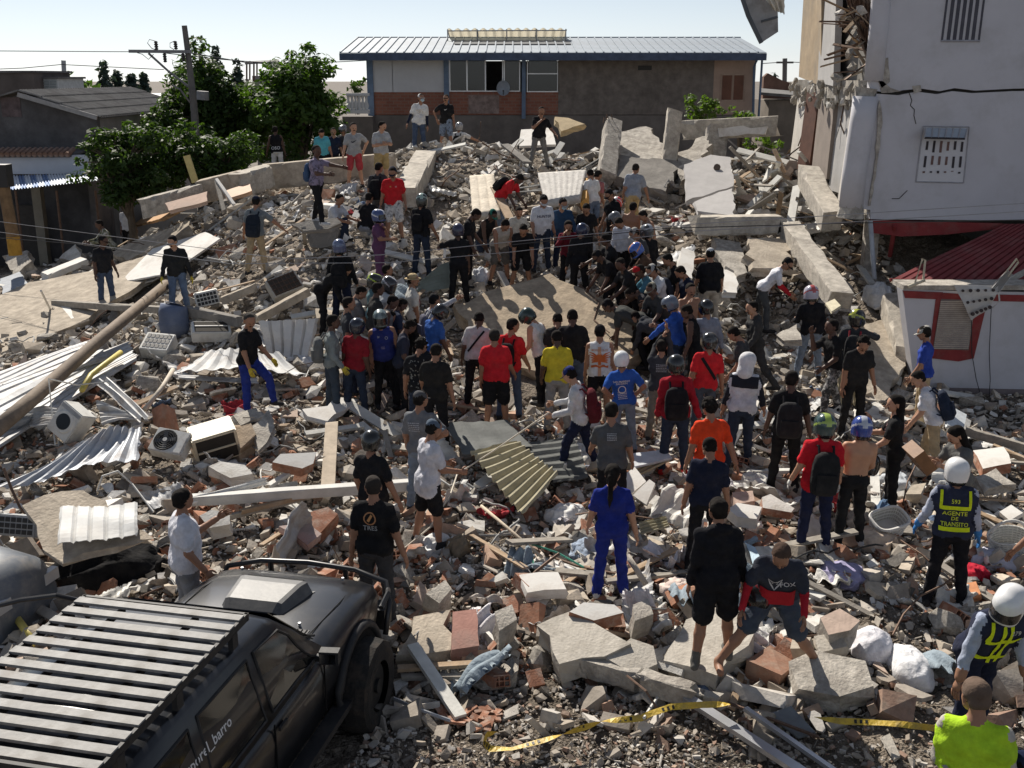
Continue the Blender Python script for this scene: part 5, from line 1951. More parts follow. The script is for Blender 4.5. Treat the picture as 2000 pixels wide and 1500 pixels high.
def rubble_stuff(name, label, n, ylo, yhi, size_fn, seed, lift=.3, ypow=1.3, tilt=.45):
 r = np.random.default_rng(seed)
 TP = [template_plate(r, t_) for t_ in (.1,.14,.2,.28,.12,.22)] + [template_hull(r) for _ in range(6)] + [template_box(r,(1,.6,.4)), template_box(r,(1,.3,.22)), template_box(r,(1.6,.12,.08))]
 wts = np.array([2.0] * 6 + [.55] * 6 + [2.2,1.2,.8])
 m = n * 2
 q = r.uniform(0,1, m)
 e = 1 - ypow + 1e-4
 y = (ylo ** e + q * (yhi ** e - ylo ** e)) ** (1 / e)
 x = r.uniform(-1,1, m) * (.55 * y + 2.6)
 k = r.uniform(0,1, m) < keep_prob(x, y)
 k &= (x > -15.5) & (x < 11.5 + (y < 18) * 2)
 # clumping: leave thin spots where the fines show
 cl = smooth_noise(x, y,21,2.2) + .6 * smooth_noise(x, y,22,5)
 k &= r.uniform(-1.6,1.0, m) < cl
 x, y = x[k][:n], y[k][:n]
 n = len(x)
 z = hgt(x, y)
 e_ = .2
 nr = np.stack([hgt(x - e_, y) - hgt(x + e_, y), hgt(x, y - e_) - hgt(x, y + e_), np.full(n,2 * e_)],-1)
 nr /= np.linalg.norm(nr, axis=1)[:, None]
 s = size_fn(r, n, y)
 z = z + s * lift * r.uniform(-.3,1.2, n)
 M_ = quat_mats(r, n, nr, np.full(n, tilt))
 # colours
 up = np.clip((y - 14) / 8,0,1)
 pal = np.array([(.38,.345,.30),(.45,.39,.315),(.66,.64,.60),(.31,.155,.10),(.15,.14,.125),(.27,.23,.19),(.43,.28,.2)])
 pl = np.array([.26,.19,.25,.11,.06,.10,.03])
 ph = np.array([.34,.29,.27,.015,.03,.055,.0])
 pr = pl[None] * (1 - up[:, None]) + ph[None] * up[:, None]
 pr = np.cumsum(pr / pr.sum(1)[:, None],1)
 ci = (r.uniform(0,1, n)[:, None] > pr).sum(1).clip(0,6)
 col = pal[ci] * r.uniform(.72,1.2,(n,1))
 fr = np.clip((10.2 - y) / 1.2,0,.5)[:, None]
 col = col * (1 - fr) + np.array([.25,.215,.18]) * fr
 ti = r.choice(len(TP), n, p=wts / wts.sum())
 ti = np.where((ci == 3) | (ci == 6), r.choice([12,12,13,0,2], n), ti)
 VV, FF, CC, nv = [],[],[],0
 for t_ in range(len(TP)):
  w_ = np.where(ti == t_)[0]
  if not len(w_):
   continue
  V, F_ = TP[t_]
  sc = s[w_][:, None, None] * r.uniform(.75,1.3,(len(w_),1,3))
  P = np.einsum('nij,nkj->nki', M_[w_], V[None] * sc) + np.stack([x, y, z],-1)[w_][:, None, :]
  VV.append(P.reshape(-1,3))
  FF.append((F_[None] + (nv + np.arange(len(w_)) * len(V))[:, None, None]).reshape(-1,3))
  CC.append(np.repeat(col[w_], len(V),0))
  nv += len(w_) * len(V)
 V, Fc, Cc = np.vstack(VV), np.vstack(FF), np.vstack(CC)
 me = bpy.data.meshes.new(name)
 me.vertices.add(len(V))
 me.vertices.foreach_set('co', V.astype(np.float32).ravel())
 me.loops.add(Fc.size)
 me.loops.foreach_set('vertex_index', Fc.ravel().astype(np.int32))
 me.polygons.add(len(Fc))
 me.polygons.foreach_set('loop_start', np.arange(0, Fc.size,3, dtype=np.int32))
 me.polygons.foreach_set('loop_total', np.full(len(Fc),3, np.int32))
 me.update(calc_edges=True)
 me.polygons.foreach_set('use_smooth', np.zeros(len(Fc), bool))
 a = me.attributes.new('Col', 'FLOAT_COLOR', 'POINT')
 a.data.foreach_set('color', np.c_[Cc, np.ones(len(Cc))].astype(np.float32).ravel())
 me.materials.append(mat('rubble_mix', rough=.95, namp=.22, nscale=9, bump=.3, bscale=30, attr=True, spec=.12, stain=(.33,.29,.235), stain_amt=.4, stain_scale=5))
 o = bpy.data.objects.new(name, me)
 C.objects.link(o)
 finish(o, label, 'rubble', kind='stuff')
 return len(Fc)

rubble_stuff('gravel', 'fine chips and crumbs of brick and concrete covering the ground',48000,7.2,36, lambda r, n, y: y * .0017 * np.exp(r.normal(0,.45, n)),31,.5,1.5)
rubble_stuff('rubble', 'loose hand-sized pieces of broken brick plaster and concrete',25500,7.6,36, lambda r, n, y: np.clip(y * .0034 * np.exp(r.normal(0,.42, n)),.03,.16) * np.where(y < 9.5,.85,1),32,.5,1.35,.5)
rubble_stuff('debris', 'larger anonymous slabs and lumps heaped between the marked pieces',5000,8.9,35, lambda r, n, y: np.clip(.115 * np.exp(r.normal(0,.38, n)),.06,.26),33,.55,1.05,.5)

# single pieces: bricks, chunks, plaster plates, boards, rods
def brick_mesh(name, L, W, H_, nx, nz, m, broken=0):
 """hollow clay block: openings at both ends"""
 b = MB()
 t = .012
 xs = [-W / 2]
 for i in range(nx):
  cw = (W - t * (nx + 1)) / nx
  xs += [xs[-1] + t, xs[-1] + t + cw]
 xs.append(W / 2)
 zs = [-H_ / 2]
 for i in range(nz):
  ch = (H_ - t * (nz + 1)) / nz
  zs += [zs[-1] + t, zs[-1] + t + ch]
 zs.append(H_ / 2)
 for sgn in (-1,1):
  y = sgn * L / 2
  yd = y - sgn * .09
  for i in range(len(xs) - 1):
   for j in range(len(zs) - 1):
    c_ = [(xs[i], zs[j]),(xs[i + 1], zs[j]),(xs[i + 1], zs[j + 1]),(xs[i], zs[j + 1])]
    if i % 2 and j % 2:
     V = [(a, y, c) for a, c in c_] + [(a, yd, c) for a, c in c_]
     F_ = [(0,1,5,4),(1,2,6,5),(2,3,7,6),(3,0,4,7),(4,5,6,7)]
     b.add(V,[f if sgn > 0 else f[::-1] for f in F_],0)
    else:
     b.add([(a, y, c) for a, c in c_],[(0,1,2,3) if sgn < 0 else (3,2,1,0)],0)
 w_, h_, l_ = W / 2, H_ / 2, L / 2
 b.add([(-w_,-l_,-h_),(w_,-l_,-h_),(w_, l_,-h_),(-w_, l_,-h_),(-w_,-l_, h_),(w_,-l_, h_),(w_, l_, h_),(-w_, l_, h_)],
   [(3,2,1,0),(4,5,6,7),(0,4,7,3),(1,2,6,5)],0)
 return b.mesh(name, m)

BRICKS = [brick_mesh('hollow_brick',.32,.2,.1,3,1, BRICK()), brick_mesh('hollow_brick',.3,.2,.14,3,2, BRICK()), brick_mesh('hollow_brick',.22,.2,.1,3,2, BRICK())]
_r = np.random.default_rng(77)
PLATES = []
for _i in range(10):
 V, F_ = template_plate(_r,.1 + .05 * _r.random())
 nn = len(V) // 2
 b = MB()
 b.add(V,[tuple(range(nn)), tuple(range(2 * nn - 1, nn - 1,-1))] + [(i, nn + i, nn + (i + 1) % nn,(i + 1) % nn) for i in range(nn)],0)
 PLATES.append(b.mesh('plaster_plate',[PLASTER(), CONC(), mat('pink_plaster',(.4,.31,.25),.9,.2,5,.3), PLASTER(), CONC()][_i % 5]))
BOARDS = [MB().box((0,0,0),(1,.1 + .03 * i,.025 + .012 * i)).mesh('board',[WOOD(), mat('grey_timber',(.27,.245,.21),.9,.25,9,.3), mat('white_painted_wood',(.55,.54,.5),.8,.15,6,.2)][i]) for i in range(3)]

def align(n, yaw):
 q = Vector((0,0,1)).rotation_difference(n)
 return q @ Quaternion((0,0,1), yaw)

def scatter(n, seed, ylo, yhi, make, ypow=1.2, xlo=-14, xhi=9, region=None):
 r = np.random.default_rng(seed)
 k = 0
 tries = 0
 e = 1 - ypow + 1e-4
 while k < n and tries < n * 30:
  tries += 1
  y = (ylo ** e + r.random() * (yhi ** e - ylo ** e)) ** (1 / e)
  x = r.uniform(-1,1) * (.47 * y + .4)
  if x < xlo or x > xhi or r.random() > keep_prob(np.array([x]), np.array([y]))[0]:
   continue
  if region and not region(x, y):
   continue
  make(r, x, y, k)
  k += 1

LM = [(-2.0,10.9, 'in front of the black vehicle'),(-3.9,9.0, 'left of the black vehicle'),(-.7,9.3, 'right of the vehicle wheel'),(.4,9.4, 'beside the barrier tape loop'),(.4,10.6, 'around the large pale slab'),
  (1.2,11.8, 'around the woman in blue scrubs'),(2.1,10.2, 'around the man in black shorts'),(3.2,10.4, 'around the man in the printed jersey'),(4.1,10.9, 'behind the white pillows'),(4.9,9.8, 'in front of the leaning agent'),
  (5.6,12.2, 'around the agent numbered 593'),(4.2,13.4, 'around the green striped helmet man'),(2.7,13.8, 'around the man in the orange shirt'),(.7,13.6, 'beside the ribbed roof sheet'),(-1.3,13.6, 'around the rope puller'),
  (-3.4,14.0, 'below the long box beam'),(-5.2,14.2, 'around the fan unit'),(-5.5,12.6, 'by the bright white square sheet'),(-5.0,18.0, 'below the man in blue trousers'),(-7.5,18.5, 'by the brown pole'),
  (-2.0,17.0, 'at the feet of the left ring'),(.8,17.0, 'at the feet of the front ring'),(3.6,16.6, 'at the feet of the right ring'),(6.5,16, 'before the annex'),(5.8,19.5, 'around the man with red sleeves'),
  (-5.5,22.6, 'around the man in khaki trousers'),(-9,24.5, 'on the left slope'),(-2.5,24.5, 'around the red football shirt'),(.8,25, 'behind the lettered white shirt'),(3.8,24, 'below the hanging grey panel'),(7,25, 'below the cracked building'),
  (-5.5,29, 'below the left parapet'),(-1.5,30, 'below the crest beam'),(1.5,31, 'around the mattresses'),(5,29.5, 'below the cream lintel')]

def near_to(x, y):
 return min(LM, key=lambda q: (q[0] - x) ** 2 + (q[1] - y) ** 2)[2]

def tagp(o, what, cat, plural, x, y):
 w_ = near_to(x, y)
 return finish(o, what + ' ' + w_, cat, plural + ' ' + w_)

def mk_brick(r, x, y, k):
 s = r.uniform(.85,1.05)
 nz = hnorm(x, y) + Vector(r.normal(0,.5,3))
 o = place(BRICKS[int(r.integers(3))], 'hollow_brick',(x, y, hq(x, y) + r.uniform(.02,.13)), align(nz.normalized(), r.uniform(0,6.28)),(s, s * r.uniform(.5,1), s))
 tagp(o, 'hollow clay brick lying', 'brick', 'clay bricks', x, y)

def mk_chunk(r, x, y, k):
 s = r.uniform(.09,.21) * (1 + .25 * (y > 18))
 nz = hnorm(x, y) + Vector(r.normal(0,.5,3))
 o = place(rand_chunk(r), 'concrete_chunk',(x, y, hq(x, y) + s * .35), align(nz.normalized(), r.uniform(0,6.28)),(s * r.uniform(.8,1.6), s, s * r.uniform(.5,.9)))
 tagp(o, 'jagged concrete chunk lying', 'concrete chunk', 'concrete chunks', x, y)

def mk_plate(r, x, y, k):
 s = r.uniform(.16,.38) * (1 + .2 * (y > 18))
 nz = hnorm(x, y) + Vector(r.normal(0,.33,3))
 o = place(PLATES[int(r.integers(len(PLATES)))], 'plaster_plate',(x, y, hq(x, y) + s * .22), align(nz.normalized(), r.uniform(0,6.28)),(s, s * r.uniform(.6,1), s * r.uniform(.4,.8)))
 tagp(o, 'flat broken wall plate lying', 'wall fragment', 'wall plates', x, y)

def mk_board(r, x, y, k):
 L = r.uniform(.5,1.6)
 nz = hnorm(x, y) + Vector(r.normal(0,.2,3))
 o = place(BOARDS[int(r.integers(3))], 'board',(x, y, hq(x, y) + r.uniform(.08,.2)), align(nz.normalized(), r.uniform(0,6.28)),(L, r.uniform(.6,1.1),1))
 tagp(o, 'splintered loose board', 'board', 'loose boards', x, y)

def mk_rod(r, x, y, k):
 a = r.uniform(0,6.28)
 L = r.uniform(.6,1.8)
 d = np.array([math.cos(a), math.sin(a), r.uniform(-.05,.35)])
 p = np.array([0,0,0.])
 pts = [p]
 for i in range(4):
  d = d + r.normal(0,.22,3)
  d /= np.linalg.norm(d)
  p = p + d * L / 4
  p[2] = max(p[2],-.02)
  pts.append(p)
 o = MB().tube(pts, r.choice([.008,.012,.02]),5).obj('reinforcing_rod', RUST() if r.random() < .6 else mat('cable_grey2',(.3,.3,.29),.7), loc=(x, y, hq(x, y) + .08))
 tagp(o, 'bent thin rod curling up', 'rod', 'bent rods', x, y)

scatter(60,1,9.6,12.9, mk_brick,1.0)
scatter(70,2,13,21, mk_brick,1.6)
scatter(80,3,9.7,12.9, mk_chunk,1.0)
scatter(90,4,13,22, mk_chunk,1.2)
scatter(90,5,22,35, mk_chunk,1.0)
scatter(75,6,9.7,12.9, mk_plate,1.0)
scatter(95,7,13,22, mk_plate,1.2)
scatter(90,8,22,34, mk_plate,1.0)
scatter(24,9,9,14.9, mk_board,1.0)
scatter(80,10,15,33, mk_board,1.0)
scatter(50,11,10,34, mk_rod,1.0)

# crumpled tin, rags and cables
SCRAPS = []
for _i in range(6):
 _r2 = np.random.default_rng(200 + _i)
 _c = [np.array((-.5,-.35,0)) + _r2.normal(0,.07,3), np.array((.5,-.35,0)) + _r2.normal(0,.07,3), np.array((.5,.35,0)) + _r2.normal(0,.07,3), np.array((-.5,.35,0)) + _r2.normal(0,.07,3)]
 _o = sheet('tin_scrap', _c,[ZINC(), WHITEM(), ZINC(), ZINC()][_i % 4],5,.02, 'u',.09, _i,.006, None,8,.05, world=False)
 SCRAPS.append(_o.data)
 bpy.data.objects.remove(_o)
RAGS = []
for _i in range(6):
 _r2 = np.random.default_rng(300 + _i)
 _c = [np.array((-.4,-.3,0)), np.array((.4,-.3,0)), np.array((.4,.3,0)), np.array((-.4,.3,0))]
 _o = sheet('rag', _c, col_mat([(.6,.59,.56),(.5,.45,.4),(.1,.14,.22),(.62,.6,.62),(.4,.05,.06),(.25,.3,.34)][_i]),3,.07, 'uv'[_i % 2],.1,20 + _i,.006, None,14,.06, world=False)
 _o.data.polygons.foreach_set('use_smooth',[True] * len(_o.data.polygons))
 RAGS.append(_o.data)
 bpy.data.objects.remove(_o)

def mk_scrap(r, x, y, k):
 s = r.uniform(.35,1.0)
 nz = hnorm(x, y) + Vector(r.normal(0,.4,3))
 o = place(SCRAPS[int(r.integers(6))], 'tin_scrap',(x, y, hq(x, y) + .12), align(nz.normalized(), r.uniform(0,6.28)),(s * r.uniform(.8,1.5), s, s))
 tagp(o, 'crumpled sheet metal scrap', 'metal scrap', 'metal scraps', x, y)

def mk_rag(r, x, y, k):
 s = r.uniform(.35,.85)
 o = place(RAGS[int(r.integers(6))], 'rag',(x, y, hq(x, y) + .1), align((hnorm(x, y) + Vector(r.normal(0,.3,3))).normalized(), r.uniform(0,6.28)), s)
 tagp(o, 'crumpled rag lying', 'cloth', 'rags', x, y)

def mk_cable(r, x, y, k):
 p = np.array([x, y, hq(x, y) + .1])
 a = r.uniform(0,6.28)
 pts = []
 for i in range(14):
  a += r.normal(0,.5)
  p = p + np.array([math.cos(a), math.sin(a),0]) * .14
  p[2] = hq(p[0], p[1]) + .08 + .1 * abs(math.sin(i * .9 + x))
  pts.append(p - (x, y,0))
 o = MB().tube(pts, r.choice([.009,.013,.018]),5).obj('loose_cable',[BLACKP(), WHITEM(), MATS['cable_grey2']][int(r.integers(3))], loc=(x, y,0), smooth=True)
 tagp(o, 'loose curling cable', 'cable', 'loose cables', x, y)

scatter(45,12,11,33, mk_scrap,1.0)
scatter(34,13,9.6,15.5, mk_rag,1.0, xlo=-1, xhi=7)
scatter(12,14,17,30, mk_rag,1.0)
scatter(40,15,10,33, mk_cable,1.0)
# ------------------------------------------------------------------ debris one can single out
def G(p):
 return ground(p[0], p[1], p[2] if len(p) > 2 else .1)

def jag_poly(P, step, amp, r):
 out = []
 for i in range(len(P)):
  a, b = np.array(P[i]), np.array(P[(i + 1) % len(P)])
  L = np.linalg.norm(b - a)
  k = max(1, int(L / step))
  for j in range(k):
   p = a + (b - a) * (j / k)
   if j:
    p = p + r.normal(0, amp,3)
   out.append(p)
 return out

def slab(label, px, th, m=None, name='concrete_slab', cat='slab', jag=.03, step=.22, seed=0, sm=None, world_pts=None, parent=None, group=None):
 """a broken slab whose top outline is seen at the given pixels (u, v, height above the heap)"""
 r = np.random.default_rng(seed + len(label))
 P = world_pts or [np.array(G(p)) for p in px]
 c = np.mean(P,0)
 n = np.zeros(3)
 for i in range(len(P)):
  n += np.cross(P[i] - c, P[(i + 1) % len(P)] - c)
 n /= np.linalg.norm(n)
 if n[2] < 0:
  n = -n
  P = P[::-1]
 P = [p - n * ((p - c) @ n) for p in P]
 Q = [q - n * ((q - c) @ n) for q in jag_poly(P, step, jag, r)]
 k = len(Q)
 top = [q - c for q in Q]
 mid = [q - c - n * th * .5 + r.normal(0, jag * .8,3) * np.array([1,1,.3]) for q in Q]
 bot = [q - c - n * th + r.normal(0, jag * .6,3) * np.array([1,1,.2]) for q in Q]
 b = MB()
 b.add(top + mid + bot,[tuple(range(k)), tuple(range(3 * k - 1,2 * k - 1,-1))] ,0)
 for j in (0,1):
  for i in range(k):
   b.f.append([j * k + i,(j + 1) * k + i,(j + 1) * k + (i + 1) % k, j * k + (i + 1) % k])
   b.m.append(1)
 o = b.obj(name,[m or CONC(), sm or m or CONC()], parent, loc=Vector(c) if parent is None else Vector(c) - Vector(parent.location))
 if parent is None:
  finish(o, label, cat, group)
 return o

def beam(label, a, b_, w, h, m=None, name='concrete_beam', cat='beam', rough=.015, up=(0,0,1), seed=0, A=None, B=None, seg=7, parent=None):
 r = np.random.default_rng(seed + len(label))
 A = np.array(A if A is not None else G(a))
 B = np.array(B if B is not None else G(b_))
 c = (A + B) / 2
 d = (B - A) / np.linalg.norm(B - A)
 up = np.array(up, float)
 x = np.cross(d, up)
 x /= np.linalg.norm(x)
 z = np.cross(x, d)
 V = []
 chip = min(w, h) * (.16 if rough > .01 else .04)
 for i in range(seg + 1):
  p = A + (B - A) * i / seg - c + d * r.normal(0, rough * (2 if i in (0, seg) else 1))
  for sx, sz in ((-1,-1),(1,-1),(1,1),(-1,1)):
   k1, k2 = np.minimum(r.exponential(.55,2),2.2) * chip
   e1, e2 = (k1,0),(0, k2)
   for ex, ez in ((e1, e2) if sx * sz < 0 else (e2, e1)):
    V.append(p + x * sx * (w / 2 - ex) + z * sz * (h / 2 - ez) + d * r.normal(0, rough * (2.5 if i in (0, seg) else .3)))
 F_ = [tuple(range(7,-1,-1)), tuple(seg * 8 + k for k in range(8))]
 for i in range(seg):
  for k in range(8):
   F_.append((i * 8 + k, i * 8 + (k + 1) % 8,(i + 1) * 8 + (k + 1) % 8,(i + 1) * 8 + k))
 o = MB().add(V, F_).obj(name, m or CONC(), parent, loc=Vector(c) if parent is None else Vector(c) - Vector(parent.location))
 if parent is None:
  finish(o, label, cat)
 return o

def pipe(label, pts, r, m, name='pipe', cat='pipe', n=8):
 P = [np.array(G(p)) for p in pts]
 c = np.mean(P,0)
 o = MB().tube([p - c for p in P], r, n).obj(name, m, loc=Vector(c), smooth=n > 6)
 return finish(o, label, cat)

def tin(label, px, waves, m=None, amp=.018, along='u', bend=.04, seed=0, jag=.01, name='corrugated_sheet', cat='metal sheet', prof='sin', nv=10):
 P = [G(p) for p in px]
 c = sum(P, Vector()) / 4
 o = sheet(name,[p - c for p in P], m or ZINC(), waves, amp, along, bend, seed,.008, None, nv, jag, prof, world=False)
 o.location = c
 return finish(o, label, cat)

def cloth(label, u, v, w, d, h, col, seed=0, name='cloth_bundle', cat='cloth', kind='cloth', fold=.22):
 """a crumpled heap of cloth w x d x h metres, seated at the pixel"""
 p = G((u, v,0))
 r = np.random.default_rng(seed)
 nu, nv = 44,18
 ph = r.uniform(0,6.28,10)
 V = []
 for j in range(nv + 1):
  t = j / nv * math.pi * .62
  for i in range(nu):
   a = 2 * math.pi * i / nu
   k = 1 + fold * (.5 * math.sin(3 * a + ph[0] + 2 * t) + .35 * math.sin(5 * a - 3 * t + ph[1]) + .25 * math.sin(9 * a + 4 * t + ph[2]) + .16 * math.sin(15 * a - 6 * t + ph[3]))
   zz = math.cos(t)
   rr = math.sin(t) * k
   fz = .12 * fold / .22 * (math.sin(4 * a + 5 * t + ph[4]) * math.sin(t) + .6 * math.sin(11 * t + 2 * a + ph[5]))
   V.append((rr * w / 2 * math.cos(a), rr * d / 2 * math.sin(a), max(zz + fz,-.25) * h))
 F_ = [(j * nu + i,(j + 1) * nu + i,(j + 1) * nu + (i + 1) % nu, j * nu + (i + 1) % nu) for j in range(nv) for i in range(nu)]
 o = MB().add(V, F_).obj(name, col_mat(col, kind), loc=p + Vector((0,0,.02)), smooth=True)
 o.rotation_euler = (0,0, r.uniform(0,6.28))
 return finish(o, label, cat)

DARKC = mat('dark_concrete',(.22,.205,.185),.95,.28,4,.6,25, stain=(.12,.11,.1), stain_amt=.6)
PINKW = mat('pink_wall',(.46,.33,.26),.9,.15,3,.2, stain=(.3,.25,.21), stain_amt=.6)
CREAMC = mat('cream_concrete',(.45,.41,.35),.94,.3,6,.6,25, stain=(.24,.215,.185), stain_amt=.8, stain_scale=2.4)
WHITEP = mat('white_panel',(.66,.64,.60),.8,.1,3,.15, stain=(.36,.31,.26), stain_amt=.55, stain_scale=1.6)
PLY = mat('orange_plywood',(.46,.27,.13),.8,.2,5,.2)
FIBRE = mat('fibre_cement',(.40,.36,.24),.85,.25,3,.15, stain=(.22,.2,.15), stain_amt=.6, stain_scale=2)
DKSHEET = mat('dark_sheet',(.10,.105,.10),.8,.3,3,.15)

# --- the left side
pipe('long round brown pole lying across the left debris',[(-30,858,.55),(60,782,.55),(190,668,.55),(325,555,.75)],[.125,.12,.115,.105], mat('pole_wood',(.2,.155,.115),.8,.25,5,.25, stain=(.1,.08,.06), stain_amt=.6), 'wooden_pole', 'pole',12)
beam('grey timber beam under the long pole',(108,592,.25),(330,606,.3),.16,.14, MATS['grey_timber'], 'timber_beam')
beam('short grey beam continuing behind the blue barrel',(360,606,.35),(468,628,.35),.18,.2, DARKC, 'concrete_beam')
slab('large white ceiling panel on the left slope',[(400,452,.35),(428,462,.35),(335,538,.3),(232,545,.25),(300,490,.3)],.05, WHITEP, 'ceiling_panel', 'panel',.015)
slab('smaller white panel tucked under the big ceiling panel',[(335,492,.18),(380,500,.18),(300,552,.15),(236,556,.15)],.04, PLASTER(), 'ceiling_panel', 'panel',.015)
slab('orange plywood panel leaning on the left edge of the heap',[(218,446,.5),(300,410,.7),(352,398,.8),(318,426,.45),(240,452,.3)],.08, PLY, 'plywood_panel', 'panel',.02)
slab('long grey concrete slab lying down the left slope',[(212,492,.3),(330,446,.45),(362,430,.5),(372,446,.3),(250,508,.15)],.22, DUSTY(), jag=.03)
slab('broad dusty floor slab sloping to the left street',[(-40,600,.25),(60,560,.3),(210,520,.3),(330,470,.25),(300,545,.1),(140,640,.1),(-40,705,.1)],.15, DUSTY(), jag=.05, step=.4)
beam('white edged slab lying by the left street',(88,540,.2),(168,508,.3),.5,.16, WHITEP, 'concrete_slab', 'slab')
slab('grey wall block leaning at the left street corner',[(8,505,.6),(52,485,.8),(66,515,.4),(22,535,.3)],.3, CONC(), 'wall_block', 'block',.04)
slab('white broken wall piece beside the woman in grey',[(118,490,.5),(152,482,.5),(156,508,.2),(120,510,.2)],.25, PLASTER(), 'wall_block', 'block',.03)
slab('grey sheet lying flat near the left edge',[(0,545,.3),(38,530,.35),(55,555,.25),(5,575,.2)],.08, mat('bluish_board',(.3,.32,.35),.8), 'flat_board', 'panel',.02)
# parapet beam along the left ridge
beam('toppled parapet beam at the lower left end of the ridge', None, None,.5,.5, CONC(), 'parapet_beam', A=aty(276,408,28.8), B=aty(398,376,29.3), rough=.03, seg=12)
beam('toppled parapet beam in the middle of the left ridge', None, None,.45,.62, DUSTY(), 'parapet_beam', A=aty(404,372,29.6), B=aty(470,356,29.8), rough=.04, seg=8)
beam('toppled parapet beam at the upper end of the left ridge', None, None,.5,.6, CREAMC, 'parapet_beam', A=aty(462,362,29.4), B=aty(528,342,30.4), rough=.03, seg=8)
beam('dusty parapet beam behind the man in red shorts', None, None,.5,.7, DUSTY(), 'parapet_beam', A=aty(520,345,31), B=aty(772,322,31.5), rough=.03, seg=12)
slab('pink painted wall strip under the parapet', None,.1, PINKW, 'wall_strip', 'wall fragment',.02, world_pts=[np.array(aty(u, v, y)) for u, v, y in ((322,396,28.5),(405,374,28.8),(405,392,28.2),(330,412,28))])
slab('salmon and white tiled wall strip under the parapet', None,.1, mat('salmon_tile',(.5,.32,.2),.7,.15,4,.1), 'wall_strip', 'wall fragment',.02, world_pts=[np.array(aty(u, v, y)) for u, v, y in ((440,372,28.8),(488,358,29.2),(492,372,28.6),(446,388,28.2))])
beam('thin grey post leaning on the parapet', None, None,.1,.1, MATS['grey_timber'], 'timber_post', 'post', A=aty(422,352,28.5), B=aty(438,416,27.3))
beam('white strip leaning across the parapet corner', None, None,.09,.05, WHITEP, 'timber_post', 'post', A=aty(424,352,28.4), B=aty(456,398,27.6))
beam('thick concrete beam pointing down the heap below the man in the white cap', None, None,.6,.5, CREAMC, 'concrete_beam', A=aty(832,312,31.8), B=aty(788,388,27), rough=.025)
slab('flat slab propped on a post under the man who points',[(568,440,.75),(600,430,.8),(658,426,.8),(668,436,.75),(640,446,.7),(590,450,.7)],.1, DARKC)
beam('short post propping the flat slab',(593,447,.7),(596,476,0),.09,.09, MATS['grey_timber'], 'timber_post', 'post')
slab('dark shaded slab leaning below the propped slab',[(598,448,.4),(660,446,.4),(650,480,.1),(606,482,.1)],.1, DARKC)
# --- top of the heap
def Yslab(label, pts, th, m=None, **k):
 return slab(label, None, th, m, world_pts=[np.array(aty(*p)) for p in pts], **k)

def mattress(label, pts, col, stripes, th):
 P = [np.array(aty(*p)) for p in pts]
 c = np.mean(P,0)
 t = thing('mattress', label, 'mattress', c)
 n = np.cross(P[1] - P[0], P[3] - P[0])
 n /= np.linalg.norm(n)
 if n[1] > 0:
  n = -n
 V, F_, _ = grid_surface(*P,24,24, lambda s, t_: 0 * s)
 s, tt = np.meshgrid(np.linspace(0,1,25), np.linspace(0,1,25))
 if stripes:
  dd = .02 * np.sin(s * 46) + .01
 else:
  dd = .05 * np.abs(np.sin(s * 9.4) * np.sin(tt * 9.4)) ** .35
 dd = dd * np.minimum(1,12 * np.minimum(np.minimum(s,1 - s), np.minimum(tt,1 - tt)))
 top = V + n * (dd.ravel()[:, None] + th)
 k = len(V)
 F2 = [f[::-1] for f in (np.array(F_) + k).tolist()]
 I = np.arange(k).reshape(25,25)
 rim = list(I[0, :]) + list(I[1:,-1]) + list(I[-1,-2::-1]) + list(I[-2:0:-1,0])
 F3 = [[rim[i], rim[i] + k, rim[(i + 1) % len(rim)] + k, rim[(i + 1) % len(rim)]] for i in range(len(rim))]
 MB().add(np.vstack([top, V]), F_ + F2 + F3).obj('padding', col_mat(col), t, world=True, smooth=True)
 if not stripes:
  for a in (.17,.5,.83):
   for b in (.17,.5,.83):
    q = (P[0] * (1 - a) + P[1] * a) * (1 - b) + (P[3] * (1 - a) + P[2] * a) * b + n * (th + .01)
    MB().tube([q, q + n * .02],.035,7).obj('button', col_mat((.3,.26,.21)), t, world=True)
 return t

mattress('tufted cream mattress lying on the upper heap',[(918,356,29.5),(966,352,29.5),(978,428,25.6),(924,432,25.6)],(.58,.52,.43), False,.18)
t_ = mattress('folded pleated white mattress beside the bending man in red',[(1052,352,28.6),(1146,346,28.4),(1134,396,26.4),(1066,408,26.2)],(.5,.48,.45), True,.2)
Yslab('orange end board of the folded mattress',[(1130,350,28),(1147,346,27.8),(1146,388,26.6),(1132,396,26.4)],.2, mat('orange_cloth',(.55,.3,.08),.8), name='orange_board', cat='board', jag=.005)
beam('upright rough concrete column stub on the crest', None, None,.48,.5, CONC(), 'column_stub', 'column', A=aty(1184,345,29.4), B=aty(1196,250,31.5), rough=.03, up=(0,1,0))
Yslab('tilted grey slab with a crack behind the column stub',[(1200,262,32.5),(1262,245,33),(1296,280,31.5),(1296,332,29.5),(1222,330,29.5)],.4, CONC(), jag=.05)
Yslab('dark broken slab leaning between stub and post',[(1210,300,30.4),(1330,318,29.8),(1300,372,28.2),(1202,345,29.2)],.3, DARKC, jag=.05)
beam('cream square post standing upright on the crest', None, None,.4,.4, CREAMC, 'concrete_post', 'post', A=aty(1306,318,30.2), B=aty(1317,226,30.4), rough=.03, up=(0,1,0))
beam('long cream lintel beam spanning the crest on the right', None, None,.5,.55, CREAMC, 'lintel_beam', A=aty(1342,254,32.2), B=aty(1518,246,31), rough=.05, seg=12)
Yslab('pale plaster strip still sticking to the cream lintel',[(1402,250,31.2),(1500,247,30.7),(1494,262,30.7),(1404,268,31.1)],.05, WHITEP, name='plaster_strip', cat='wall fragment', jag=.03)
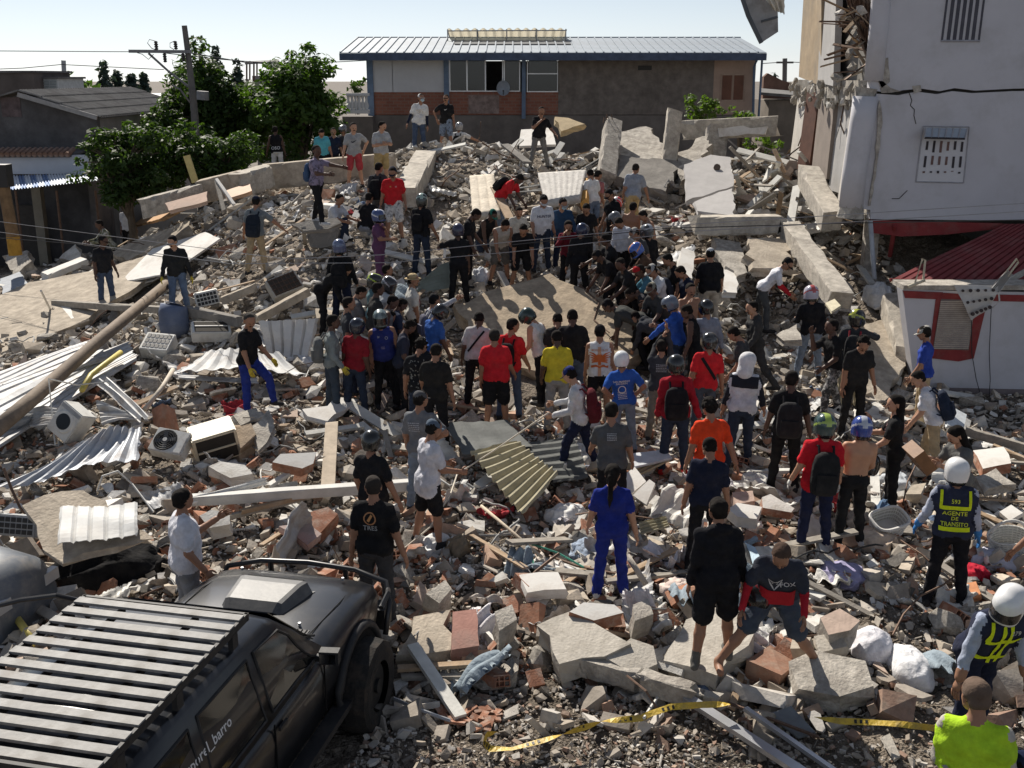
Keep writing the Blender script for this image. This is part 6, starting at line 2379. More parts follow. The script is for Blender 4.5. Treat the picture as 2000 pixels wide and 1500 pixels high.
beam('stub pier carrying the cream lintel beam', None, None,.6,.7, CONC(), 'concrete_pier', 'pier', A=aty(1390,335,31), B=aty(1396,262,31.6), rough=.05, up=(0,1,0))
Yslab('crumbling grey slope of broken concrete left of the hanging panel',[(1322,300,30.5),(1372,264,31.4),(1398,268,31.3),(1362,330,29.2),(1330,352,28.6)],.4, CONC(), jag=.08)
Yslab('large grey wall panel with a small hole hanging on the heap',[(1336,322,28.4),(1388,302,29),(1426,306,28.8),(1432,364,27),(1340,392,26.2)],.14, mat('grey_panel',(.40,.385,.375),.9,.1,3,.2), name='wall_slab', cat='wall panel', jag=.025)
Yslab('lower cracked half of the grey wall panel',[(1356,394,26),(1430,368,26.8),(1434,420,25),(1362,412,25.4)],.12, MATS['grey_panel'], name='wall_slab', cat='wall panel', jag=.03)
o_ = MB().tube([(0,0,0),(0,-.05,.03)],.09,8).obj('panel_hole', mat('hole_brown',(.12,.09,.07),.95), loc=aty(1400,328,28.05))
finish(o_, 'ragged brown hole in the large grey wall panel', 'hole')
beam('horizontal cream beam across the right flank of the heap', None, None,.5,.42, CREAMC, 'concrete_beam', A=aty(1368,440,24.6), B=aty(1532,438,24.6), rough=.035, seg=10)
beam('fallen beam sliding diagonally down towards the man in red sleeves', None, None,.42,.42, CREAMC, 'concrete_beam', A=aty(1542,448,24.4), B=aty(1640,585,20.6), rough=.03, seg=10)
beam('broken column piece lying against the cracked building', None, None,.48,.48, CREAMC, 'column_stub', 'column', A=aty(1580,345,26.6), B=aty(1624,430,24.2), rough=.03)
beam('concrete wall edge descending beside the annex',(1745,592,.45),(1772,700,.25),.5,.5, CREAMC, 'wall_edge', 'wall fragment', seg=8)
slab('smooth dusty slab on the right below the fallen beam',[(1640,650,.25),(1738,612,.3),(1775,700,.15),(1720,790,.12),(1640,760,.12)],.2, DUSTY(), jag=.04)
Yslab('white plaster block standing left of the grey capped man',[(1332,484,24.2),(1356,490,24.1),(1352,545,22.6),(1320,535,22.6)],.35, WHITEP, name='wall_block', cat='block', jag=.02)
Yslab('sharp grey slab leaning over a dark gap on the right flank',[(1392,462,24.4),(1446,476,24.2),(1460,530,22.6),(1440,540,22.4),(1404,500,23.4)],.2, CONC(), jag=.04)
Yslab('white plaster slab lying beside the grey capped man',[(1408,524,22.8),(1440,530,22.8),(1440,570,21.6),(1412,572,21.6)],.12, WHITEP, name='plaster_slab', jag=.02)
Yslab('second white plaster slab left of the grey capped man',[(1316,545,22.4),(1352,548,22.4),(1345,590,21.4),(1318,588,21.4)],.12, WHITEP, name='plaster_slab', jag=.02)
Yslab('shadowed wall slab in the hollow of the right flank',[(1460,462,24),(1540,470,24),(1548,520,22.6),(1470,524,22.4)],.2, DUSTY(), jag=.05)
Yslab('yellowish square floor tile near the man in red sleeves',[(1612,592,20.2),(1630,583,20.4),(1642,597,20),(1624,608,19.7)],.05, mat('yellow_tile',(.55,.5,.36),.6), name='floor_tile', cat='tile', jag=.004)
Yslab('triangular pale slab under the man in red sleeves',[(1516,655,18.9),(1556,632,19.4),(1566,664,18.6),(1530,664,18.6)],.12, CONC(), jag=.02)
for k_ in range(8):
 pipe('exposed reinforcing rod fanning from the fallen beam' ,[(1612 + 3 * k_,548,.9),(1620 + 4 * k_,570,.5),(1622 + 5.2 * k_,590,.25)],.012, mat('pale_rod',(.42,.39,.35),.7), 'reinforcing_rod', 'rod',5)['group'] = 'rods at the fallen beam'
r_ = np.random.default_rng(123)
for k_ in range(90):                                   # splintered timber and strips where the flank was torn open
 u, v = r_.uniform(1400,1660), r_.uniform(290,440)
 if u < 1440 and v > 300:
  continue
 p = G((u, v, r_.uniform(.1,.7)))
 L = r_.uniform(.5,1.7)
 o = place(BOARDS[int(r_.integers(3))], 'board', p,(r_.uniform(-.7,.7), r_.uniform(-.8,.8), r_.uniform(0,6.28)),(L, r_.uniform(.5,1.4),1))
 w_ = 'below the end of the cream lintel' if u < 1500 else 'between the lintel and the broken column piece' if u < 1575 else 'beside the torn flank of the cracked building'
 finish(o, 'splintered board sticking up ' + w_, 'board', 'boards ' + w_)
for k_ in range(26):
 u, v = r_.uniform(1440,1650), r_.uniform(300,450)
 p = G((u, v, r_.uniform(.05,.4)))
 o = place(PLATES[int(r_.integers(10))], 'plaster_plate', p,(r_.uniform(-1,1), r_.uniform(-1,1), r_.uniform(0,6.28)), r_.uniform(.25,.6))
 finish(o, 'wall plate standing on edge beside the torn flank of the cracked building', 'wall fragment', 'wall plates beside the cracked building')
for k_ in range(7):
 a = (1170 + 8 * k_,310 - 4 * k_,.5)
 pipe('loose bundle cable running down from the column stub',[a,(1100 + 10 * k_,352 + r_.uniform(-5,5),.35),(1040 + 14 * k_,366 + r_.uniform(-6,6),.3),(960 + 20 * k_,376 + r_.uniform(-6,6),.25)],.02, BLACKP() if k_ % 2 else MATS['cable_grey2'], 'loose_cable', 'cable',5)['group'] = 'cables from the column stub'
for k_,(u, v) in enumerate(((1178,240),(1184,236),(1190,238),(1196,234))):
 o = MB().tube([aty(u, v,31.4), aty(u + r_.uniform(-3,3), v - r_.uniform(8,14),31.4)],.014,5).obj('reinforcing_rod', RUST())
 finish(o, 'bare rod sticking up from the column stub on the crest', 'rod', 'rods on the column stub')
Yslab('white board lying behind the man with the shoulder bag',[(1018,256,36),(1078,246,36),(1086,285,34.6),(1014,282,34.6)],.08, WHITEP, name='white_board', cat='panel', jag=.01)
Yslab('brown edged roof fragment right of the man with the shoulder bag',[(1084,226,36),(1110,232,36),(1142,240,35.6),(1096,258,35)],.2, mat('ochre_render',(.42,.33,.2),.9,.2,4,.3), name='roof_fragment', cat='wall fragment', jag=.04)
Yslab('tilted white box panel below the man with the shoulder bag',[(938,338,30.6),(972,312,31.2),(984,322,31),(948,352,30)],.2, WHITEP, name='white_board', cat='panel', jag=.01)
beam('dark plank sloping above the white box panel', None, None,.25,.06, DARKC, 'plank', 'plank', A=aty(985,282,32), B=aty(1030,318,30.6))
beam('pale plank standing between the tufted mattress and the bending men', None, None,.2,.05, WOOD(), 'plank', 'plank', A=aty(966,366,27), B=aty(996,428,25))
tin('green grey sheet lying below the man with the raised hand',[(838,542,.5),(880,512,.6),(886,560,.3),(800,574,.2)],6, mat('green_sheet',(.2,.23,.2),.7,.2,3,.1),.015, 'v',.04,3)
# --- the big slab in the middle of the crowd
slab('big sunlit floor slab that the crowd surrounds',[(886,598,.5),(1000,552,.75),(1075,532,.8),(1180,585,.6),(1275,640,.45),(1215,735,.3),(1100,735,.25),(960,700,.25)],.3, mat('tan_slab',(.37,.295,.21),.95,.32,5,.6,22, stain=(.22,.18,.13), stain_amt=.7, stain_scale=2.2), jag=.05, step=.3)
pipe('crack rod running over the big floor slab',[(1130,555,.68),(1170,590,.62),(1160,625,.55),(1190,650,.5)],.014, RUST(), 'reinforcing_rod', 'rod',5)
# --- sheets and boards of the left foreground
tin('long pale roofing sheets lying under the brown pole',[(-40,800,.3),(250,662,.35),(270,705,.25),(-40,900,.2)],7, ZINC(),.02, 'v',.05,1,.015, prof='rib')
tin('upper pale roofing sheet below the timber beam',[(-40,730,.3),(170,668,.35),(215,700,.3),(-40,795,.25)],6, ZINC(),.02, 'v',.05,2,.02, prof='rib')
tin('wide silver roofing sheet at the left above the white square sheet',[(-30,945,.4),(150,860,.5),(276,836,.5),(270,900,.35)],9, mat('silver_sheet',(.42,.44,.47),.6,.2,3,.1, metal=.25, spec=.3, stain=(.27,.22,.18), stain_amt=.6, stain_scale=3),.02, 'v',.09,3,.015)
tin('bright crumpled white sheet in front of the man with yellow gloves',[(345,728,.4),(400,690,.45),(545,684,.45),(600,730,.35)],8, mat('white_sheet',(.52,.52,.51),.7,.15,4,.1, stain=(.3,.25,.2), stain_amt=.6, stain_scale=3),.02, 'v',.06,4,.02)
tin('upright pale ribbed sheet behind the man with yellow gloves',[(505,628,.75),(620,622,.7),(600,705,.15),(520,690,.2)],5, WHITEP,.03, 'u',.03,5,.015, prof='rib')
tin('bent metal channel pointing at the cream cabinet',[(186,748,.4),(212,738,.45),(292,812,.3),(272,828,.25)],2, ZINC(),.04, 'u',.03,6,.01)
tin('pale folded sheet left of the outdoor fan unit',[(190,790,.3),(250,800,.35),(290,822,.25),(200,832,.2)],4, ZINC(),.03, 'v',.05,7,.015)
tin('round-cornered striped sheet beside the washing machine',[(40,800,.35),(110,795,.4),(122,838,.3),(60,835,.25)],8, ZINC(),.018, 'v',.04,8,.01)
tin('bright white square sheet lying on the bent concrete skin',[(118,988,1.12),(268,980,1.12),(268,1042,.98),(112,1066,.98)],5, mat('white_square',(.6,.6,.58),.7,.1,4,.1, stain=(.42,.38,.33), stain_amt=.5),.012, 'u',.02,9,.012, prof='rib')
slab('curled concrete skin under the bright white square sheet',[(42,985,.95),(120,960,1.05),(180,970,1.05),(300,1050,.9),(120,1098,.75),(85,1075,.8)],.08, DUSTY(), jag=.05)
tin('small white corrugated strip beside the pale channel',[(345,728,.2),(500,735,.25),(505,750,.2),(350,742,.15)],3, ZINC(),.01, 'v',.03,10)
beam('long white box beam lying across behind the men by the vehicle',(362,978,.35),(812,946,.4),.16,.14, mat('white_beam',(.5,.49,.46),.7,.15,4,.15), 'box_beam')
tin('torn white foil hanging over the long box beam',[(362,972,.42),(520,934,.46),(524,944,.4),(372,984,.36)],3, mat('foil',(.68,.68,.66),.5),.01, 'v',.02,11,.03)
beam('dusty plank standing up behind the helmeted man by the vehicle',(648,828,.45),(640,962,.25),.2,.05, mat('dusty_plank',(.42,.35,.27),.9,.2,6,.2), 'plank', 'plank')
beam('white skirting strip leaning below the plank',(520,952,.2),(622,888,.35),.1,.05, WHITEP, 'plank', 'plank')
beam('brown roof batten lying below the box beam',(470,1000,.25),(620,962,.35),.08,.06, WOOD(), 'timber_beam', 'beam')
beam('long grey batten running toward the vehicle',(408,1020,.2),(610,968,.3),.07,.07, MATS['grey_timber'], 'timber_beam', 'beam')
slab('pale thick slab left of the plank',[(532,902,.45),(548,886,.5),(618,884,.5),(612,904,.45),(590,916,.4)],.16, WHITEP, sm=BRICK(), jag=.015)
slab('white plaster wedge in front of the outdoor fan unit',[(408,912,.35),(430,900,.4),(478,908,.35),(494,926,.3),(450,932,.3)],.16, PLASTER(), jag=.03)
slab('white wall lump behind the man in the white shirt',[(390,1008,.4),(412,996,.45),(448,1000,.45),(450,1025,.35),(408,1030,.35)],.25, PLASTER(), 'wall_block', 'block',.03)
slab('reddish stained slab in front of the vehicle',[(545,1030,.35),(600,1018,.4),(628,1045,.3),(600,1062,.28)],.12, mat('red_stained',(.42,.33,.3),.9,.3,4,.3, stain=(.4,.18,.15), stain_amt=.7), jag=.02)
slab('stacked clay block group behind the vehicle bonnet',[(585,1005,.4),(640,990,.45),(660,1005,.4),(625,1040,.3),(590,1025,.32)],.2, BRICK(), 'brick_cluster', 'brick',.02)
pipe('yellow plastic conduit bent under the brown pole',[(160,762,.3),(178,732,.35),(200,715,.4),(236,688,.5)],.05, mat('yellow_pvc',(.55,.45,.12),.5), 'conduit', 'pipe')
pipe('thin white frame rod standing by the washing machine',[(95,740,.9),(100,790,.5),(108,870,.1)],.012, WHITEM(), 'thin_rod', 'rod',5)
pipe('thin white rod over the roofing sheets',[(95,740,.9),(150,752,.55),(235,742,.4)],.012, WHITEM(), 'thin_rod', 'rod',5)
pipe('pale wooden stick leaning before the crumpled white sheet',[(283,800,.25),(318,755,.4),(338,722,.55)],.04, mat('pale_stick',(.5,.44,.36),.8), 'stick', 'stick')
pipe('broom stick stuck in the left slope',[(80,568,.9),(92,592,.45),(102,612,.05)],.025, WHITEM(), 'stick', 'stick',6)
pipe('white hose curling over the bent concrete skin',[(190,960,.55),(200,930,.75),(230,920,.8),(258,945,.6),(300,1000,.4)],.014, WHITEM(), 'hose', 'hose',6)
slab('white door leaf lying on the left slope',[(95,600,.2),(135,596,.25),(145,622,.2),(102,630,.15)],.05, WHITEP, 'door_leaf', 'panel',.01)
slab('large tan concrete lump right of the cream cabinet',[(452,838,.4),(490,826,.45),(500,850,.35),(470,872,.3),(450,860,.3)],.35, mat('tan_lump',(.36,.28,.2),.95,.25,6,.6), 'concrete_lump', 'block',.05)
slab('grey slab by the boots of the man with yellow gloves',[(455,812,.25),(500,795,.3),(520,812,.25),(470,830,.2)],.15, CONC(), jag=.03)
slab('shaded grey wall plate below the man with yellow gloves',[(480,840,.35),(525,800,.5),(535,835,.4),(505,880,.25)],.08, CONC(), jag=.03)
slab('bright plaster wedge right of the man with yellow gloves',[(590,800,.3),(640,790,.35),(655,775,.35),(700,782,.3),(640,820,.25),(600,815,.25)],.1, WHITEP, jag=.03)
beam('grey beam lying diagonally behind the man with yellow gloves',(505,622,.35),(600,570,.5),.2,.16, DUSTY(), 'concrete_beam')
beam('short grey beam above the broken window cage',(432,588,.3),(498,562,.45),.2,.16, DUSTY(), 'concrete_beam')

# appliances: air conditioners, washing machine, cabinet, barrel
def box_thing(name, label, cat, u, v, dz, rot, size, m, detail, sc=.8):
 p = G((u, v, dz))
 t = thing(name, label, cat, p)
 t.rotation_euler = rot
 t.scale = (sc,) * 3
 w_, d_, h_ = size
 bm = bmesh.new()
 bmesh.ops.create_cube(bm, size=1)
 bmesh.ops.scale(bm, vec=size, verts=bm.verts)
 bmesh.ops.bevel(bm, geom=bm.edges[:], offset=.02, segments=2, affect='EDGES')
 me = bpy.data.meshes.new('case')
 bm.to_mesh(me)
 bm.free()
 me.materials.append(m)
 o = place(me, 'case',(0,0,0), parent=t)
 dk = BLACKP()
 if detail == 'fan':                                   # fan guard on the front (-y) face
  for k_ in range(1,6):
   rr = .05 * k_ * h_ / .6
   MB().tube([(-w_ * .12 + rr * math.cos(a),-d_ / 2 - .02, rr * math.sin(a)) for a in np.linspace(0,6.283,25)],.007,5).obj('guard_ring', dk, t)
  MB().tube([(-w_ * .12,-d_ / 2 - .004,0),(-w_ * .12,-d_ / 2 + .03,0)],.27 * h_ / .6,20).obj('fan_well', mat('well_dark',(.02,.02,.02),.9), t)
  for k_ in range(4):
   a = k_ * 1.57 + .3
   MB().box((-w_ * .12 + .12 * math.cos(a),-d_ / 2 - .01,.12 * math.sin(a)),(.2,.006,.09),(0,-a,0)).obj('fan_blade', mat('blade_grey',(.12,.12,.12),.6), t)
  MB().tube([(-w_ * .12,-d_ / 2 - .03,0),(-w_ * .12,-d_ / 2 - .005,0)],.05,10).obj('fan_hub', WHITEM(), t)
  MB().box((w_ * .36,-d_ / 2 - .006,-.05),(w_ * .2,.012, h_ * .7)).obj('side_panel', WHITEM(), t)
 elif detail == 'grille':
  for i in range(6):
   for j in range(3):
    MB().box((-w_ * .36 + i * w_ * .145,-d_ / 2 - .003,-h_ * .28 + j * h_ * .28),(w_ * .115,.012, h_ * .21)).obj('grille_slot', dk, t)
 elif detail == 'open':
  MB().box((0,-d_ / 2 - .004,0),(w_ * .86,.012, h_ * .84)).obj('dark_inside', mat('inside_dark',(.03,.025,.02),.9), t)
  MB().box((0,-d_ / 2 - .02, h_ * .02),(w_ * .84,.02,.03)).obj('shelf', m, t)
 elif detail == 'washer':
  MB().tube([(.0,-d_ / 2 - .03,0),(0,-d_ / 2 + .01,0)],[.24,.27],22).obj('door_ring', WHITEM(), t)
  MB().tube([(.0,-d_ / 2 - .035,0),(0,-d_ / 2 - .01,0)],.18,22).obj('door_glass', mat('door_glass',(.012,.014,.016),.15,0,1,0), t)
  MB().box((0,-d_ / 2 - .006, h_ * .4),(w_ * .9,.012, h_ * .12)).obj('control_panel', mat('panel_grey',(.3,.3,.3),.5), t)
 elif detail == 'cage':
  for i in range(7):
   MB().box((-w_ * .42 + i * w_ * .14,-d_ / 2 - .012,0),(.016,.016, h_ * .9)).obj('cage_bar', RUST(), t)
  for i in range(4):
   MB().box((0,-d_ / 2 - .02,-h_ * .38 + i * h_ * .25),(w_ * .9,.014,.014)).obj('cage_bar', RUST(), t)
  MB().box((0,-d_ / 2 - .002,0),(w_ * .88,.006, h_ * .86)).obj('dark_inside', mat('inside_dark2',(.06,.05,.04),.9), t)
 return t

WE = WHITEM()
CREAM_E = mat('cream_enamel',(.58,.5,.36),.5,.1,4,.05, stain=(.35,.3,.24), stain_amt=.5)
box_thing('air_conditioner', 'outdoor unit with a round black fan guard facing up', 'air conditioner',335,868,.3,(R(-52), R(6), R(-14)),(.78,.3,.58), WE, 'fan',.7)
box_thing('cabinet', 'cream cabinet with open dark front beside the fan unit', 'cabinet',418,862,.28,(R(14), R(-10), R(24)),(.75,.5,.55), CREAM_E, 'open',.9)
box_thing('air_conditioner', 'white unit with a barred grille lying on its back below the barrel', 'air conditioner',310,676,.22,(R(-62), R(4), R(-6)),(.72,.34,.62), WE, 'grille')
box_thing('air_conditioner', 'white unit with square grille beside the man with black sweater', 'air conditioner',404,582,.35,(R(-6), R(-10), R(18)),(.62,.32,.38), WE, 'grille')
box_thing('air_conditioner', 'hollow white casing tipped over right of the blue barrel', 'air conditioner',412,648,.25,(R(-70), R(4), R(20)),(.95,.3,.55), WE, 'open')
box_thing('window_cage', 'rusty window cage lying on the rubble behind the man with yellow gloves', 'window cage',556,560,.3,(R(-48), R(-16), R(30)),(.85,.3,.6), mat('cage_cream',(.45,.42,.36),.7), 'cage')
box_thing('washing_machine', 'washing machine on its side with a round dark door', 'washing machine',140,825,.35,(R(-24), R(28), R(-28)),(.62,.5,.72), WE, 'washer',.72)
box_thing('air_conditioner', 'dirty slotted unit half buried at the left edge', 'air conditioner',42,1026,.3,(R(-20),0, R(-10)),(.7,.3,.34), mat('dirty_enamel',(.3,.31,.32),.6), 'grille')
t_ = thing('barrel', 'faded blue plastic barrel standing in the left debris', 'barrel', G((342,650,0)))
bm_ = mat('blue_plastic',(.11,.14,.22),.55,.15,3,.1, stain=(.25,.25,.25), stain_amt=.4)
MB().tube([(0,0,-.05),(0,0,.1),(0,0,.45),(.02,.02,.58),(.03,.03,.62)],[.28,.3,.3,.27,.2],18).obj('barrel_body', bm_, t_, smooth=True)
MB().tube([(0,0,.2),(0,0,.24)],.312,18).obj('barrel_hoop', bm_, t_)
t_ = thing('wash_basin', 'round grey tub at the left edge below the brown pole', 'tub', G((25,840,.1)))
MB().tube([(0,0,0),(0,0,.16),(0,0,.24),(0,0,.25),(0,0,.1)],[.22,.34,.36,.32,.24],20).obj('tub_shell', mat('tub_grey',(.3,.31,.32),.6), t_, smooth=True)

# --- middle: roofing sheets, cloth, poles, rope
tin('ribbed fibre cement roof sheet lying in the middle foreground',[(918,880,.45),(1010,862,.5),(1090,930,.45),(1020,1004,.3)],9, FIBRE,.035, 'v',.02,12,.012)
tin('dark flat roof sheet behind the ribbed one',[(868,830,.45),(990,818,.5),(1040,872,.4),(905,888,.35)],3, DKSHEET,.01, 'u',.02,13,.01)
tin('shaded sheet under the man with the maroon backpack',[(1000,868,.35),(1120,850,.35),(1150,930,.25),(1080,945,.25)],6, DKSHEET,.02, 'v',.02,14,.01)
tin('small ribbed sheet piece beside the woman in blue',[(1248,1022,.3),(1300,1008,.35),(1308,1028,.3),(1252,1046,.22)],4, FIBRE,.02, 'v',.01,15,.02)
tin('ribbed sheet behind the man in the grey lettered shirt',[(1235,905,.3),(1300,880,.35),(1308,900,.3),(1250,930,.22)],5, FIBRE,.025, 'v',.01,16,.02)
slab('white square board behind the woman in blue',[(1215,930,.45),(1240,912,.5),(1262,940,.42),(1228,968,.35)],.04, WHITEP, 'white_board', 'panel',.01)
slab('white slanting board right of the woman in blue',[(1236,968,.35),(1268,935,.5),(1280,945,.45),(1262,985,.3)],.05, WHITEP, 'white_board', 'panel',.01)
slab('flat white board between the lettered shirt and the red hoodie',[(1228,885,.4),(1300,878,.4),(1312,892,.38),(1240,912,.35)],.04, mat('bluewhite_board',(.5,.52,.54),.7), 'white_board', 'panel',.01)
pipe('long wooden pole lying in the rubble below the ribbed sheet',[(940,988,.35),(990,1030,.3),(1058,1088,.25)],.022, mat('pole_pale',(.5,.42,.32),.8), 'wooden_pole', 'pole',7)
pipe('green cord lying beside the striped cloth',[(1032,1060,.2),(1090,1080,.22),(1140,1108,.2)],.013, mat('green_cord',(.06,.28,.2),.7), 'cord', 'cord',5)
pipe('short green cord hanging from the wooden pole',[(1032,1060,.22),(1040,1090,.15),(1044,1115,.1)],.013, MATS['green_cord'], 'cord', 'cord',5)
cloth('white sheet heap in front of the maroon backpack man',1135,900,.8,.6,.22,(.62,.6,.56),1)
cloth('crumpled white bundle left of the woman in blue',1105,1015,.6,.45,.2,(.66,.65,.63),2)
cloth('blue striped cloth beside the woman in blue',1150,1085,.55,.5,.18,(.3,.36,.45),3, kind='pattern')
cloth('flat white sheet lying below the striped cloth',1080,1112,.65,.4,.08,(.68,.67,.65),4)
cloth('added black heap standing in for the shade under the curled concrete skin',215,1120,1.5,.9,.35,(.012,.012,.013),31, 'shade_heap', 'shade stand-in')  # added dark heap that paints the deep shade below the slab
cloth('small white bag in the rubble left of the wooden pole',850,1072,.5,.35,.18,(.66,.65,.63),5)
cloth('cream sheet at the feet of the shirtless man',1702,1062,.75,.55,.18,(.56,.45,.35),6)
cloth('lilac shirt lying right of the printed red and black shirt',1645,1128,.7,.5,.14,(.33,.31,.46),7)
cloth('white bedding on the rubble beside the annex',1716,590,.9,.6,.4,(.68,.68,.67),8)
cloth('white cloth around the black trousers man',1470,945,.6,.5,.16,(.6,.59,.55),9)
cloth('pale pink cloth in front of the black shorts man',1330,1160,.6,.5,.14,(.6,.5,.45),10)
cloth('white clothes on the tilted block at the right',1935,885,.7,.5,.16,(.66,.65,.63),11)
cloth('pale lilac sheet at the right edge behind the agent',1945,1100,.7,.45,.16,(.5,.5,.58),12)
cloth('red cloth beside the boots of the agent',1905,1122,.4,.3,.1,(.4,.02,.04),13)
cloth('pillow case lying by the white sheet at the shirtless man',1745,945,.7,.5,.16,(.52,.55,.58),14)
cloth('pale cloth on rubble behind the red and green helmet man',1560,895,.5,.4,.15,(.58,.5,.47),15)
cloth('round white pillow in front of the agents',1702,1272,.55,.45,.24,(.64,.63,.66),16, 'pillow', 'pillow', fold=.08)
cloth('longer white pillow next to the round one',1775,1312,.75,.42,.22,(.68,.68,.69),17, 'pillow', 'pillow', fold=.1)
cloth('white bag on the slab beside the man with black polo',940,550,.45,.4,.3,(.6,.62,.66),18)
cloth('crumpled white foil at the grey jacket man',590,715,.7,.4,.18,(.66,.66,.66),19)
cloth('brown stuffed bundle under the scrubs woman',895,1078,.35,.3,.2,(.25,.2,.14),20)
o = MB().tube([aty(893,926,14.6), aty(965,880,14.9), aty(1072,806,14.9)],.012,6).obj('rope', mat('rope',(.55,.5,.42),.9))
finish(o, 'taut pale rope between the white shirt man and the maroon backpack man', 'rope')
o = MB().tube([tuple(aty(893,926,14.6)), tuple(G((880,965,.5))), tuple(G((840,1030,.2))), tuple(G((785,1075,.05)))],.012,6).obj('rope', MATS['rope'])
finish(o, 'slack rope end hanging down below the white shirt man', 'rope')

# --- foreground slabs
PALEC = mat('pale_concrete',(.44,.405,.35),.95,.18,4,.5,30, stain=(.24,.215,.18), stain_amt=.7, stain_scale=3)
slab('large pale concrete slab in the middle foreground',[(1048,1222,.42),(1128,1188,.48),(1232,1258,.42),(1180,1282,.36),(1092,1296,.32)],.26, PALEC, jag=.025)
slab('second pale concrete slab right of the large one',[(1184,1285,.34),(1232,1246,.42),(1276,1262,.38),(1284,1296,.32),(1238,1318,.28)],.24, PALEC, jag=.025)
slab('broad slab that the black shorts man stands on',[(1296,1288,.3),(1340,1212,.34),(1420,1176,.36),(1470,1200,.36),(1462,1262,.3),(1400,1320,.26)],.24, PALEC, jag=.04)
slab('rough slab under the foot of the printed shirt man',[(1540,1292,.3),(1590,1270,.34),(1690,1290,.34),(1706,1340,.28),(1640,1360,.24),(1560,1345,.24)],.24, CONC(), jag=.04)
slab('dark red painted slab in front of the vehicle',[(884,1196,.3),(930,1188,.32),(936,1262,.26),(882,1268,.26)],.16, mat('red_slab',(.30,.155,.125),.9,.25,4,.4, stain=(.16,.13,.11), stain_amt=.6), jag=.012)
slab('grey mortar slab left of the red slab',[(808,1205,.26),(880,1190,.28),(880,1270,.2),(775,1278,.2)],.16, DUSTY(), jag=.03)
slab('white-topped hollow slab above the large pale slab',[(1112,1196,.5),(1140,1176,.55),(1200,1180,.55),(1218,1198,.5),(1160,1210,.48)],.18, WHITEP, sm=BRICK(), jag=.02)
slab('flat pale slab above the hollow one',[(1014,1122,.36),(1090,1118,.38),(1106,1150,.32),(1030,1158,.3)],.14, WHITEP, jag=.02)
slab('upright grey block between the two pale slabs',[(1236,1182,.5),(1266,1168,.52),(1276,1200,.46),(1240,1212,.46)],.3, CONC(), 'concrete_block', 'block',.02)
slab('squared grey block above the red slab',[(966,1195,.5),(1000,1180,.52),(1010,1210,.46),(975,1232,.44)],.32, CONC(), 'concrete_block', 'block',.02)
slab('split grey block right of the vehicle bar',[(832,1160,.4),(870,1132,.45),(882,1150,.4),(858,1178,.35)],.3, CONC(), 'concrete_block', 'block',.025)
slab('thick brick topped slab below the printed shirt man',[(1640,1190,.45),(1680,1210,.45),(1660,1232,.4),(1618,1240,.4),(1602,1205,.45)],.24, mat('brick_top',(.42,.32,.26),.9,.2,5,.3), sm=CONC(), jag=.02)
slab('grey block lying behind the round pillow',[(1590,1242,.3),(1640,1235,.32),(1655,1262,.28),(1600,1275,.25)],.16, PALEC, 'concrete_block', 'block',.02)
slab('pointed wall sherd below the barrier tape',[(1722,1440,.1),(1738,1432,.1),(1758,1475,.06),(1748,1482,.06)],.04, PALEC, 'wall_sherd', 'wall fragment',.01)
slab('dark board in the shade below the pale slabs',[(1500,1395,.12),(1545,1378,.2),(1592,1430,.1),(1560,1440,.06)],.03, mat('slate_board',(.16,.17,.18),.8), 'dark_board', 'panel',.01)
beam('exposed concrete rib with gravel lying below the pale slabs',(1136,1296,.22),(1335,1352,.18),.18,.2, CONC(), 'concrete_rib', 'beam',.03, seg=14)
beam('thin concrete rib continuing to the right',(1345,1356,.14),(1420,1372,.12),.12,.12, CONC(), 'concrete_rib', 'beam',.025)
AL = mat('alu_profile',(.5,.51,.53),.35,.08,6,.03, metal=.7)
beam('wide aluminium profile running out of the bottom edge',(1340,1362,.16),(1600,1530,.1),.11,.05, AL, 'metal_profile', 'metal profile',.002)
beam('thin aluminium profile above the wide one',(1456,1384,.2),(1650,1520,.14),.05,.04, AL, 'metal_profile', 'metal profile',.002)
beam('long thin steel strip below the pale slabs',(1420,1372,.2),(1600,1440,.1),.03,.02, RUST(), 'metal_profile', 'metal profile',.002)
beam('pale plank lying in the shade of the vehicle',(775,1306,.16),(936,1296,.2),.09,.04, WOOD(), 'plank', 'plank',.004)
beam('dark plank under the pale plank',(786,1322,.1),(930,1322,.12),.07,.05, MATS['grey_timber'], 'plank', 'plank',.004)
pipe('bent grey metal strip by the wheel',[(770,1365,.1),(815,1385,.12),(880,1408,.08)],.02, AL, 'metal_strip', 'metal profile',5)
pipe('curved rod lying across the fallen slabs',[(1225,1320,.3),(1262,1350,.35),(1290,1395,.15)],.012, RUST(), 'reinforcing_rod', 'rod',5)
pipe('white torn pipe end beside the barrier tape',[(1258,1402,.25),(1272,1380,.2),(1286,1360,.1)],.016, WHITEM(), 'pipe', 'pipe',6)
pipe('wooden broken leg beside the woman in blue',[(1225,1085,.5),(1245,1115,.35),(1262,1142,.2)],.035, mat('grey_leg',(.4,.36,.31),.8), 'stick', 'stick')
o = place(BRICKS[0], 'hollow_brick', G((952,1318,.12)),(R(4), R(6), R(60)),(1,1,1.1))
finish(o, 'clean orange hollow brick beside the pale plank', 'brick')
o = place(BRICKS[1], 'hollow_brick', G((1198,1212,.25)),(R(20), R(6), R(10)))
finish(o, 'hollow brick with open cells beside the large pale slab', 'brick')
o = place(BRICKS[1], 'hollow_brick', G((1028,1142,.25)),(R(10), R(16), R(35)))
finish(o, 'dark hollow brick above the squared grey block', 'brick')
r_ = np.random.default_rng(55)
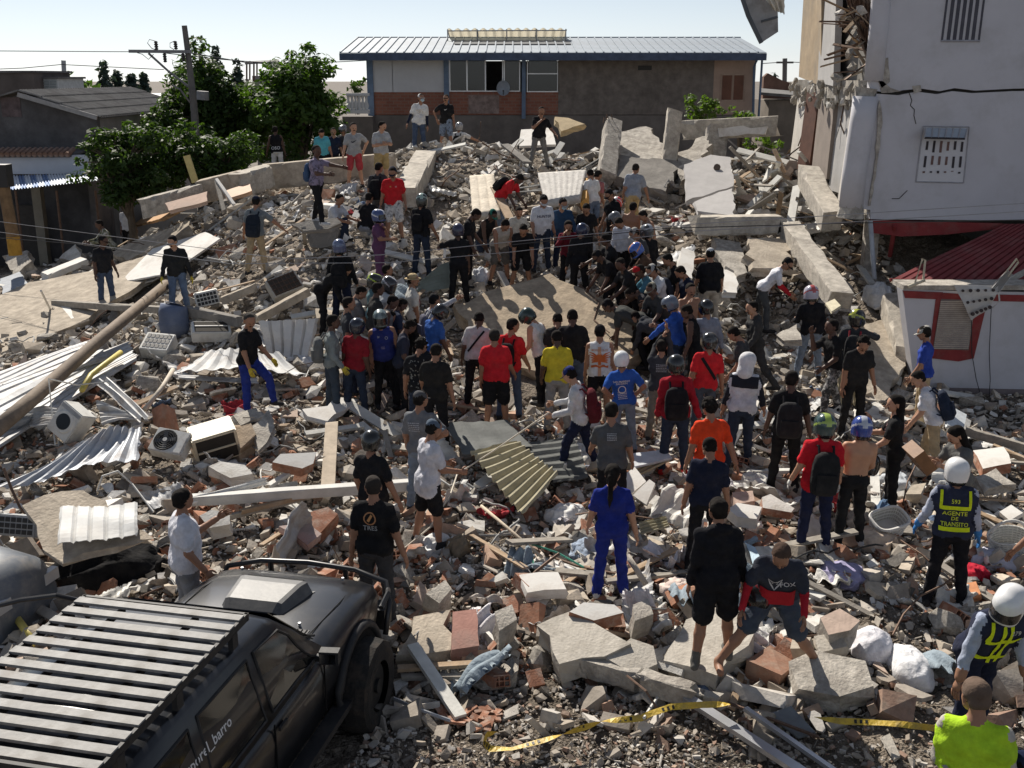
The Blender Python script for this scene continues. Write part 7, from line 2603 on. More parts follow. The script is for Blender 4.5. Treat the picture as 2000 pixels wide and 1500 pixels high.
for k_ in range(16):
 u, v = r_.uniform(858,975), r_.uniform(1378,1420)
 o = place(BRICKS[0], 'tile_sherd', G((u, v,.05)),(r_.uniform(-.3,.3), r_.uniform(-.3,.3), r_.uniform(0,6)),(.35, r_.uniform(.3,.7),.25))
 finish(o, 'thin orange tile sherd near the start of the barrier tape', 'tile sherd', 'orange sherds by the barrier tape')

# barrier tape
def ribbon(label, pts, w, m, seed):
 r = np.random.default_rng(seed)
 P = []
 base = [np.array(G(p)) for p in pts]
 for a, b in zip(base[:-1], base[1:]):
  k = max(3, int(np.linalg.norm(b - a) / .05))
  for i in range(k):
   P.append(a + (b - a) * i / k)
 P.append(base[-1])
 V, F_ = [],[]
 c = np.mean(P,0)
 tw = r.uniform(0,6)
 for i, p in enumerate(P):
  d = P[min(i + 1, len(P) - 1)] - P[max(i - 1,0)]
  d /= np.linalg.norm(d) + 1e-9
  s = np.cross(d,(0,0,1))
  s /= np.linalg.norm(s) + 1e-9
  a = 1.1 * math.sin(i * .17 + tw) + .7 * math.sin(i * .41)
  q = s * math.cos(a) + np.cross(d, s) * math.sin(a)
  V += [p + q * w / 2 - c + (0,0,.03), p - q * w / 2 - c + (0,0,.03)]
 for i in range(len(P) - 1):
  F_.append((2 * i,2 * i + 1,2 * i + 3,2 * i + 2))
 t = thing('barrier_tape', label, 'barrier tape', c)
 MB().add(V, F_,0).obj('ribbon', m, t)
 b = MB()
 n = 0
 for i in range(6, len(P) - 6, 9):                # printed dark marks
  q0, q1 = np.array(V[2 * i]), np.array(V[2 * i + 1])
  e0, e1 = np.array(V[2 * i + 6]), np.array(V[2 * i + 7])
  for f in (.15,.45,.75):
   a_, b_ = e0 + (q0 - e0) * f, e1 + (q1 - e1) * f
   c_ = e0 + (q0 - e0) * (f + .14)
   d_ = e1 + (q1 - e1) * (f + .14)
   b.add(np.array([a_ * .8 + b_ * .2, a_ * .2 + b_ * .8, c_ * .2 + d_ * .8, c_ * .8 + d_ * .2]) + (0,0,.003),[(0,1,2,3)])
 o = b.obj('printed_marks', mat('tape_black',(.02,.02,.02),.5), t)
 o['kind'] = 'stuff'
 return t

YEL = mat('tape_yellow',(.52,.35,.03),.5,.35,9,.4,30, spec=.5, stain=(.3,.22,.08), stain_amt=.6, stain_scale=7)
ribbon('long yellow barrier tape looping over the foreground gravel',[(972,1436,.08),(952,1440,.1),(944,1455,.1),(958,1468,.08),(1000,1468,.1),(1060,1452,.15),(1110,1436,.2),(1180,1414,.16),(1252,1408,.2),(1268,1400,.24),(1310,1386,.28),(1370,1382,.3),(1424,1380,.28)],.062, YEL,3)
ribbon('yellow barrier tape stretched towards the man in the green vest',[(1590,1406,.2),(1640,1414,.22),(1700,1416,.22),(1760,1420,.25),(1826,1428,.3)],.06, YEL,4)

def open_basket(label, u, v, w, d, h, rot, m, n, wicker=False):
 t = thing('basket', label, 'basket', G((u, v,.12)))
 t.rotation_euler = rot
 for k_, z in enumerate(np.linspace(0, h,5 if not wicker else 8)):
  f = .82 + .18 * z / h
  pts = []
  for a in np.linspace(0,6.283,33):
   e = .6 if not wicker else 1
   pts.append((math.copysign(abs(math.cos(a)) ** e, math.cos(a)) * w / 2 * f, math.copysign(abs(math.sin(a)) ** e, math.sin(a)) * d / 2 * f, z))
  MB().tube(pts,.022 if k_ in (0,4) and not wicker else .012,5).obj('rim' if z == h else 'hoop', m, t)
 for i in range(n):
  a = 2 * math.pi * i / n
  e = .6 if not wicker else 1
  c, s = math.copysign(abs(math.cos(a)) ** e, math.cos(a)), math.copysign(abs(math.sin(a)) ** e, math.sin(a))
  MB().tube([(c * w / 2 * .82, s * d / 2 * .82,0),(c * w / 2, s * d / 2, h)],.009,4).obj('stave', m, t)
 sh = []
 for z in np.linspace(0, h,4):
  f = .8 + .18 * z / h
  e = .6 if not wicker else 1
  sh.append([(math.copysign(abs(math.cos(a)) ** e, math.cos(a)) * w / 2 * f, math.copysign(abs(math.sin(a)) ** e, math.sin(a)) * d / 2 * f, z) for a in np.linspace(0,6.283,33)])
 b = MB()
 b.add([p for q in sh for p in q],[(i * 33 + k, i * 33 + k + 1, i * 33 + 34 + k, i * 33 + 33 + k) for i in range(3) for k in range(32)])
 b.obj('inner_wall', mat('basket_inner',(.4,.39,.36),.8), t)
 MB().box((0,0,.01),(w * .7, d * .7,.012)).obj('bottom', m, t)
 return t

BK = mat('basket_white',(.6,.59,.56),.6,.08,8,.05)
open_basket('white plastic laundry basket on its side at the shirtless man',1730,1034,.5,.36,.22,(R(24), R(-8), R(20)), BK,30)
cloth('blue jeans thrown over the white laundry basket',1725,1018,.42,.3,.28,(.1,.16,.26),21, 'jeans', 'jeans')
b_ = open_basket('white wicker basket held at the right edge',1968,1075,.5,.42,.24,(R(10), R(-10),0), mat('wicker_white',(.6,.59,.55),.8,.2,30,.6,60),26, True)
MB().tube([(.24 * math.cos(a),0,.22 + .24 * math.sin(a)) for a in np.linspace(0,3.14,14)],.02,6).obj('basket_handle', MATS['wicker_white'], b_)
# right side pieces
beam('long wooden rafter lying at the right edge',(1885,842,.3),(2020,880,.3),.1,.14, MATS['grey_timber'], 'timber_beam')
beam('brown baluster row board at the right edge',(1940,872,.25),(2020,905,.25),.08,.08, WOOD(), 'timber_beam')
slab('bluish white tile slab right of the navy backpack man',[(1848,815,.45),(1866,798,.5),(1888,810,.46),(1884,832,.4),(1850,832,.4)],.05, mat('bluish_white',(.55,.58,.6),.5), 'tile_slab', 'panel',.012)
slab('pale slab with hollow edge right of the long haired woman',[(1900,880,.4),(1960,872,.45),(1975,905,.38),(1920,915,.35)],.16, WHITEP, sm=BRICK(), jag=.02)
slab('grey rounded wall slab below the hollow edged one',[(1905,930,.4),(1945,915,.42),(1985,945,.36),(1930,955,.34)],.14, CONC(), jag=.03)
slab('white flat box lid near the agent',[(1952,1000,.3),(1975,985,.35),(1998,1002,.3),(1972,1016,.26)],.06, WHITEP, 'flat_box', 'panel',.005)
pipe('brown plank beside the wicker basket',[(1910,1000,.2),(1960,1022,.22),(2000,1035,.2)],.035, WOOD(), 'plank', 'plank',5)
slab('orange tiles stack near the boots of the agent',[(1884,1140,.2),(1906,1135,.22),(1916,1160,.18),(1892,1168,.16)],.08, mat('orange_tile',(.5,.22,.1),.8,.2,8,.2), 'tile_stack', 'tile',.01)
slab('blue and white packet by the pale pink cloth',[(1455,1060,.25),(1475,1068,.25),(1490,1100,.2),(1470,1100,.2)],.03, mat('pale_blue',(.4,.52,.6),.6), 'packet', 'panel',.01)
slab('white thick slab right of the navy shirt man',[(1422,995,.4),(1440,980,.45),(1488,992,.4),(1478,1012,.36),(1440,1010,.36)],.16, WHITEP, jag=.012)
slab('striped clay slab behind the black hoodie man',[(1430,962,.4),(1470,958,.42),(1474,978,.36),(1436,985,.34)],.14, mat('pale_clay',(.45,.33,.27),.9,.2,6,.3), jag=.012)
slab('long pale slab left of the red and green helmet man',[(1488,972,.4),(1505,965,.42),(1552,992,.36),(1545,1002,.32),(1490,990,.36)],.12, PLASTER(), sm=BRICK(), jag=.015)

scatter(55,16,26,33.5, mk_plate,1.0,1.5,9)
scatter(45,17,26,33.5, mk_chunk,1.0,1.5,9)
scatter(26,18,27,33, mk_board,1.0,1,9)
scatter(24,19,27,33, mk_rod,1.0,-3,9)
# ------------------------------------------------------------------ the black off-road vehicle
def loft(secs, close=True):
 """secs: list of rings (equal length, lists of xyz) -> V, faces"""
 n = len(secs[0])
 V = [p for s in secs for p in s]
 F_ = []
 for i in range(len(secs) - 1):
  for k in range(n if close else n - 1):
   F_.append((i * n + k, i * n + (k + 1) % n,(i + 1) * n + (k + 1) % n,(i + 1) * n + k))
 if close:
  F_.append(tuple(range(n - 1,-1,-1)))
  F_.append(tuple((len(secs) - 1) * n + k for k in range(n)))
 return V, F_

def suv():
 t = thing('off_road_vehicle', 'black off-road vehicle with slatted roof rack and bonnet scoop parked in the rubble', 'vehicle',(-2.68,8.12,.0), R(-12.5))
 t.scale = (1.06,1.04,1.02)
 paint = mat('black_paint',(.007,.008,.0105),.3,.1,3,.02,60, spec=.45, coat=.25, stain=(.06,.053,.045), stain_amt=.3, stain_scale=2.6)
 rub = mat('tyre_rubber',(.018,.017,.016),.9,.2,20,.4,60, stain=(.08,.06,.045), stain_amt=.5, stain_scale=5)
 trim = mat('black_trim',(.02,.02,.021),.6,.15,9,.1, stain=(.08,.07,.06), stain_amt=.3, stain_scale=6)
 glass = mat('tinted_glass',(.006,.007,.008),.08,0,1,0, spec=.5)

 def ring(y, hw, top, belt, sill, crown):
  pr = [(0, top + crown),(.45 * hw, top + crown * .85),(.8 * hw, top + crown * .35),(.93 * hw, top - .02),(hw * .985, top - .09),(hw, belt),(hw * .99,.8),(hw * .95, sill),(hw * .6, sill - .05)]
  return [(x, y, z) for x, z in pr] + [(-x, y, z) for x, z in pr[:0:-1]]
 secs = [ring(-2.28,.78,1.1,.95,.62,.0), ring(-2.2,.86,1.16,1.0,.58,.01), ring(-1.0,.88,1.18,1.0,.56,.01), ring(.3,.88,1.18,1.0,.56,.02), ring(.66,.87,1.2,1.0,.56,.045),
   ring(1.0,.87,1.2,1.0,.56,.05), ring(1.6,.86,1.165,.98,.58,.05), ring(1.98,.83,1.11,.95,.6,.045), ring(2.1,.8,1.06,.92,.62,.03), ring(2.16,.76,.99,.88,.64,.0)]
 V, F_ = loft(secs)
 MB().add(V, F_).obj('body', paint, t, smooth=True)
 # cabin
 def cab(y, hwb, hwt, top, belt=1.17):
  pr = [(0, top + .02),(hwt * .6, top + .012),(hwt * .93, top - .015),(hwt, top - .06),((hwt * .4 + hwb * .6), belt + (top - belt) * .4),(hwb, belt)]
  return [(x, y, z) for x, z in pr] + [(-x, y, z) for x, z in pr[:0:-1]]
 secs = [cab(.64,.84,.80,1.215), cab(.3,.85,.75,1.55), cab(.0,.855,.7,1.80), cab(-.12,.855,.69,1.835), cab(-.6,.86,.69,1.86), cab(-1.6,.86,.69,1.86), cab(-2.1,.85,.68,1.83), cab(-2.24,.82,.64,1.6)]
 V, F_ = loft(secs)
 MB().add(V, F_).obj('cabin', paint, t, smooth=True)

 # glass on the cabin sides and front, set proud by a few millimetres
 def side_pt(s, y, f, out=.006):
  # point on the slanted side between belt (f=0) and roof edge (f=1)
  if y > .0:
   k = (y - 0) / .64
   zt = 1.80 - .56 * k
   ht, hb = .7 + .1 * k,.855 - .012 * k
  else:
   zt, ht, hb = 1.815,.69,.86
  z = 1.19 + (zt - .05 - 1.19) * f
  x = hb + (ht - hb) * ((z - 1.17) / max(zt - 1.17,.05)) ** .9
  return (s * (x + out), y, z)
 for s in (-1,1):
  for nm, poly in (('side_window',[(.46,.06),(.12,.86),(-.42,.93),(-.42,.06)]),('side_window',[(-.54,.06),(-.54,.93),(-1.28,.93),(-1.34,.06)]),('rear_side_window',[(-1.44,.08),(-1.42,.9),(-2.05,.86),(-2.1,.1)])):
   P = []
   for i in range(len(poly)):
    a, b = poly[i], poly[(i + 1) % len(poly)]
    for k in range(4):
     P.append(side_pt(s, a[0] + (b[0] - a[0]) * k / 4, a[1] + (b[1] - a[1]) * k / 4))
   c = np.mean(P,0)
   F_ = [(i,(i + 1) % len(P), len(P)) if s > 0 else ((i + 1) % len(P), i, len(P)) for i in range(len(P))]
   o = MB().add(P + [tuple(c)], F_).obj(nm, glass, t)
   pts = P + [P[0]]
   MB().tube(pts,.012,5).obj('window_seal', trim, o)
  # door lines, handle
  for y in (-.48,.5,-1.39):
   MB().box((s * .882, y,.9),(.012,.012,.5)).obj('door_gap', mat('gap_black',(.004,.004,.004),.9), t)
  for y in (-.36,-1.26):
   MB().box((s * .895, y,1.08),(.02,.14,.03)).obj('door_handle', trim, t)
  # mirror on an arm
  m_ = MB().box((s * .97,.42,1.24),(.16,.09,.12),(0,0, s * R(8))).box((s * .9,.44,1.2),(.12,.05,.05)).obj('wing_mirror', trim, t)
  MB().box((s * .97,.37,1.24),(.13,.006,.09),(0,0, s * R(8))).obj('mirror_glass', mat('mirror',(.6,.62,.65),.05,0,1,0, metal=1), m_)
  # flares, wheels
  for yw in (1.3,-1.4):
   arc = [(s * (.88), yw + .52 * math.cos(a),.5 + .49 * math.sin(a)) for a in np.linspace(-.15,3.3,16)]
   MB().tube(arc,[.045] * 16,7).obj('wheel_arch', trim, t, smooth=True)
   MB().tube([(s * .70, yw,.5),(s * .892, yw,.5)],.475,22).obj('arch_well', mat('well_black',(.004,.004,.004),.95), t)
   w = thing('wheel', None, None)
   w.parent = t
   w.location = (s * .93, yw,.43)
   n = 26
   prof = [(-.15,.24),(-.16,.36),(-.14,.415),(-.06,.435),(.06,.435),(.14,.415),(.16,.36),(.15,.24)]
   V, F_ = [],[]
   for i in range(n):
    a = 2 * math.pi * i / n
    for x, r_ in prof:
     rr = r_ + (.012 if i % 2 and r_ > .4 else 0)
     V.append((x, rr * math.cos(a), rr * math.sin(a)))
   k = len(prof)
   for i in range(n):
    for j in range(k - 1):
     F_.append((i * k + j,((i + 1) % n) * k + j,((i + 1) % n) * k + j + 1, i * k + j + 1))
   MB().add(V, F_).obj('tyre', rub, w)
   MB().tube([(-s * .1,0,0),(s * .08,0,0),(s * .11,0,0)],[.245,.245,.2],20).tube([(s * .1,0,0),(s * .14,0,0)],.07,12).obj('rim', mat('dark_rim',(.03,.03,.03),.5,.2,6,0, metal=.5), w)
  MB().box((s * .9,-.05,.5),(.14,1.9,.06)).obj('side_step', trim, t)
 # windscreen
 P = [(-.74,.62,1.235),(.74,.62,1.235),(.63,.03,1.785),(-.63,.03,1.785)]
 MB().quad(*[(x, y + .012, z + .016) for x, y, z in P],.008).obj('windscreen', glass, t)
 for x0 in (-.35,.3):
  MB().tube([(x0,.66,1.265),(x0 + .28,.6,1.3),(x0 + .5,.52,1.36)],.012,5).obj('wiper', trim, t)
 for x0 in (-.4,.45):
  vent = MB()
  vent.box((x0,.72,1.258),(.42,.07,.012))
  o = vent.obj('cowl_vent', trim, t)
  for i in range(10):
   MB().box((x0 - .19 + i * .042,.72,1.266),(.008,.06,.008)).obj('vent_rib', MATS['gap_black'], o)
 # bonnet seams and scoop
 for s in (-1,1):
  MB().tube([(s * .66,.72,1.235),(s * .68,1.4,1.205),(s * .64,2.0,1.12)],.006,4).obj('bonnet_seam', MATS['gap_black'], t)
 prof = []
 for y, z, hw in ((.98,1.262,.25),(1.06,1.33,.27),(1.4,1.345,.31),(1.5,1.335,.33),(1.54,1.22,.34)):
  prof.append([(-hw - .05, y,1.22),(-hw, y, z - .012),(-hw + .04, y, z),(hw - .04, y, z),(hw, y, z - .012),(hw + .05, y,1.22)])
 V, F_ = loft(prof, False)
 sc = MB().add(V,[f[::-1] for f in F_]).obj('bonnet_scoop', mat('scoop_grey',(.085,.085,.085),.5,.15,5,.05, spec=.4, stain=(.2,.19,.17), stain_amt=.4, stain_scale=5), t)
 MB().box((0,1.535,1.29),(.56,.03,.06)).obj('scoop_mouth', MATS['gap_black'], sc)
 for x in (-.52,.52):
  for y in (.86,1.9):
   MB().tube([(x, y,1.2),(x, y,1.265 if y < 1 else 1.17)],.014,7).obj('bonnet_bolt', AL, t)
 # front: grille, lamps, bumper, bull bar
 MB().box((0,2.17,.86),(.9,.03,.24)).obj('grille', trim, t)
 for s in (-1,1):
  MB().box((s * .6,2.155,.9),(.26,.05,.2)).obj('headlight', mat('lamp_glass',(.5,.5,.5),.1,0,1,0), t)
 MB().box((0,2.28,.62),(1.66,.22,.22)).obj('bumper', trim, t)
 bar = mat('bar_black',(.03,.03,.032),.35,.1,8,0, metal=.4, spec=.5)
 MB().tube([(-.9,2.0,.62),(-.9,2.16,.88),(-.84,2.22,1.03),(-.5,2.28,1.1),(0,2.3,1.12),(.5,2.28,1.1),(.84,2.22,1.03),(.92,2.08,.88),(.93,1.9,.62)],.028,9).obj('bull_bar', bar, t, smooth=True)
 MB().tube([(-.4,2.28,1.1),(-.4,2.3,.7)],.03,8).obj('bull_bar_post', bar, t)
 MB().tube([(.4,2.28,1.1),(.4,2.3,.7)],.03,8).obj('bull_bar_post', bar, t)
 MB().tube([(.88,2.16,.98),(.97,1.9,1.08),(.95,1.75,1.0)],.026,8).obj('side_bar', bar, t)
 # roof rack
 rk = thing('roof_rack', None, None)
 rk.parent = t
 slm = mat('rack_slat',(.25,.245,.235),.65,.3,8,.15,40, spec=.3, stain=(.14,.125,.105), stain_amt=.6, stain_scale=5)
 zr = 2.02
 sm = MB().box((0,0,0),(1.345,.082,.022)).mesh('slat', slm)
 for i in range(13):
  place(sm, 'slat',(0,-.47 - i * .152, zr + .012), parent=rk)
 for s in (-1,1):
  MB().box((s * .665,-1.4, zr - .02),(.025,2.06,.06)).obj('side_rail', trim, rk)
  for y in (-.6,-1.4,-2.1):
   MB().box((s * .66, y,1.92),(.04,.08,.12)).obj('rack_foot', trim, rk)
  MB().box((s * .3,-1.4, zr - .035),(.04,1.9,.03)).obj('long_bar', trim, rk)
 MB().box((0,-.38, zr - .02),(1.36,.025,.06)).obj('front_rail', trim, rk)
 MB().box((0,-2.42, zr),(1.36,.03,.11)).obj('rear_rail', trim, rk)
 # lettering along the right side above the windows
 V, F_ = poly_mesh('text', 'locosporel_barro')
 P = []
 for p in V:
  y = -1.36 + p[0] * .118
  P.append(side_pt(1, y,.52 + p[2] * .19,.012))
 me = bpy.data.meshes.new('lettering')
 me.from_pydata(P,[], F_)
 me.materials.append(mat('decal_white',(.6,.6,.6),.6,.05,5,0))
 o = bpy.data.objects.new('lettering', me)
 C.objects.link(o)
 o.parent = t

suv()
# grey car shape half buried at the left edge
t = thing('buried_car', 'smooth grey car bonnet half buried at the left edge', 'car',(-6.45,11.3,-.1), R(75))
t.scale = (.8,.85,.85)
gp = mat('grey_car_paint',(.12,.135,.155),.45,.2,3,.03,20, spec=.5, coat=.2, stain=(.28,.25,.21), stain_amt=.6, stain_scale=3)
secs = []
for y, hw, zt in ((-1.2,.6,.9),(-1.0,.75,1.12),(-.4,.82,1.2),(.3,.82,1.16),(.8,.74,1.05),(1.0,.55,.85)):
 secs.append([(hw * math.cos(a), y,.3 + (zt - .3) * math.sin(a) ** .6 if math.sin(a) > 0 else .2) for a in np.linspace(0,3.1416,12)] + [(-hw, y,.1),(hw, y,.1)])
V, F_ = loft(secs)
MB().add(V, F_).obj('bonnet', gp, t, smooth=True)
MB().tube([(-.85,-.9,.5),(-.85,.9,.5)],.05,7).obj('side_trim', BLACKP(), t)
secs = []
for y, hw, zt in ((.55,.7,1.12),(.95,.66,1.42),(1.3,.64,1.5),(2.2,.62,1.46),(2.6,.6,1.0)):
 secs.append([(-.78, y,.3),(-.78, y,1.0),(-hw, y, zt - .05),(-hw * .8, y, zt),(hw * .8, y, zt),(hw, y, zt - .05),(.78, y,1.0),(.78, y,.3)])
V, F_ = loft(secs)
MB().add(V, F_).obj('cabin', gp, t)
MB().quad((-.6,.58,1.16),(.6,.58,1.16),(.56,.93,1.42),(-.56,.93,1.42),.008).obj('windscreen', MATS['tinted_glass'], t)
for s_ in (-1,1):
 MB().quad(*[(s_ * x, y, z) for x, y, z in ((.785,1.0,1.03),(.785,2.2,1.03),(.66,2.1,1.38),(.68,1.15,1.38))][::s_],.006).obj('side_window', MATS['tinted_glass'], t)
 for y in (-.7,1.9):
  MB().tube([(s_ * .62, y,.32),(s_ * .84, y,.32)],.33,16).obj('wheel', MATS['tyre_rubber'], t)
 MB().box((s_ * .5,-1.16,.72),(.3,.1,.16)).obj('headlight', MATS['lamp_glass'], t)
t = thing('bent_bar', 'black tubular bar bent over the left rubble behind the roof rack', 'bar',(-4.3,8.7,0))
MB().tube([tuple(G((-40,1192,.7))), tuple(G((40,1172,.8))), tuple(G((110,1163,.85))), tuple(G((150,1172,.75))), tuple(G((172,1205,.4)))],.028,8).obj('tube_bar', MATS['bar_black'], t, world=True)
pipe('yellow plastic pipe lying left of the roof rack',[(24,1195,.2),(48,1228,.2),(72,1258,.15)],.045, MATS['yellow_pvc'], 'pipe')
# ------------------------------------------------------------------ the crowd, back to front
P = person
GP = (.045,.05,.055)
# on the crest and the upper heap
P(822,183,8, 'man in white cap and printed white shirt over dark sleeves standing on the crest beam', WH, JEAN, 'stand',1.78, SKIN_M, 'cap',(.6,.6,.6),(.6,.6,.6), under=5, sleevec=NAVY, facemask=True, fixY=33.2,
 prints=[('splash',4, 'front',0,.3,.13,(.5,.33,.12)),('splash',5, 'front',0,.18,.11,(.2,.3,.5))])
P(871,184,-12, 'man in black cap and black shirt above pale patterned shorts on the crest', BL,(.2,.25,.33), 'hip',1.74, SKIN_M, 'cap', BL, BL, shorts=True, pants_kind='pattern', prints=[('swoosh',0, 'front',-.02,.36,.05, WH)], flip=True, fixY=34.6)
P(897,238,175, 'person in grey helmet and white shirt pointing right behind the crest', WH, BL, 'arm_out_r',1.7, SKIN_M, 'helmet',(.25,.25,.26),(.35,.35,.35), pack=(BL,.28,.38,.14), pack_label='black backpack on the white shirt of the person behind the crest', fixY=35.5, po=dict(ra=(30,62,10)))
P(1058,208,10, 'man in dark shirt and grey trousers with a hand on his chest on the crest', BL,(.17,.165,.155), 'chest',1.74, SKIN_M, po=dict(rl=(4,12,4), ll=(-4,12,4)))
P(690,239,4, 'man in grey shirt with dark swoosh and red shorts with a hand on his hip',(.3,.305,.31),(.36,.05,.06), 'hip',1.76, SKIN_L, shorts=True, prints=[('swoosh',0, 'front',.0,.33,.085,(.03,.03,.04))])
P(748,237,30, 'man in grey shirt and khaki shorts with folded arms behind the parapet',(.36,.37,.38),(.38,.28,.13), 'cross',1.74, SKIN_L, shorts=True, bulk=1.06)
P(537,246,175, 'man in black lettered jersey and white trousers below the trees', BL,(.6,.6,.6), 'stand',1.72, SKIN_D, sleeve='none', prints=[('text', 'OSO', 'back',.02,.1,.14, WH)], fixY=36)
P(628,254,15, 'man in turquoise shirt behind the parapet',(.08,.33,.42), BL, 'look_down',1.7, SKIN_M, fixY=34)
P(651,249,20, 'man in dark shirt standing between turquoise shirt and red shorts', NAVY, BL, 'stand',1.72, SKIN_M, fixY=34.6)
P(668,244,-30, 'person with grey helmet peering behind the man in red shorts', DGREY, BL, 'stand',1.72, SKIN_M, 'helmet',(.12,.12,.13),(.2,.2,.2), fixY=35)
P(618,283,62, 'young man in violet patterned shirt pointing right from the propped slab',(.26,.22,.3), BL, 'point_l',1.74, SKIN_D, dz=.75, shirt_kind='pattern', shoes=(.5,.5,.5), po=dict(rl=(18,4,10), ll=(-16,5,6), la=(78,12,4), ra=(30,10,60)),
 pack=((.05,.09,.17),.27,.4,.13), pack_label='blue backpack on the young man who points')
P(766,327,-5, 'man in red football shirt and white patterned shorts with navy cap', RED,(.6,.6,.6), 'look_down',1.76, SKIN_M, 'cap', NAVY, NAVY, shorts=True, pants_kind='pattern', bulk=1.08,
 prints=[('bars',3, 'front',.06,.38,.03, WH),('bars',4, 'front',-.06,.38,.03,(.7,.6,.2))])
P(741,317,170, 'person with large black backpack behind the red football shirt', DGREY,(.1,.1,.1), 'stand',1.7, SKIN_M, pack=(BL,.32,.46,.18), pack_label='large black backpack beside the red football shirt', fixY=25.2)
P(722,376,165, 'seated man in black shirt with his back to the street', BL,(.2,.22,.26), 'crouch',1.72, SKIN_M, fixY=24.6)
P(666,379,60, 'seated man in white shirt resting his arms on his knees',(.5,.52,.56), DJEAN, 'crouch',1.72, SKIN_M, fixY=24.8, flip=True)
P(824,377,150, 'man in patterned helmet and black shirt with jeans standing below the crest beam', BL, DJEAN, 'stand',1.76, SKIN_M, 'fullface',(.03,.035,.03),(.3,.4,.35), bulk=1.05, pack=(BL,.26,.36,.1), pack_label='thin black backpack below the patterned helmet')
P(738,408,75, 'woman in purple jumpsuit wearing a blue and white helmet',(.115,.05,.105),(.115,.05,.105), 'cross',1.64, SKIN_M, 'fullface',(.05,.08,.2),(.55,.56,.6), sleeve='short')
P(500,382,172, 'man in grey shirt and khaki trousers with navy backpack on the sandy patch',(.17,.19,.2), KHAKI, 'arm_out_r',1.74, SKIN_M, 'cap', NAVY, NAVY, pack=((.018,.024,.035),.33,.5,.16), pack_label='navy backpack on the man in khaki trousers', po=dict(ra=(10,52,6), rl=(10,5,8), ll=(-8,5,6)),
 prints=())
P(1022,345,62, 'man in red shirt bending over the folded mattress with black backpack', RED,(.17,.22,.3), 'bend',1.74, SKIN_D, pack=(BL,.3,.42,.16), pack_label='black backpack on the bending man in red', po=dict(lean=42))
P(1152,331,-150, 'man in white shirt and denim shorts beside the folded mattress', WH,(.13,.17,.24), 'look_down',1.72, SKIN_M, shorts=True, fixY=27.2)
P(1171,333,160, 'man in faded red shirt half hidden behind the white shirt',(.34,.13,.13), JEAN, 'look_down',1.72, SKIN_M, fixY=28)
P(1243,320,176, 'man in grey blue shirt and khaki trousers climbing with his back turned',(.27,.29,.33),(.42,.31,.16), 'step',1.76, SKIN_M, hairc=(.02,.017,.015), bulk=1.06, fixY=27.5, po=dict(lean=14, ra=(20,26,16)))
# first row behind the big slab
P(1063,383,4, 'man in white lettered shirt and dark cap standing above the big slab',(.6,.61,.64), DJEAN, 'look_down',1.8, SKIN_M, 'cap', BL,(.5,.5,.5), bulk=1.12, belly=1.1, prints=[('text', 'HUNTER', 'front',0,.34,.082,(.03,.04,.09))])
P(1101,388,-4, 'man in dark blue jacket with face mask behind the big slab',(.022,.05,.1), NAVY, 'look_down',1.76, SKIN_M, 'cap', BL,(.3,.3,.3), sleeve='long', facemask=True, fixY=24.6)
P(1015,405,10, 'youth in beige shirt with backpack straps behind the bending men',(.42,.4,.36), DJEAN, 'look_down',1.66, SKIN_M, fixY=24.9, pack=(BL,.26,.36,.12), pack_label='dark backpack on the youth in beige')
P(966,411,45, 'man in green cap and dark vest leaning right', BL, DJEAN, 'bend',1.72, SKIN_D, 'cap',(.03,.16,.12),(.03,.16,.12), sleeve='none', fixY=25, po=dict(lean=35))
P(938,411,70, 'tall man in black polo shirt left of the bending men', BL, BL, 'look_down',1.8, SKIN_D, bald=False)
P(894,436,178, 'man in black with dark blue helmet holding up his left hand', BL, BL, 'hand_up_l',1.76, SKIN_D, 'helmet',(.02,.022,.05),(.03,.03,.07), shorts=False, po=dict(la=(14,62,118)))
P(990,433,15, 'man in pale vest bending forward over the slab edge',(.45,.42,.38),(.12,.11,.1), 'bend',1.74, SKIN_M, sleeve='none', shorts=True, po=dict(lean=38))
P(1022,441,5, 'man in black shirt bending forward next to the pale vest', BL, BL, 'bend',1.72, SKIN_M, shorts=True, po=dict(lean=36))
P(1110,431,0, 'woman in maroon jacket holding a hand to her mouth',(.12,.012,.022), BL, 'mouth',1.64, SKIN_M, 'long', sleeve='long')
P(1141,436,170, 'person in dark blue helmet and black clothes seen from behind at the slab', BL, BL, 'look_down',1.72, SKIN_M, 'helmet',(.015,.02,.05),(.02,.03,.07), sleeve='long')
P(1144,400,10, 'young man in black shirt behind the dark blue helmet', BL, BL, 'look_down',1.7, SKIN_M, fixY=24.7)
P(1186,371,-50, 'man in black cap and black shirt below the white shirt', BL, BL, 'look_down',1.76, SKIN_M, 'cap', BL, BL, fixY=25.4)
P(1208,385,160, 'person wearing a bright red and white helmet',(.55,.54,.52), BL, 'look_down',1.68, SKIN_M, 'helmet',(.55,.03,.035),(.6,.58,.56), fixY=26)
P(1194,415,-70, 'person in grey helmet and grey jacket looking left',(.2,.2,.2), BL, 'look_down',1.7, SKIN_M, 'helmet',(.1,.105,.11),(.14,.14,.15), fixY=23.6)
P(1238,394,160, 'bare shouldered man on the right of the red and white helmet', SKIN_M, BL, 'stand',1.72, SKIN_M, bare=True, fixY=25)
P(1250,413,-60, 'dark haired man right of the bare shouldered man',(.3,.2,.15), BL, 'look_down',1.68, SKIN_M, sleeve='none', fixY=24.6)
P(1205,429,-40, 'boy in white long sleeved shirt facing left',(.55,.57,.62), BL, 'look_down',1.66, SKIN_M, sleeve='long', fixY=23.3)
P(1180,456,-70, 'man in black stretching both hands over the slab', BL, BL, 'reach',1.76, SKIN_D, po=dict(lean=14, ra=(66,6,14), la=(56,8,20)))
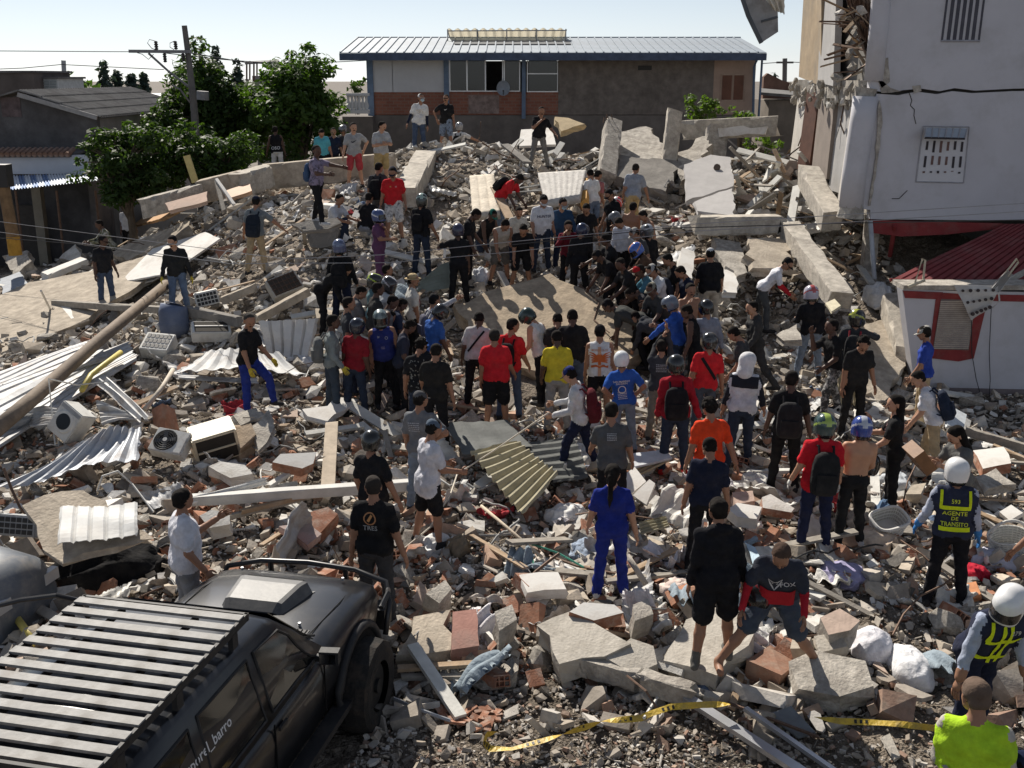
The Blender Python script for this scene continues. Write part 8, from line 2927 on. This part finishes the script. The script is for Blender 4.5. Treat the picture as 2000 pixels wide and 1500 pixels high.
P(1233,447,-60, 'man in grey flat cap among the helmets',(.07,.07,.07), BL, 'look_down',1.7, SKIN_M, 'cap',(.3,.29,.27),(.3,.29,.27), fixY=22.6)
P(1263,437,-150, 'person in black jacket with silver and black helmet', BL, BL, 'stand',1.74, SKIN_M, 'fullface',(.05,.055,.06),(.33,.36,.4), sleeve='long', fixY=22.6)
P(1234,476,-100, 'person in blue and orange helmet leaning towards the slab',(.1,.06,.04), BL, 'bend',1.72, SKIN_M, 'fullface',(.05,.12,.42),(.5,.2,.06), po=dict(lean=30), fixY=21.6)
P(1244,518,-75, 'man in red cap and teal shirt reaching over the slab',(.06,.16,.22), DGREY, 'reach',1.74, SKIN_D, 'cap',(.35,.02,.025),(.05,.05,.05), hyaw=180, po=dict(lean=30))
P(1268,518,-70, 'man in grey cap and white shirt beside the red cap',(.58,.59,.6), DJEAN, 'reach',1.74, SKIN_M, 'cap',(.3,.3,.29),(.3,.3,.29), pack=((.03,.035,.05),.28,.4,.14), pack_label='dark backpack on the man in grey cap', po=dict(lean=18))
P(1270,553,-70, 'man in khaki cap bending at the slab edge',(.05,.05,.05), BL, 'reach',1.72, SKIN_D, 'cap',(.2,.19,.15),(.2,.19,.15), po=dict(lean=26))
P(1298,497,-80, 'dark haired man in black shirt facing left behind the white shirt', BL, BL, 'look_down',1.72, SKIN_M, hairc=(.01,.009,.008))
P(1388,484,172, 'heavy man in black shirt and white cap walking up the right flank', BL,(.42,.38,.32), 'stand2',1.76, SKIN_M, 'cap',(.45,.46,.47),(.45,.46,.47), bulk=1.18, belly=1.08)
P(1546,506,68, 'man in white shirt with red sleeves bending to lift something',(.62,.62,.66),(.07,.075,.08), 'bend',1.76, SKIN_M, 'cap', BL, BL, under=5, sleevec=(.45,.02,.03), po=dict(lean=40, ra=(52,8,40), la=(44,8,44), rl=(16,8,14), ll=(-14,8,8)))
P(1584,556,170, 'man in black jacket and pale jeans with red white and blue helmet', BL, LJEAN, 'stand',1.78, SKIN_M, 'fullface',(.4,.38,.45),(.4,.08,.08), sleeve='long', po=dict(la=(20,16,60), rl=(3,7,3), ll=(0,9,6)))
# right hand side of the ring
P(1350,553,20, 'bare chested dark haired man with black trousers', SKIN_M, BL, 'stand',1.74, SKIN_M, bare=True, po=dict(ra=(40,20,110)))
P(1303,578,-120, 'man in grey blue helmet and bright blue shirt raising his arm',(.03,.09,.38), DJEAN, 'reach',1.74, SKIN_M, 'helmet',(.12,.14,.18),(.12,.14,.18), sleeve='long', po=dict(lean=12, ra=(35,10,70)))
P(1378,584,-160, 'person in black helmet and grey blue shirt',(.2,.22,.27), BL, 'stand',1.74, SKIN_M, 'helmet',(.01,.01,.011),(.01,.01,.011), sleeve='long')
P(1468,588,-80, 'bearded man in dark grey jacket walking left',(.045,.045,.045), DGREY, 'walk',1.76, SKIN_L, sleeve='long', hood=True)
P(1385,648,-170, 'man in black helmet and red shirt with a strap across his back', RED,(.06,.07,.09), 'stand',1.74, SKIN_M, 'helmet',(.012,.012,.013),(.05,.05,.05), prints=[('strip',((-.12,.45),(.14,.12),.05,6), 'back',0,0,1, BL)])
P(1293,662,175, 'person with dark lettered shirt raising both arms', DGREY,(.18,.16,.13), 'raise_both',1.68, SKIN_M, sleeve='long', prints=[('bars',8, 'back',0,.34,.14,(.35,.35,.35))])
P(1319,691,172, 'person in glossy black helmet and red hooded jacket',(.3,.016,.026), DJEAN, 'stand',1.78, SKIN_M, 'helmet',(.012,.013,.013),(.012,.013,.013), sleeve='long', hood=True, shoes=(.35,.02,.02), bulk=1.06, pack=(BL,.34,.46,.17), pack_label='black backpack with red marks on the red hooded jacket')
P(1214,684,176, 'youth in white helmet and bright blue printed shirt',(.03,.1,.38), LJEAN, 'hips2',1.62, SKIN_M, 'helmet',(.68,.69,.7),(.68,.69,.7), prints=[('text', 'SAN MARINO\nSALSERIN', 'back',.03,.34,.045, WH),('ring',0, 'back',.03,.22,.12, WH),('bars',2, 'back',.03,.12,.12, WH)])
P(1172,633,176, 'man in white sleeveless shirt with orange winged print and black shorts',(.62,.62,.62), BL, 'stand',1.74, SKIN_M, 'cap', BL, BL, sleeve='none', shorts=True, short_len=.55, prints=[('text', 'MOISES 10-22', 'back',0,.4,.045,(.5,.2,.1)),('wings',0, 'back',0,.26,.28,(.52,.13,.04)),('strip',((0,.45),(0,-.02),.055,9), 'back',0,0,1,(.55,.32,.2))], hyaw=0)
P(1118,605,176, 'large man in plain black shirt and jeans at the slab', BL, JEAN, 'look_down',1.8, SKIN_D, bulk=1.14)
P(1088,613,172, 'man in dark printed shirt leaning over the slab',(.03,.03,.03), BL, 'look_down',1.7, SKIN_M, prints=[('splash',9, 'back',.02,.32,.1,(.3,.3,.3))], po=dict(lean=20))
P(1086,645,178, 'man in yellow polo shirt and grey trousers',(.55,.43,.035),(.27,.255,.235), 'look_down',1.72, SKIN_D)
P(1018,606,-110, 'man in dark green helmet and white vest looking left', WH, BL, 'look_down',1.76, SKIN_L, 'helmet',(.012,.03,.025),(.012,.03,.025), sleeve='none')
P(1003,621,176, 'man in red shirt and jeans with black backpack at the slab', RED, JEAN, 'stand',1.76, SKIN_M, pack=(BL,.27,.42,.15), pack_label='black backpack on the red shirt man in jeans')
P(965,641,178, 'stocky man in plain red shirt and black shorts',(.52,.022,.03), BL, 'stand',1.74, SKIN_M, shorts=True, bulk=1.14, belly=1.05, hairc=(.025,.022,.02))
P(936,611,176, 'man in pale grey shirt with black shoulder bag across his back',(.42,.4,.4), BL, 'look_down',1.74, SKIN_D, bulk=1.06, prints=[('strip',((.12,.47),(-.14,.1),.035,8), 'back',0,0,1, BL)])
P(1178,588,-95, 'man in charcoal shirt bent deep over the slab',(.05,.052,.05), BL, 'bend_deep',1.78, SKIN_D, 'cap', BL, BL, bulk=1.1, po=dict(lean=70))
P(1232,612,-130, 'man in dark striped hooded jacket bent over the slab',(.04,.042,.05), BL, 'bend_deep',1.74, SKIN_M, sleeve='long', hood=True, po=dict(lean=74))
# left hand side of the ring
P(871,597,130, 'man in black helmet and blue shirt seen from behind on the left of the slab',(.035,.1,.33), DJEAN, 'look_down',1.74, SKIN_D, 'helmet',(.012,.012,.013),(.012,.012,.013))
P(849,573,120, 'person in cap and pale jacket raising an arm with open hand',(.36,.37,.4), DGREY, 'raise_r',1.7, SKIN_M, 'cap', BL,(.3,.3,.3), sleeve='long', po=dict(ra=(105,8,12)), flip=True, pack=((.12,.12,.16),.28,.4,.13), pack_label='grey backpack on the person raising an arm')
P(806,534,110, 'man in straw hat and white shirt with red strap',(.55,.54,.5), BL, 'stand',1.72, SKIN_M, 'hat',(.4,.31,.18),(.4,.31,.18), prints=[('strip',((-.1,.47),(-.12,.2),.045,6), 'front',0,0,1,(.4,.03,.04))])
P(766,541,110, 'person in black and white helmet and pale shirt',(.42,.44,.46), BL, 'look_down',1.72, SKIN_M, 'fullface',(.03,.03,.033),(.38,.38,.4))
P(735,534,100, 'person in black helmet with yellow green stripe',(.1,.17,.19), BL, 'stand',1.7, SKIN_M, 'fullface',(.02,.022,.02),(.32,.42,.04), fixY=20.4)
P(756,516,95, 'dark haired man behind the two striped helmets',(.04,.04,.045), BL, 'stand',1.7, SKIN_M, fixY=21.6)
P(684,520,70, 'man in black bending and stretching an arm to the right', BL, BL, 'reach',1.74, SKIN_M, sleeve='long', po=dict(lean=46, ra=(70,6,6), la=(64,8,20)), fixY=21.2)
P(662,466,160, 'man in blue grey helmet and black jacket with dark backpack on the left', BL, NAVY, 'stand',1.78, SKIN_M, 'fullface',(.07,.09,.17),(.14,.17,.26), sleeve='long', pack=(BL,.32,.48,.18), pack_label='dark backpack of the man in blue grey helmet')
P(739,551,110, 'man with shaved sides in black sweater facing the slab',(.035,.035,.035), BL, 'stand',1.76, SKIN_D, sleeve='long', fixY=19.2)
P(773,578,95, 'man in grey vest with beard facing right',(.16,.16,.16), BL, 'look_down',1.72, SKIN_D, sleeve='none')
P(768,608,80, 'bald man in profile behind the blue vest',(.1,.07,.05), BL, 'look_down',1.68, SKIN_M, fixY=19.2)
P(681,579,115, 'man in dark polo shirt facing the slab behind the grey backpack',(.04,.043,.05), NAVY, 'stand',1.76, SKIN_M, bald=False, fixY=18.4)
P(808,626,110, 'man in navy shirt behind the flowered shirt',(.03,.035,.055), BL, 'look_down',1.7, SKIN_D)
P(741,605,6, 'man in teal camouflage helmet and royal blue vest with crest facing the street',(.025,.035,.16), BL, 'stand',1.76, SKIN_M, 'fullface',(.07,.1,.1),(.16,.2,.2), sleeve='none', bulk=1.08, prints=[('ring',0, 'front',.06,.37,.045,(.5,.5,.55)),('bars',6, 'front',-.02,.2,.05,(.35,.3,.4)),('bars',7, 'front',-.07,.4,.03,(.5,.5,.5))])
P(698,620,165, 'person in navy helmet and dark red shirt',(.22,.016,.024), DJEAN, 'stand',1.74, SKIN_D, 'helmet',(.014,.018,.03),(.014,.018,.03))
P(651,614,112, 'man in grey denim jacket with yellow gloves beside the ring',(.19,.215,.215),(.045,.06,.08), 'stand',1.78, SKIN_D, glove=(.5,.4,.06), sleeve='long', bulk=1.04, pack=((.13,.135,.135),.3,.42,.18), pack_label='grey backpack on the grey denim jacket')
P(826,662,172, 'curly haired man in black flowered shirt',(.018,.018,.02), DJEAN, 'look_down',1.74, SKIN_M, 'curly', shirt_kind='cloth', prints=[('splash',11, 'back',0,.32,.2,(.22,.22,.2)),('splash',12, 'back',0,.1,.2,(.22,.22,.2))])
P(852,670,165, 'man in faded black shirt leaning right of the flowered shirt',(.02,.019,.018), BL, 'look_down',1.74, SKIN_M, bulk=1.06, po=dict(side=6))
P(488,612,72, 'man in black shirt and bright blue trousers with yellow gloves stepping on a block', BL,(.02,.035,.2), 'step',1.78, SKIN_M, glove=(.5,.38,.05), bald=False, bulk=1.06, hairc=(.05,.045,.04), po=dict(rl=(2,5,2), ll=(46,10,44), lean=0, hp=6, ra=(14,8,14), la=(24,10,22)), flip=False)
P(202,460,40, 'man in dark polo shirt and jeans standing on the left slope',(.017,.018,.022), JEAN, 'stand',1.74, SKIN_D, 'cap', BL, BL)
P(334,461,8, 'man in black sweater and yellow gloves holding the brown pole',(.022,.023,.024),(.1,.14,.22), 'stand',1.74, SKIN_L, 'cap', BL,(.2,.2,.2), sleeve='long', glove=(.5,.4,.06), po=dict(ra=(14,14,18), la=(4,14,18)))
P(100,402,25, 'woman in grey dress and dark head scarf carrying a white sack in the left street',(.2,.21,.23),(.2,.21,.23), 'stand',1.62, SKIN_D, 'veil',(.015,.015,.02), dress=True)
P(190,430,-60, 'person in camouflage shirt in the left street',(.12,.12,.07), BL, 'crouch',1.7, SKIN_D, shirt_kind='pattern', sleeve='long', fixY=29)
P(243,398,0, 'blurred person in white shirt in the dark shop front',(.5,.5,.52), BL, 'stand',1.6, SKIN_D, fixY=32.6)
# more of the dense ring
P(1160,492,-60, 'stooping man in black cap behind the outstretched hands', BL, BL, 'bend',1.74, SKIN_D, 'cap', BL, BL, po=dict(lean=32))
P(1208,505,-85, 'man in black shirt squeezed between the reaching arms',(.02,.02,.022), BL, 'reach',1.72, SKIN_D, po=dict(lean=22))
P(1322,522,-70, 'man in navy shirt right of the dark haired man in black', NAVY, DJEAN, 'look_down',1.72, SKIN_M)
P(1335,596,-120, 'man in black vest right of the bright blue shirt', BL, BL, 'look_down',1.74, SKIN_D, sleeve='none')
P(1222,566,-95, 'crouching man in dark shirt reaching under the slab edge',(.035,.035,.04), BL, 'bend',1.7, SKIN_D, po=dict(lean=62))
P(712,560,110, 'man in grey shirt between the black jacket and the striped helmets',(.12,.12,.125), DJEAN, 'look_down',1.72, SKIN_M)
P(792,584,105, 'boy in dark blue shirt behind the bearded man',(.03,.04,.07), BL, 'look_down',1.62, SKIN_D)
P(1425,640,-120, 'man in charcoal shirt behind the red shirt with strap',(.05,.05,.052), BL, 'look_down',1.7, SKIN_M)
# front left
P(821,762,170, 'man in grey lettered shirt and cap with a hand on his hip',(.15,.155,.165), LJEAN, 'hip',1.76, SKIN_M, 'cap',(.09,.09,.095),(.09,.09,.095), shorts=False, prints=[('bars',13, 'back',.05,.32,.14,(.4,.4,.42))], flip=True)
P(849,818,118, 'man in long white shirt and denim cap pulling a rope',(.6,.6,.64), BL, 'hold',1.74, SKIN_M, 'cap',(.1,.13,.17),(.2,.26,.33), shorts=True, hem=-.16, bulk=1.05, grip='rl', po=dict(ra=(20,8,60), la=(26,8,50)))
P(729,838,160, 'person in glossy black helmet and black shirt near the vehicle',(.016,.016,.018), BL, 'stand',1.72, SKIN_M, 'helmet',(.012,.013,.013),(.012,.013,.013))
P(728,928,160, 'man in black shirt with round print on the back in front of the vehicle',(.013,.013,.014), DGREY, 'stand',1.76, SKIN_M, bulk=1.1, hairc=(.03,.025,.022), prints=[('ring',0, 'back',.0,.37,.13,(.4,.2,.1)),('text', 'TRES', 'back',0,.26,.075,(.3,.3,.3)),('strip',((-.02,.34),(.02,.41),.03,2), 'back',0,0,1,(.5,.25,.1))])
P(353,954,118, 'heavy man in white shirt and grey trousers left of the vehicle',(.62,.62,.66),(.22,.23,.25), 'stand',1.76, SKIN_M, bulk=1.22, belly=1.12, po=dict(la=(40,10,80), hp=0))
# front middle
P(1106,716,-100, 'youth in blue cap and white sleeves carrying a maroon backpack walking left',(.55,.55,.56),(.016,.02,.045), 'hold',1.74, SKIN_L, 'cap',(.02,.03,.12),(.02,.03,.12), sleeve='long', grip='rl', shoes=(.3,.32,.4), pack=((.1,.016,.022),.3,.5,.17), pack_label='maroon backpack on the youth in blue cap', po=dict(rl=(-14,4,8), ll=(26,6,20), hp=24, la=(22,8,60), ra=(26,8,60)))
P(1195,784,178, 'man in dark grey lettered shirt and black trousers',(.085,.087,.09), BL, 'stand',1.78, SKIN_M, prints=[('bars',20, 'back',0,.37,.1,(.45,.45,.46))], po=dict(rl=(-8,4,6), ll=(8,5,8)))
P(1197,906,176, 'woman in royal blue scrubs with a long black ponytail',(.018,.03,.2),(.018,.03,.2), 'stand',1.66, SKIN_L, 'pony', sleeve='short', shoes=(.55,.55,.55), flare=1.25, bulk=1.02, po=dict(la=(10,14,20)))
P(1386,776,-172, 'curly haired man in bright orange shirt and olive shorts',(.68,.06,.018),(.19,.22,.11), 'stand',1.74, SKIN_M, 'curly', shorts=True, shoes=(.4,.4,.4))
P(1385,854,165, 'young man in navy shirt behind the black hooded jacket',(.016,.019,.035), BL, 'look_down',1.7, SKIN_M)
P(1404,971,172, 'man in black hooded jacket and black shorts standing on a slab',(.013,.013,.016), BL, 'walk',1.78, SKIN_M, sleeve='long', hood=True, shorts=True, socks=True, fit=1.08, bulk=1.06, shoes=(.12,.115,.105), key='hoodie', dz=.3, po=dict(rl=(10,5,8), ll=(-8,5,6), ra=(4,10,16), la=(2,10,12)))
P(1527,1073,-18, 'shaven headed man in red and dark printed jersey and denim shorts stepping over slabs',(.035,.04,.055),(.06,.075,.1), 'stepdown',1.74, SKIN_M, shorts=True, hairc=(.07,.045,.034), under=5, sleevec=(.4,.02,.03), sandals=True, bulk=1.12, key='jersey', dz=.22, po=dict(rl=(34,36,22), ll=(4,24,34), lean=24, hp=26, side=6, la=(26,20,60), ra=(24,26,45)),
 prints=[('text', 'FOX', 'front',.085,.335,.075,(.5,.5,.52),12),('fox',0, 'front',-.035,.32,.15,(.5,.5,.52)),('strip',((-.17,.13),(.17,.13),.2,12), 'front',0,0,1,(.4,.02,.03))])
P(1463,690,172, 'person with white hood up wearing a black and white jacket',(.55,.56,.6), DJEAN, 'stand',1.76, SKIN_M, 'hoodup',(.62,.62,.63), sleeve='long', armc=(.02,.022,.03), bulk=1.06, prints=[('strip',((-.19,.4),(.19,.4),.17,12), 'back',0,0,1,(.02,.022,.03))], po=dict(rl=(10,4,8), ll=(-10,5,8)))
P(1548,723,165, 'man in black shirt and black trousers with black backpack and wristwatch',(.016,.016,.017),(.012,.012,.013), 'stand',1.8, SKIN_D, bulk=1.06, pack=((.022,.022,.024),.34,.48,.18), pack_label='black backpack on the man in all black')
# front right
P(1626,623,-75, 'man in black shirt and camouflage trousers with three stripes holding a hand up',(.016,.016,.017),(.06,.06,.06), 'mouth',1.78, SKIN_D, pants_kind='pattern', po=dict(rl=(-18,8,8), ll=(24,8,18), ra=(62,6,110), hp=2))
P(1676,603,170, 'person in black and yellow helmet and dark jacket raising the right arm',(.04,.042,.045),(.33,.29,.2), 'arm_out_r',1.76, SKIN_M, 'fullface',(.02,.021,.02),(.36,.38,.05), sleeve='long', pack=((.03,.03,.032),.3,.44,.15,(.25,.03,.04)), pack_label='dark backpack with red straps on the raised arm rider', po=dict(ra=(40,66,60)))
P(1690,660,5, 'curly haired man in loose black shirt facing the street',(.018,.018,.019),(.016,.016,.017), 'look_down',1.78, SKIN_M, 'curly', bulk=1.06, po=dict(la=(4,14,12), ra=(3,8,10)))
P(1804,636,-110, 'man in bright blue shirt and khaki trousers beside the annex window',(.03,.06,.3), KHAKI, 'stand',1.76, SKIN_M, 'cap',(.35,.34,.31),(.35,.34,.31), bulk=1.05, hyaw=20)
P(1786,726,-120, 'person in white shirt with navy backpack leaning left',(.6,.6,.63), KHAKI, 'reach',1.74, SKIN_L, pack=((.02,.028,.05),.3,.45,.17), pack_label='navy backpack on the white shirt near the annex', po=dict(lean=22, ra=(30,8,20), la=(26,8,30)))
P(1752,771,-110, 'long haired person in black flowered shirt carrying a helmet',(.016,.016,.017), BL, 'stand',1.74, SKIN_L, 'long', key='flower', prints=[('splash',31, 'front',0,.32,.17,(.35,.2,.22)),('splash',32, 'back',0,.32,.17,(.35,.2,.22))], po=dict(la=(28,10,30), ra=(38,8,50)))
P(1613,806,176, 'man in green striped helmet and red shirt with gloves and red striped trousers',(.5,.016,.026),(.018,.022,.05), 'stand',1.78, SKIN_L, 'fullface',(.03,.06,.06),(.3,.4,.08), glove=(.6,.6,.57), hem=-.09, bulk=1.08, shoes=(.4,.36,.33), pack=((.02,.02,.021),.34,.52,.18), pack_label='black backpack on the red shirt under the green helmet')
P(1686,811,-172, 'bare backed man in blue and white helmet with white gloves and black trousers', SKIN_L,(.02,.02,.021), 'stand',1.74,(.46,.25,.15), 'fullface',(.03,.06,.26),(.42,.44,.5), bare=True, glove=(.6,.6,.58), shoes=(.4,.4,.42), po=dict(ra=(18,10,40), la=(4,14,20)))
P(1862,834,-80, 'dark haired woman in grey shirt lifting a wooden drawer',(.13,.13,.125),(.045,.045,.045), 'carry',1.68, SKIN_L, 'long', key='drawer', shoes=(.5,.47,.42), po=dict(ll=(30,6,26), rl=(-10,6,8), lean=10, ra=(40,8,80), la=(46,8,78)))
ag = P(1872,893,170, 'traffic agent in white helmet and navy vest numbered 593 with blue gloves',(.03,.035,.06),(.012,.012,.015), 'stand',1.78, SKIN_M, 'fullface',(.7,.7,.7),(.7,.7,.7), sleeve='long', glove=(.05,.2,.5), bulk=1.1, key='agent', po=dict(la=(8,22,24), ra=(4,12,14), rl=(2,7,3), ll=(-2,7,3)),
  gear_kind='gloss', armc=(.36,.39,.48), prints=[('text', '593', 'back',.0,.375,.062,(.62,.68,.06),0,.012),('strip',((-.16,.3),(.16,.3),.045,10), 'back',0,0,1,(.62,.72,.02),0,.01, 'reflective_band'),
      ('text', 'AGENTE', 'back',0,.235,.068,(.62,.68,.06),0,.012),('text', 'DE', 'back',0,.175,.06,(.62,.68,.06),0,.012),('text', 'TRANSITO', 'back',0,.115,.06,(.62,.68,.06),0,.012),('strip',((-.16,.065),(.16,.065),.045,10), 'back',0,0,1,(.62,.72,.02),0,.01, 'reflective_band'),
      ('strip',((-.145,.49),(-.15,.3),.03,6), 'back',0,0,1,(.62,.72,.02),0,.01, 'reflective_band'),('strip',((.145,.49),(.15,.3),.03,6), 'back',0,0,1,(.62,.72,.02),0,.01, 'reflective_band')])
P(1978,1157,26, 'traffic agent in white helmet and navy vest numbered 279 leaning forward',(.022,.026,.048),(.016,.02,.04), 'look_down',1.8, SKIN_M, 'fullface',(.7,.7,.7),(.7,.7,.7), sleeve='long', bulk=1.16, dz=.3, po=dict(lean=26, hp=16, twist=-10, ra=(26,24,10), la=(28,12,14)),
 armc=(.35,.39,.49), prints=[('text', '279', 'front',.075,.40,.055,(.5,.5,.46),0,.012),('strip',((-.16,.31),(.16,.31),.04,10), 'front',0,0,1,(.62,.72,.02),0,.01, 'reflective_band'),('strip',((-.16,.1),(.16,.1),.04,10), 'front',0,0,1,(.62,.72,.02),0,.01, 'reflective_band'),
   ('strip',((-.035,.46),(-.035,.04),.032,10), 'front',0,0,1,(.62,.72,.02),0,.011, 'reflective_band'),('strip',((.035,.46),(.035,.04),.032,10), 'front',0,0,1,(.62,.72,.02),0,.011, 'reflective_band'),('strip',((-.145,.49),(-.15,.31),.03,6), 'front',0,0,1,(.62,.72,.02),0,.01, 'reflective_band')])
P(1907,1322,172, 'balding man in bright lime safety vest at the bottom right',(.38,.6,.03),(.02,.025,.045), 'stand',1.86, SKIN_M, bald=False, bulk=1.2, hairc=(.12,.085,.065), fixY=6.6, key='lime',
 armc=(.42,.39,.34), sleeve='long', prints=[('strip',((-.17,.14),(.17,.09),.042,12), 'back',0,0,1,(.26,.27,.27),0,.02, 'reflective_band'),('strip',((-.17,.21),(-.02,.06),.04,12), 'back',0,0,1,(.26,.27,.27),0,.02, 'reflective_band')])
P(1992,1462,-160, 'person in navy lettered cap cut off by the bottom right corner',(.03,.03,.04), BL, 'stand',1.7, SKIN_L, 'cap',(.012,.018,.045),(.02,.03,.06), fixY=6.5, bulk=1.05)
P(2035,962,-95, 'person at the right edge reaching for the wicker basket',(.3,.27,.22),(.27,.275,.27), 'reach',1.74, SKIN_M, po=dict(lean=26, ra=(56,8,10), la=(50,8,20)), fixY=10.6)

# things the people hold
def held_helmet(label, pos, rot, c0, c1):
 t = thing('helmet', label, 'helmet', pos)
 t.rotation_euler = rot
 g = place(gear_mesh('fullface'), 'helmet_shell',(0,0,0), parent=t)
 for i, cc in enumerate((c0,(.01,.01,.01), c1)):
  g.material_slots[i].link = 'OBJECT'
  g.material_slots[i].material = col_mat(cc, 'gloss')

def hand_pos(key, n):
 o, J = PEOPLE[key]
 q = J['wri' + n] + J['hR' + n] @ np.array([0,0,-.1])
 return o.matrix_basis @ Vector(q)

held_helmet('black and red helmet hanging from the arm of the man in black hooded jacket', hand_pos('hoodie', 'r') + Vector((.12,-.06,-.12)),(R(20),0, R(40)),(.015,.015,.016),(.12,.01,.012))
held_helmet('black helmet hanging from the hand of the long haired person', hand_pos('flower', 'l') + Vector((.08,-.05,-.12)),(R(10), R(10), R(60)),(.014,.014,.015),(.02,.02,.02))
a, b = hand_pos('drawer', 'r'), hand_pos('drawer', 'l')
t = thing('wooden_box', 'open brown wooden box lifted by the woman in grey', 'box',(a + b) / 2 + Vector((-.14,-.06,.05)))
t.rotation_euler = (R(10), R(50), R(15))
t.scale = (.8,.8,.8)
wd = mat('drawer_wood',(.2,.1,.045),.6,.2,6,.15)
for c_, d_ in (((0,-.2,0),(.44,.02,.2)),((0,.2,0),(.44,.02,.2)),((-.21,0,0),(.02,.38,.2)),((.21,0,0),(.02,.38,.2)),((0,0,-.09),(.4,.38,.015))):
 MB().box(c_, d_).obj('drawer_side' if d_[2] > .1 else 'drawer_bottom', wd, t)
p_ = PEOPLE['agent'][0]
cloth('white sack carried by the woman in the grey dress',76,500,.5,.35,.75,(.56,.53,.5),41, 'sack', 'sack', fold=.16)

o_ = PEOPLE['lime'][0]
b_ = MB()
b_.prism([(-.5,-.4),(.5,-.36),(.46,.3),(-.44,.34)], max(o_.location.z,.05), Matrix.Translation((o_.location.x, o_.location.y,-.01)))
finish(b_.obj('concrete_block', CONC()), 'low concrete block under the man in the lime vest', 'block')
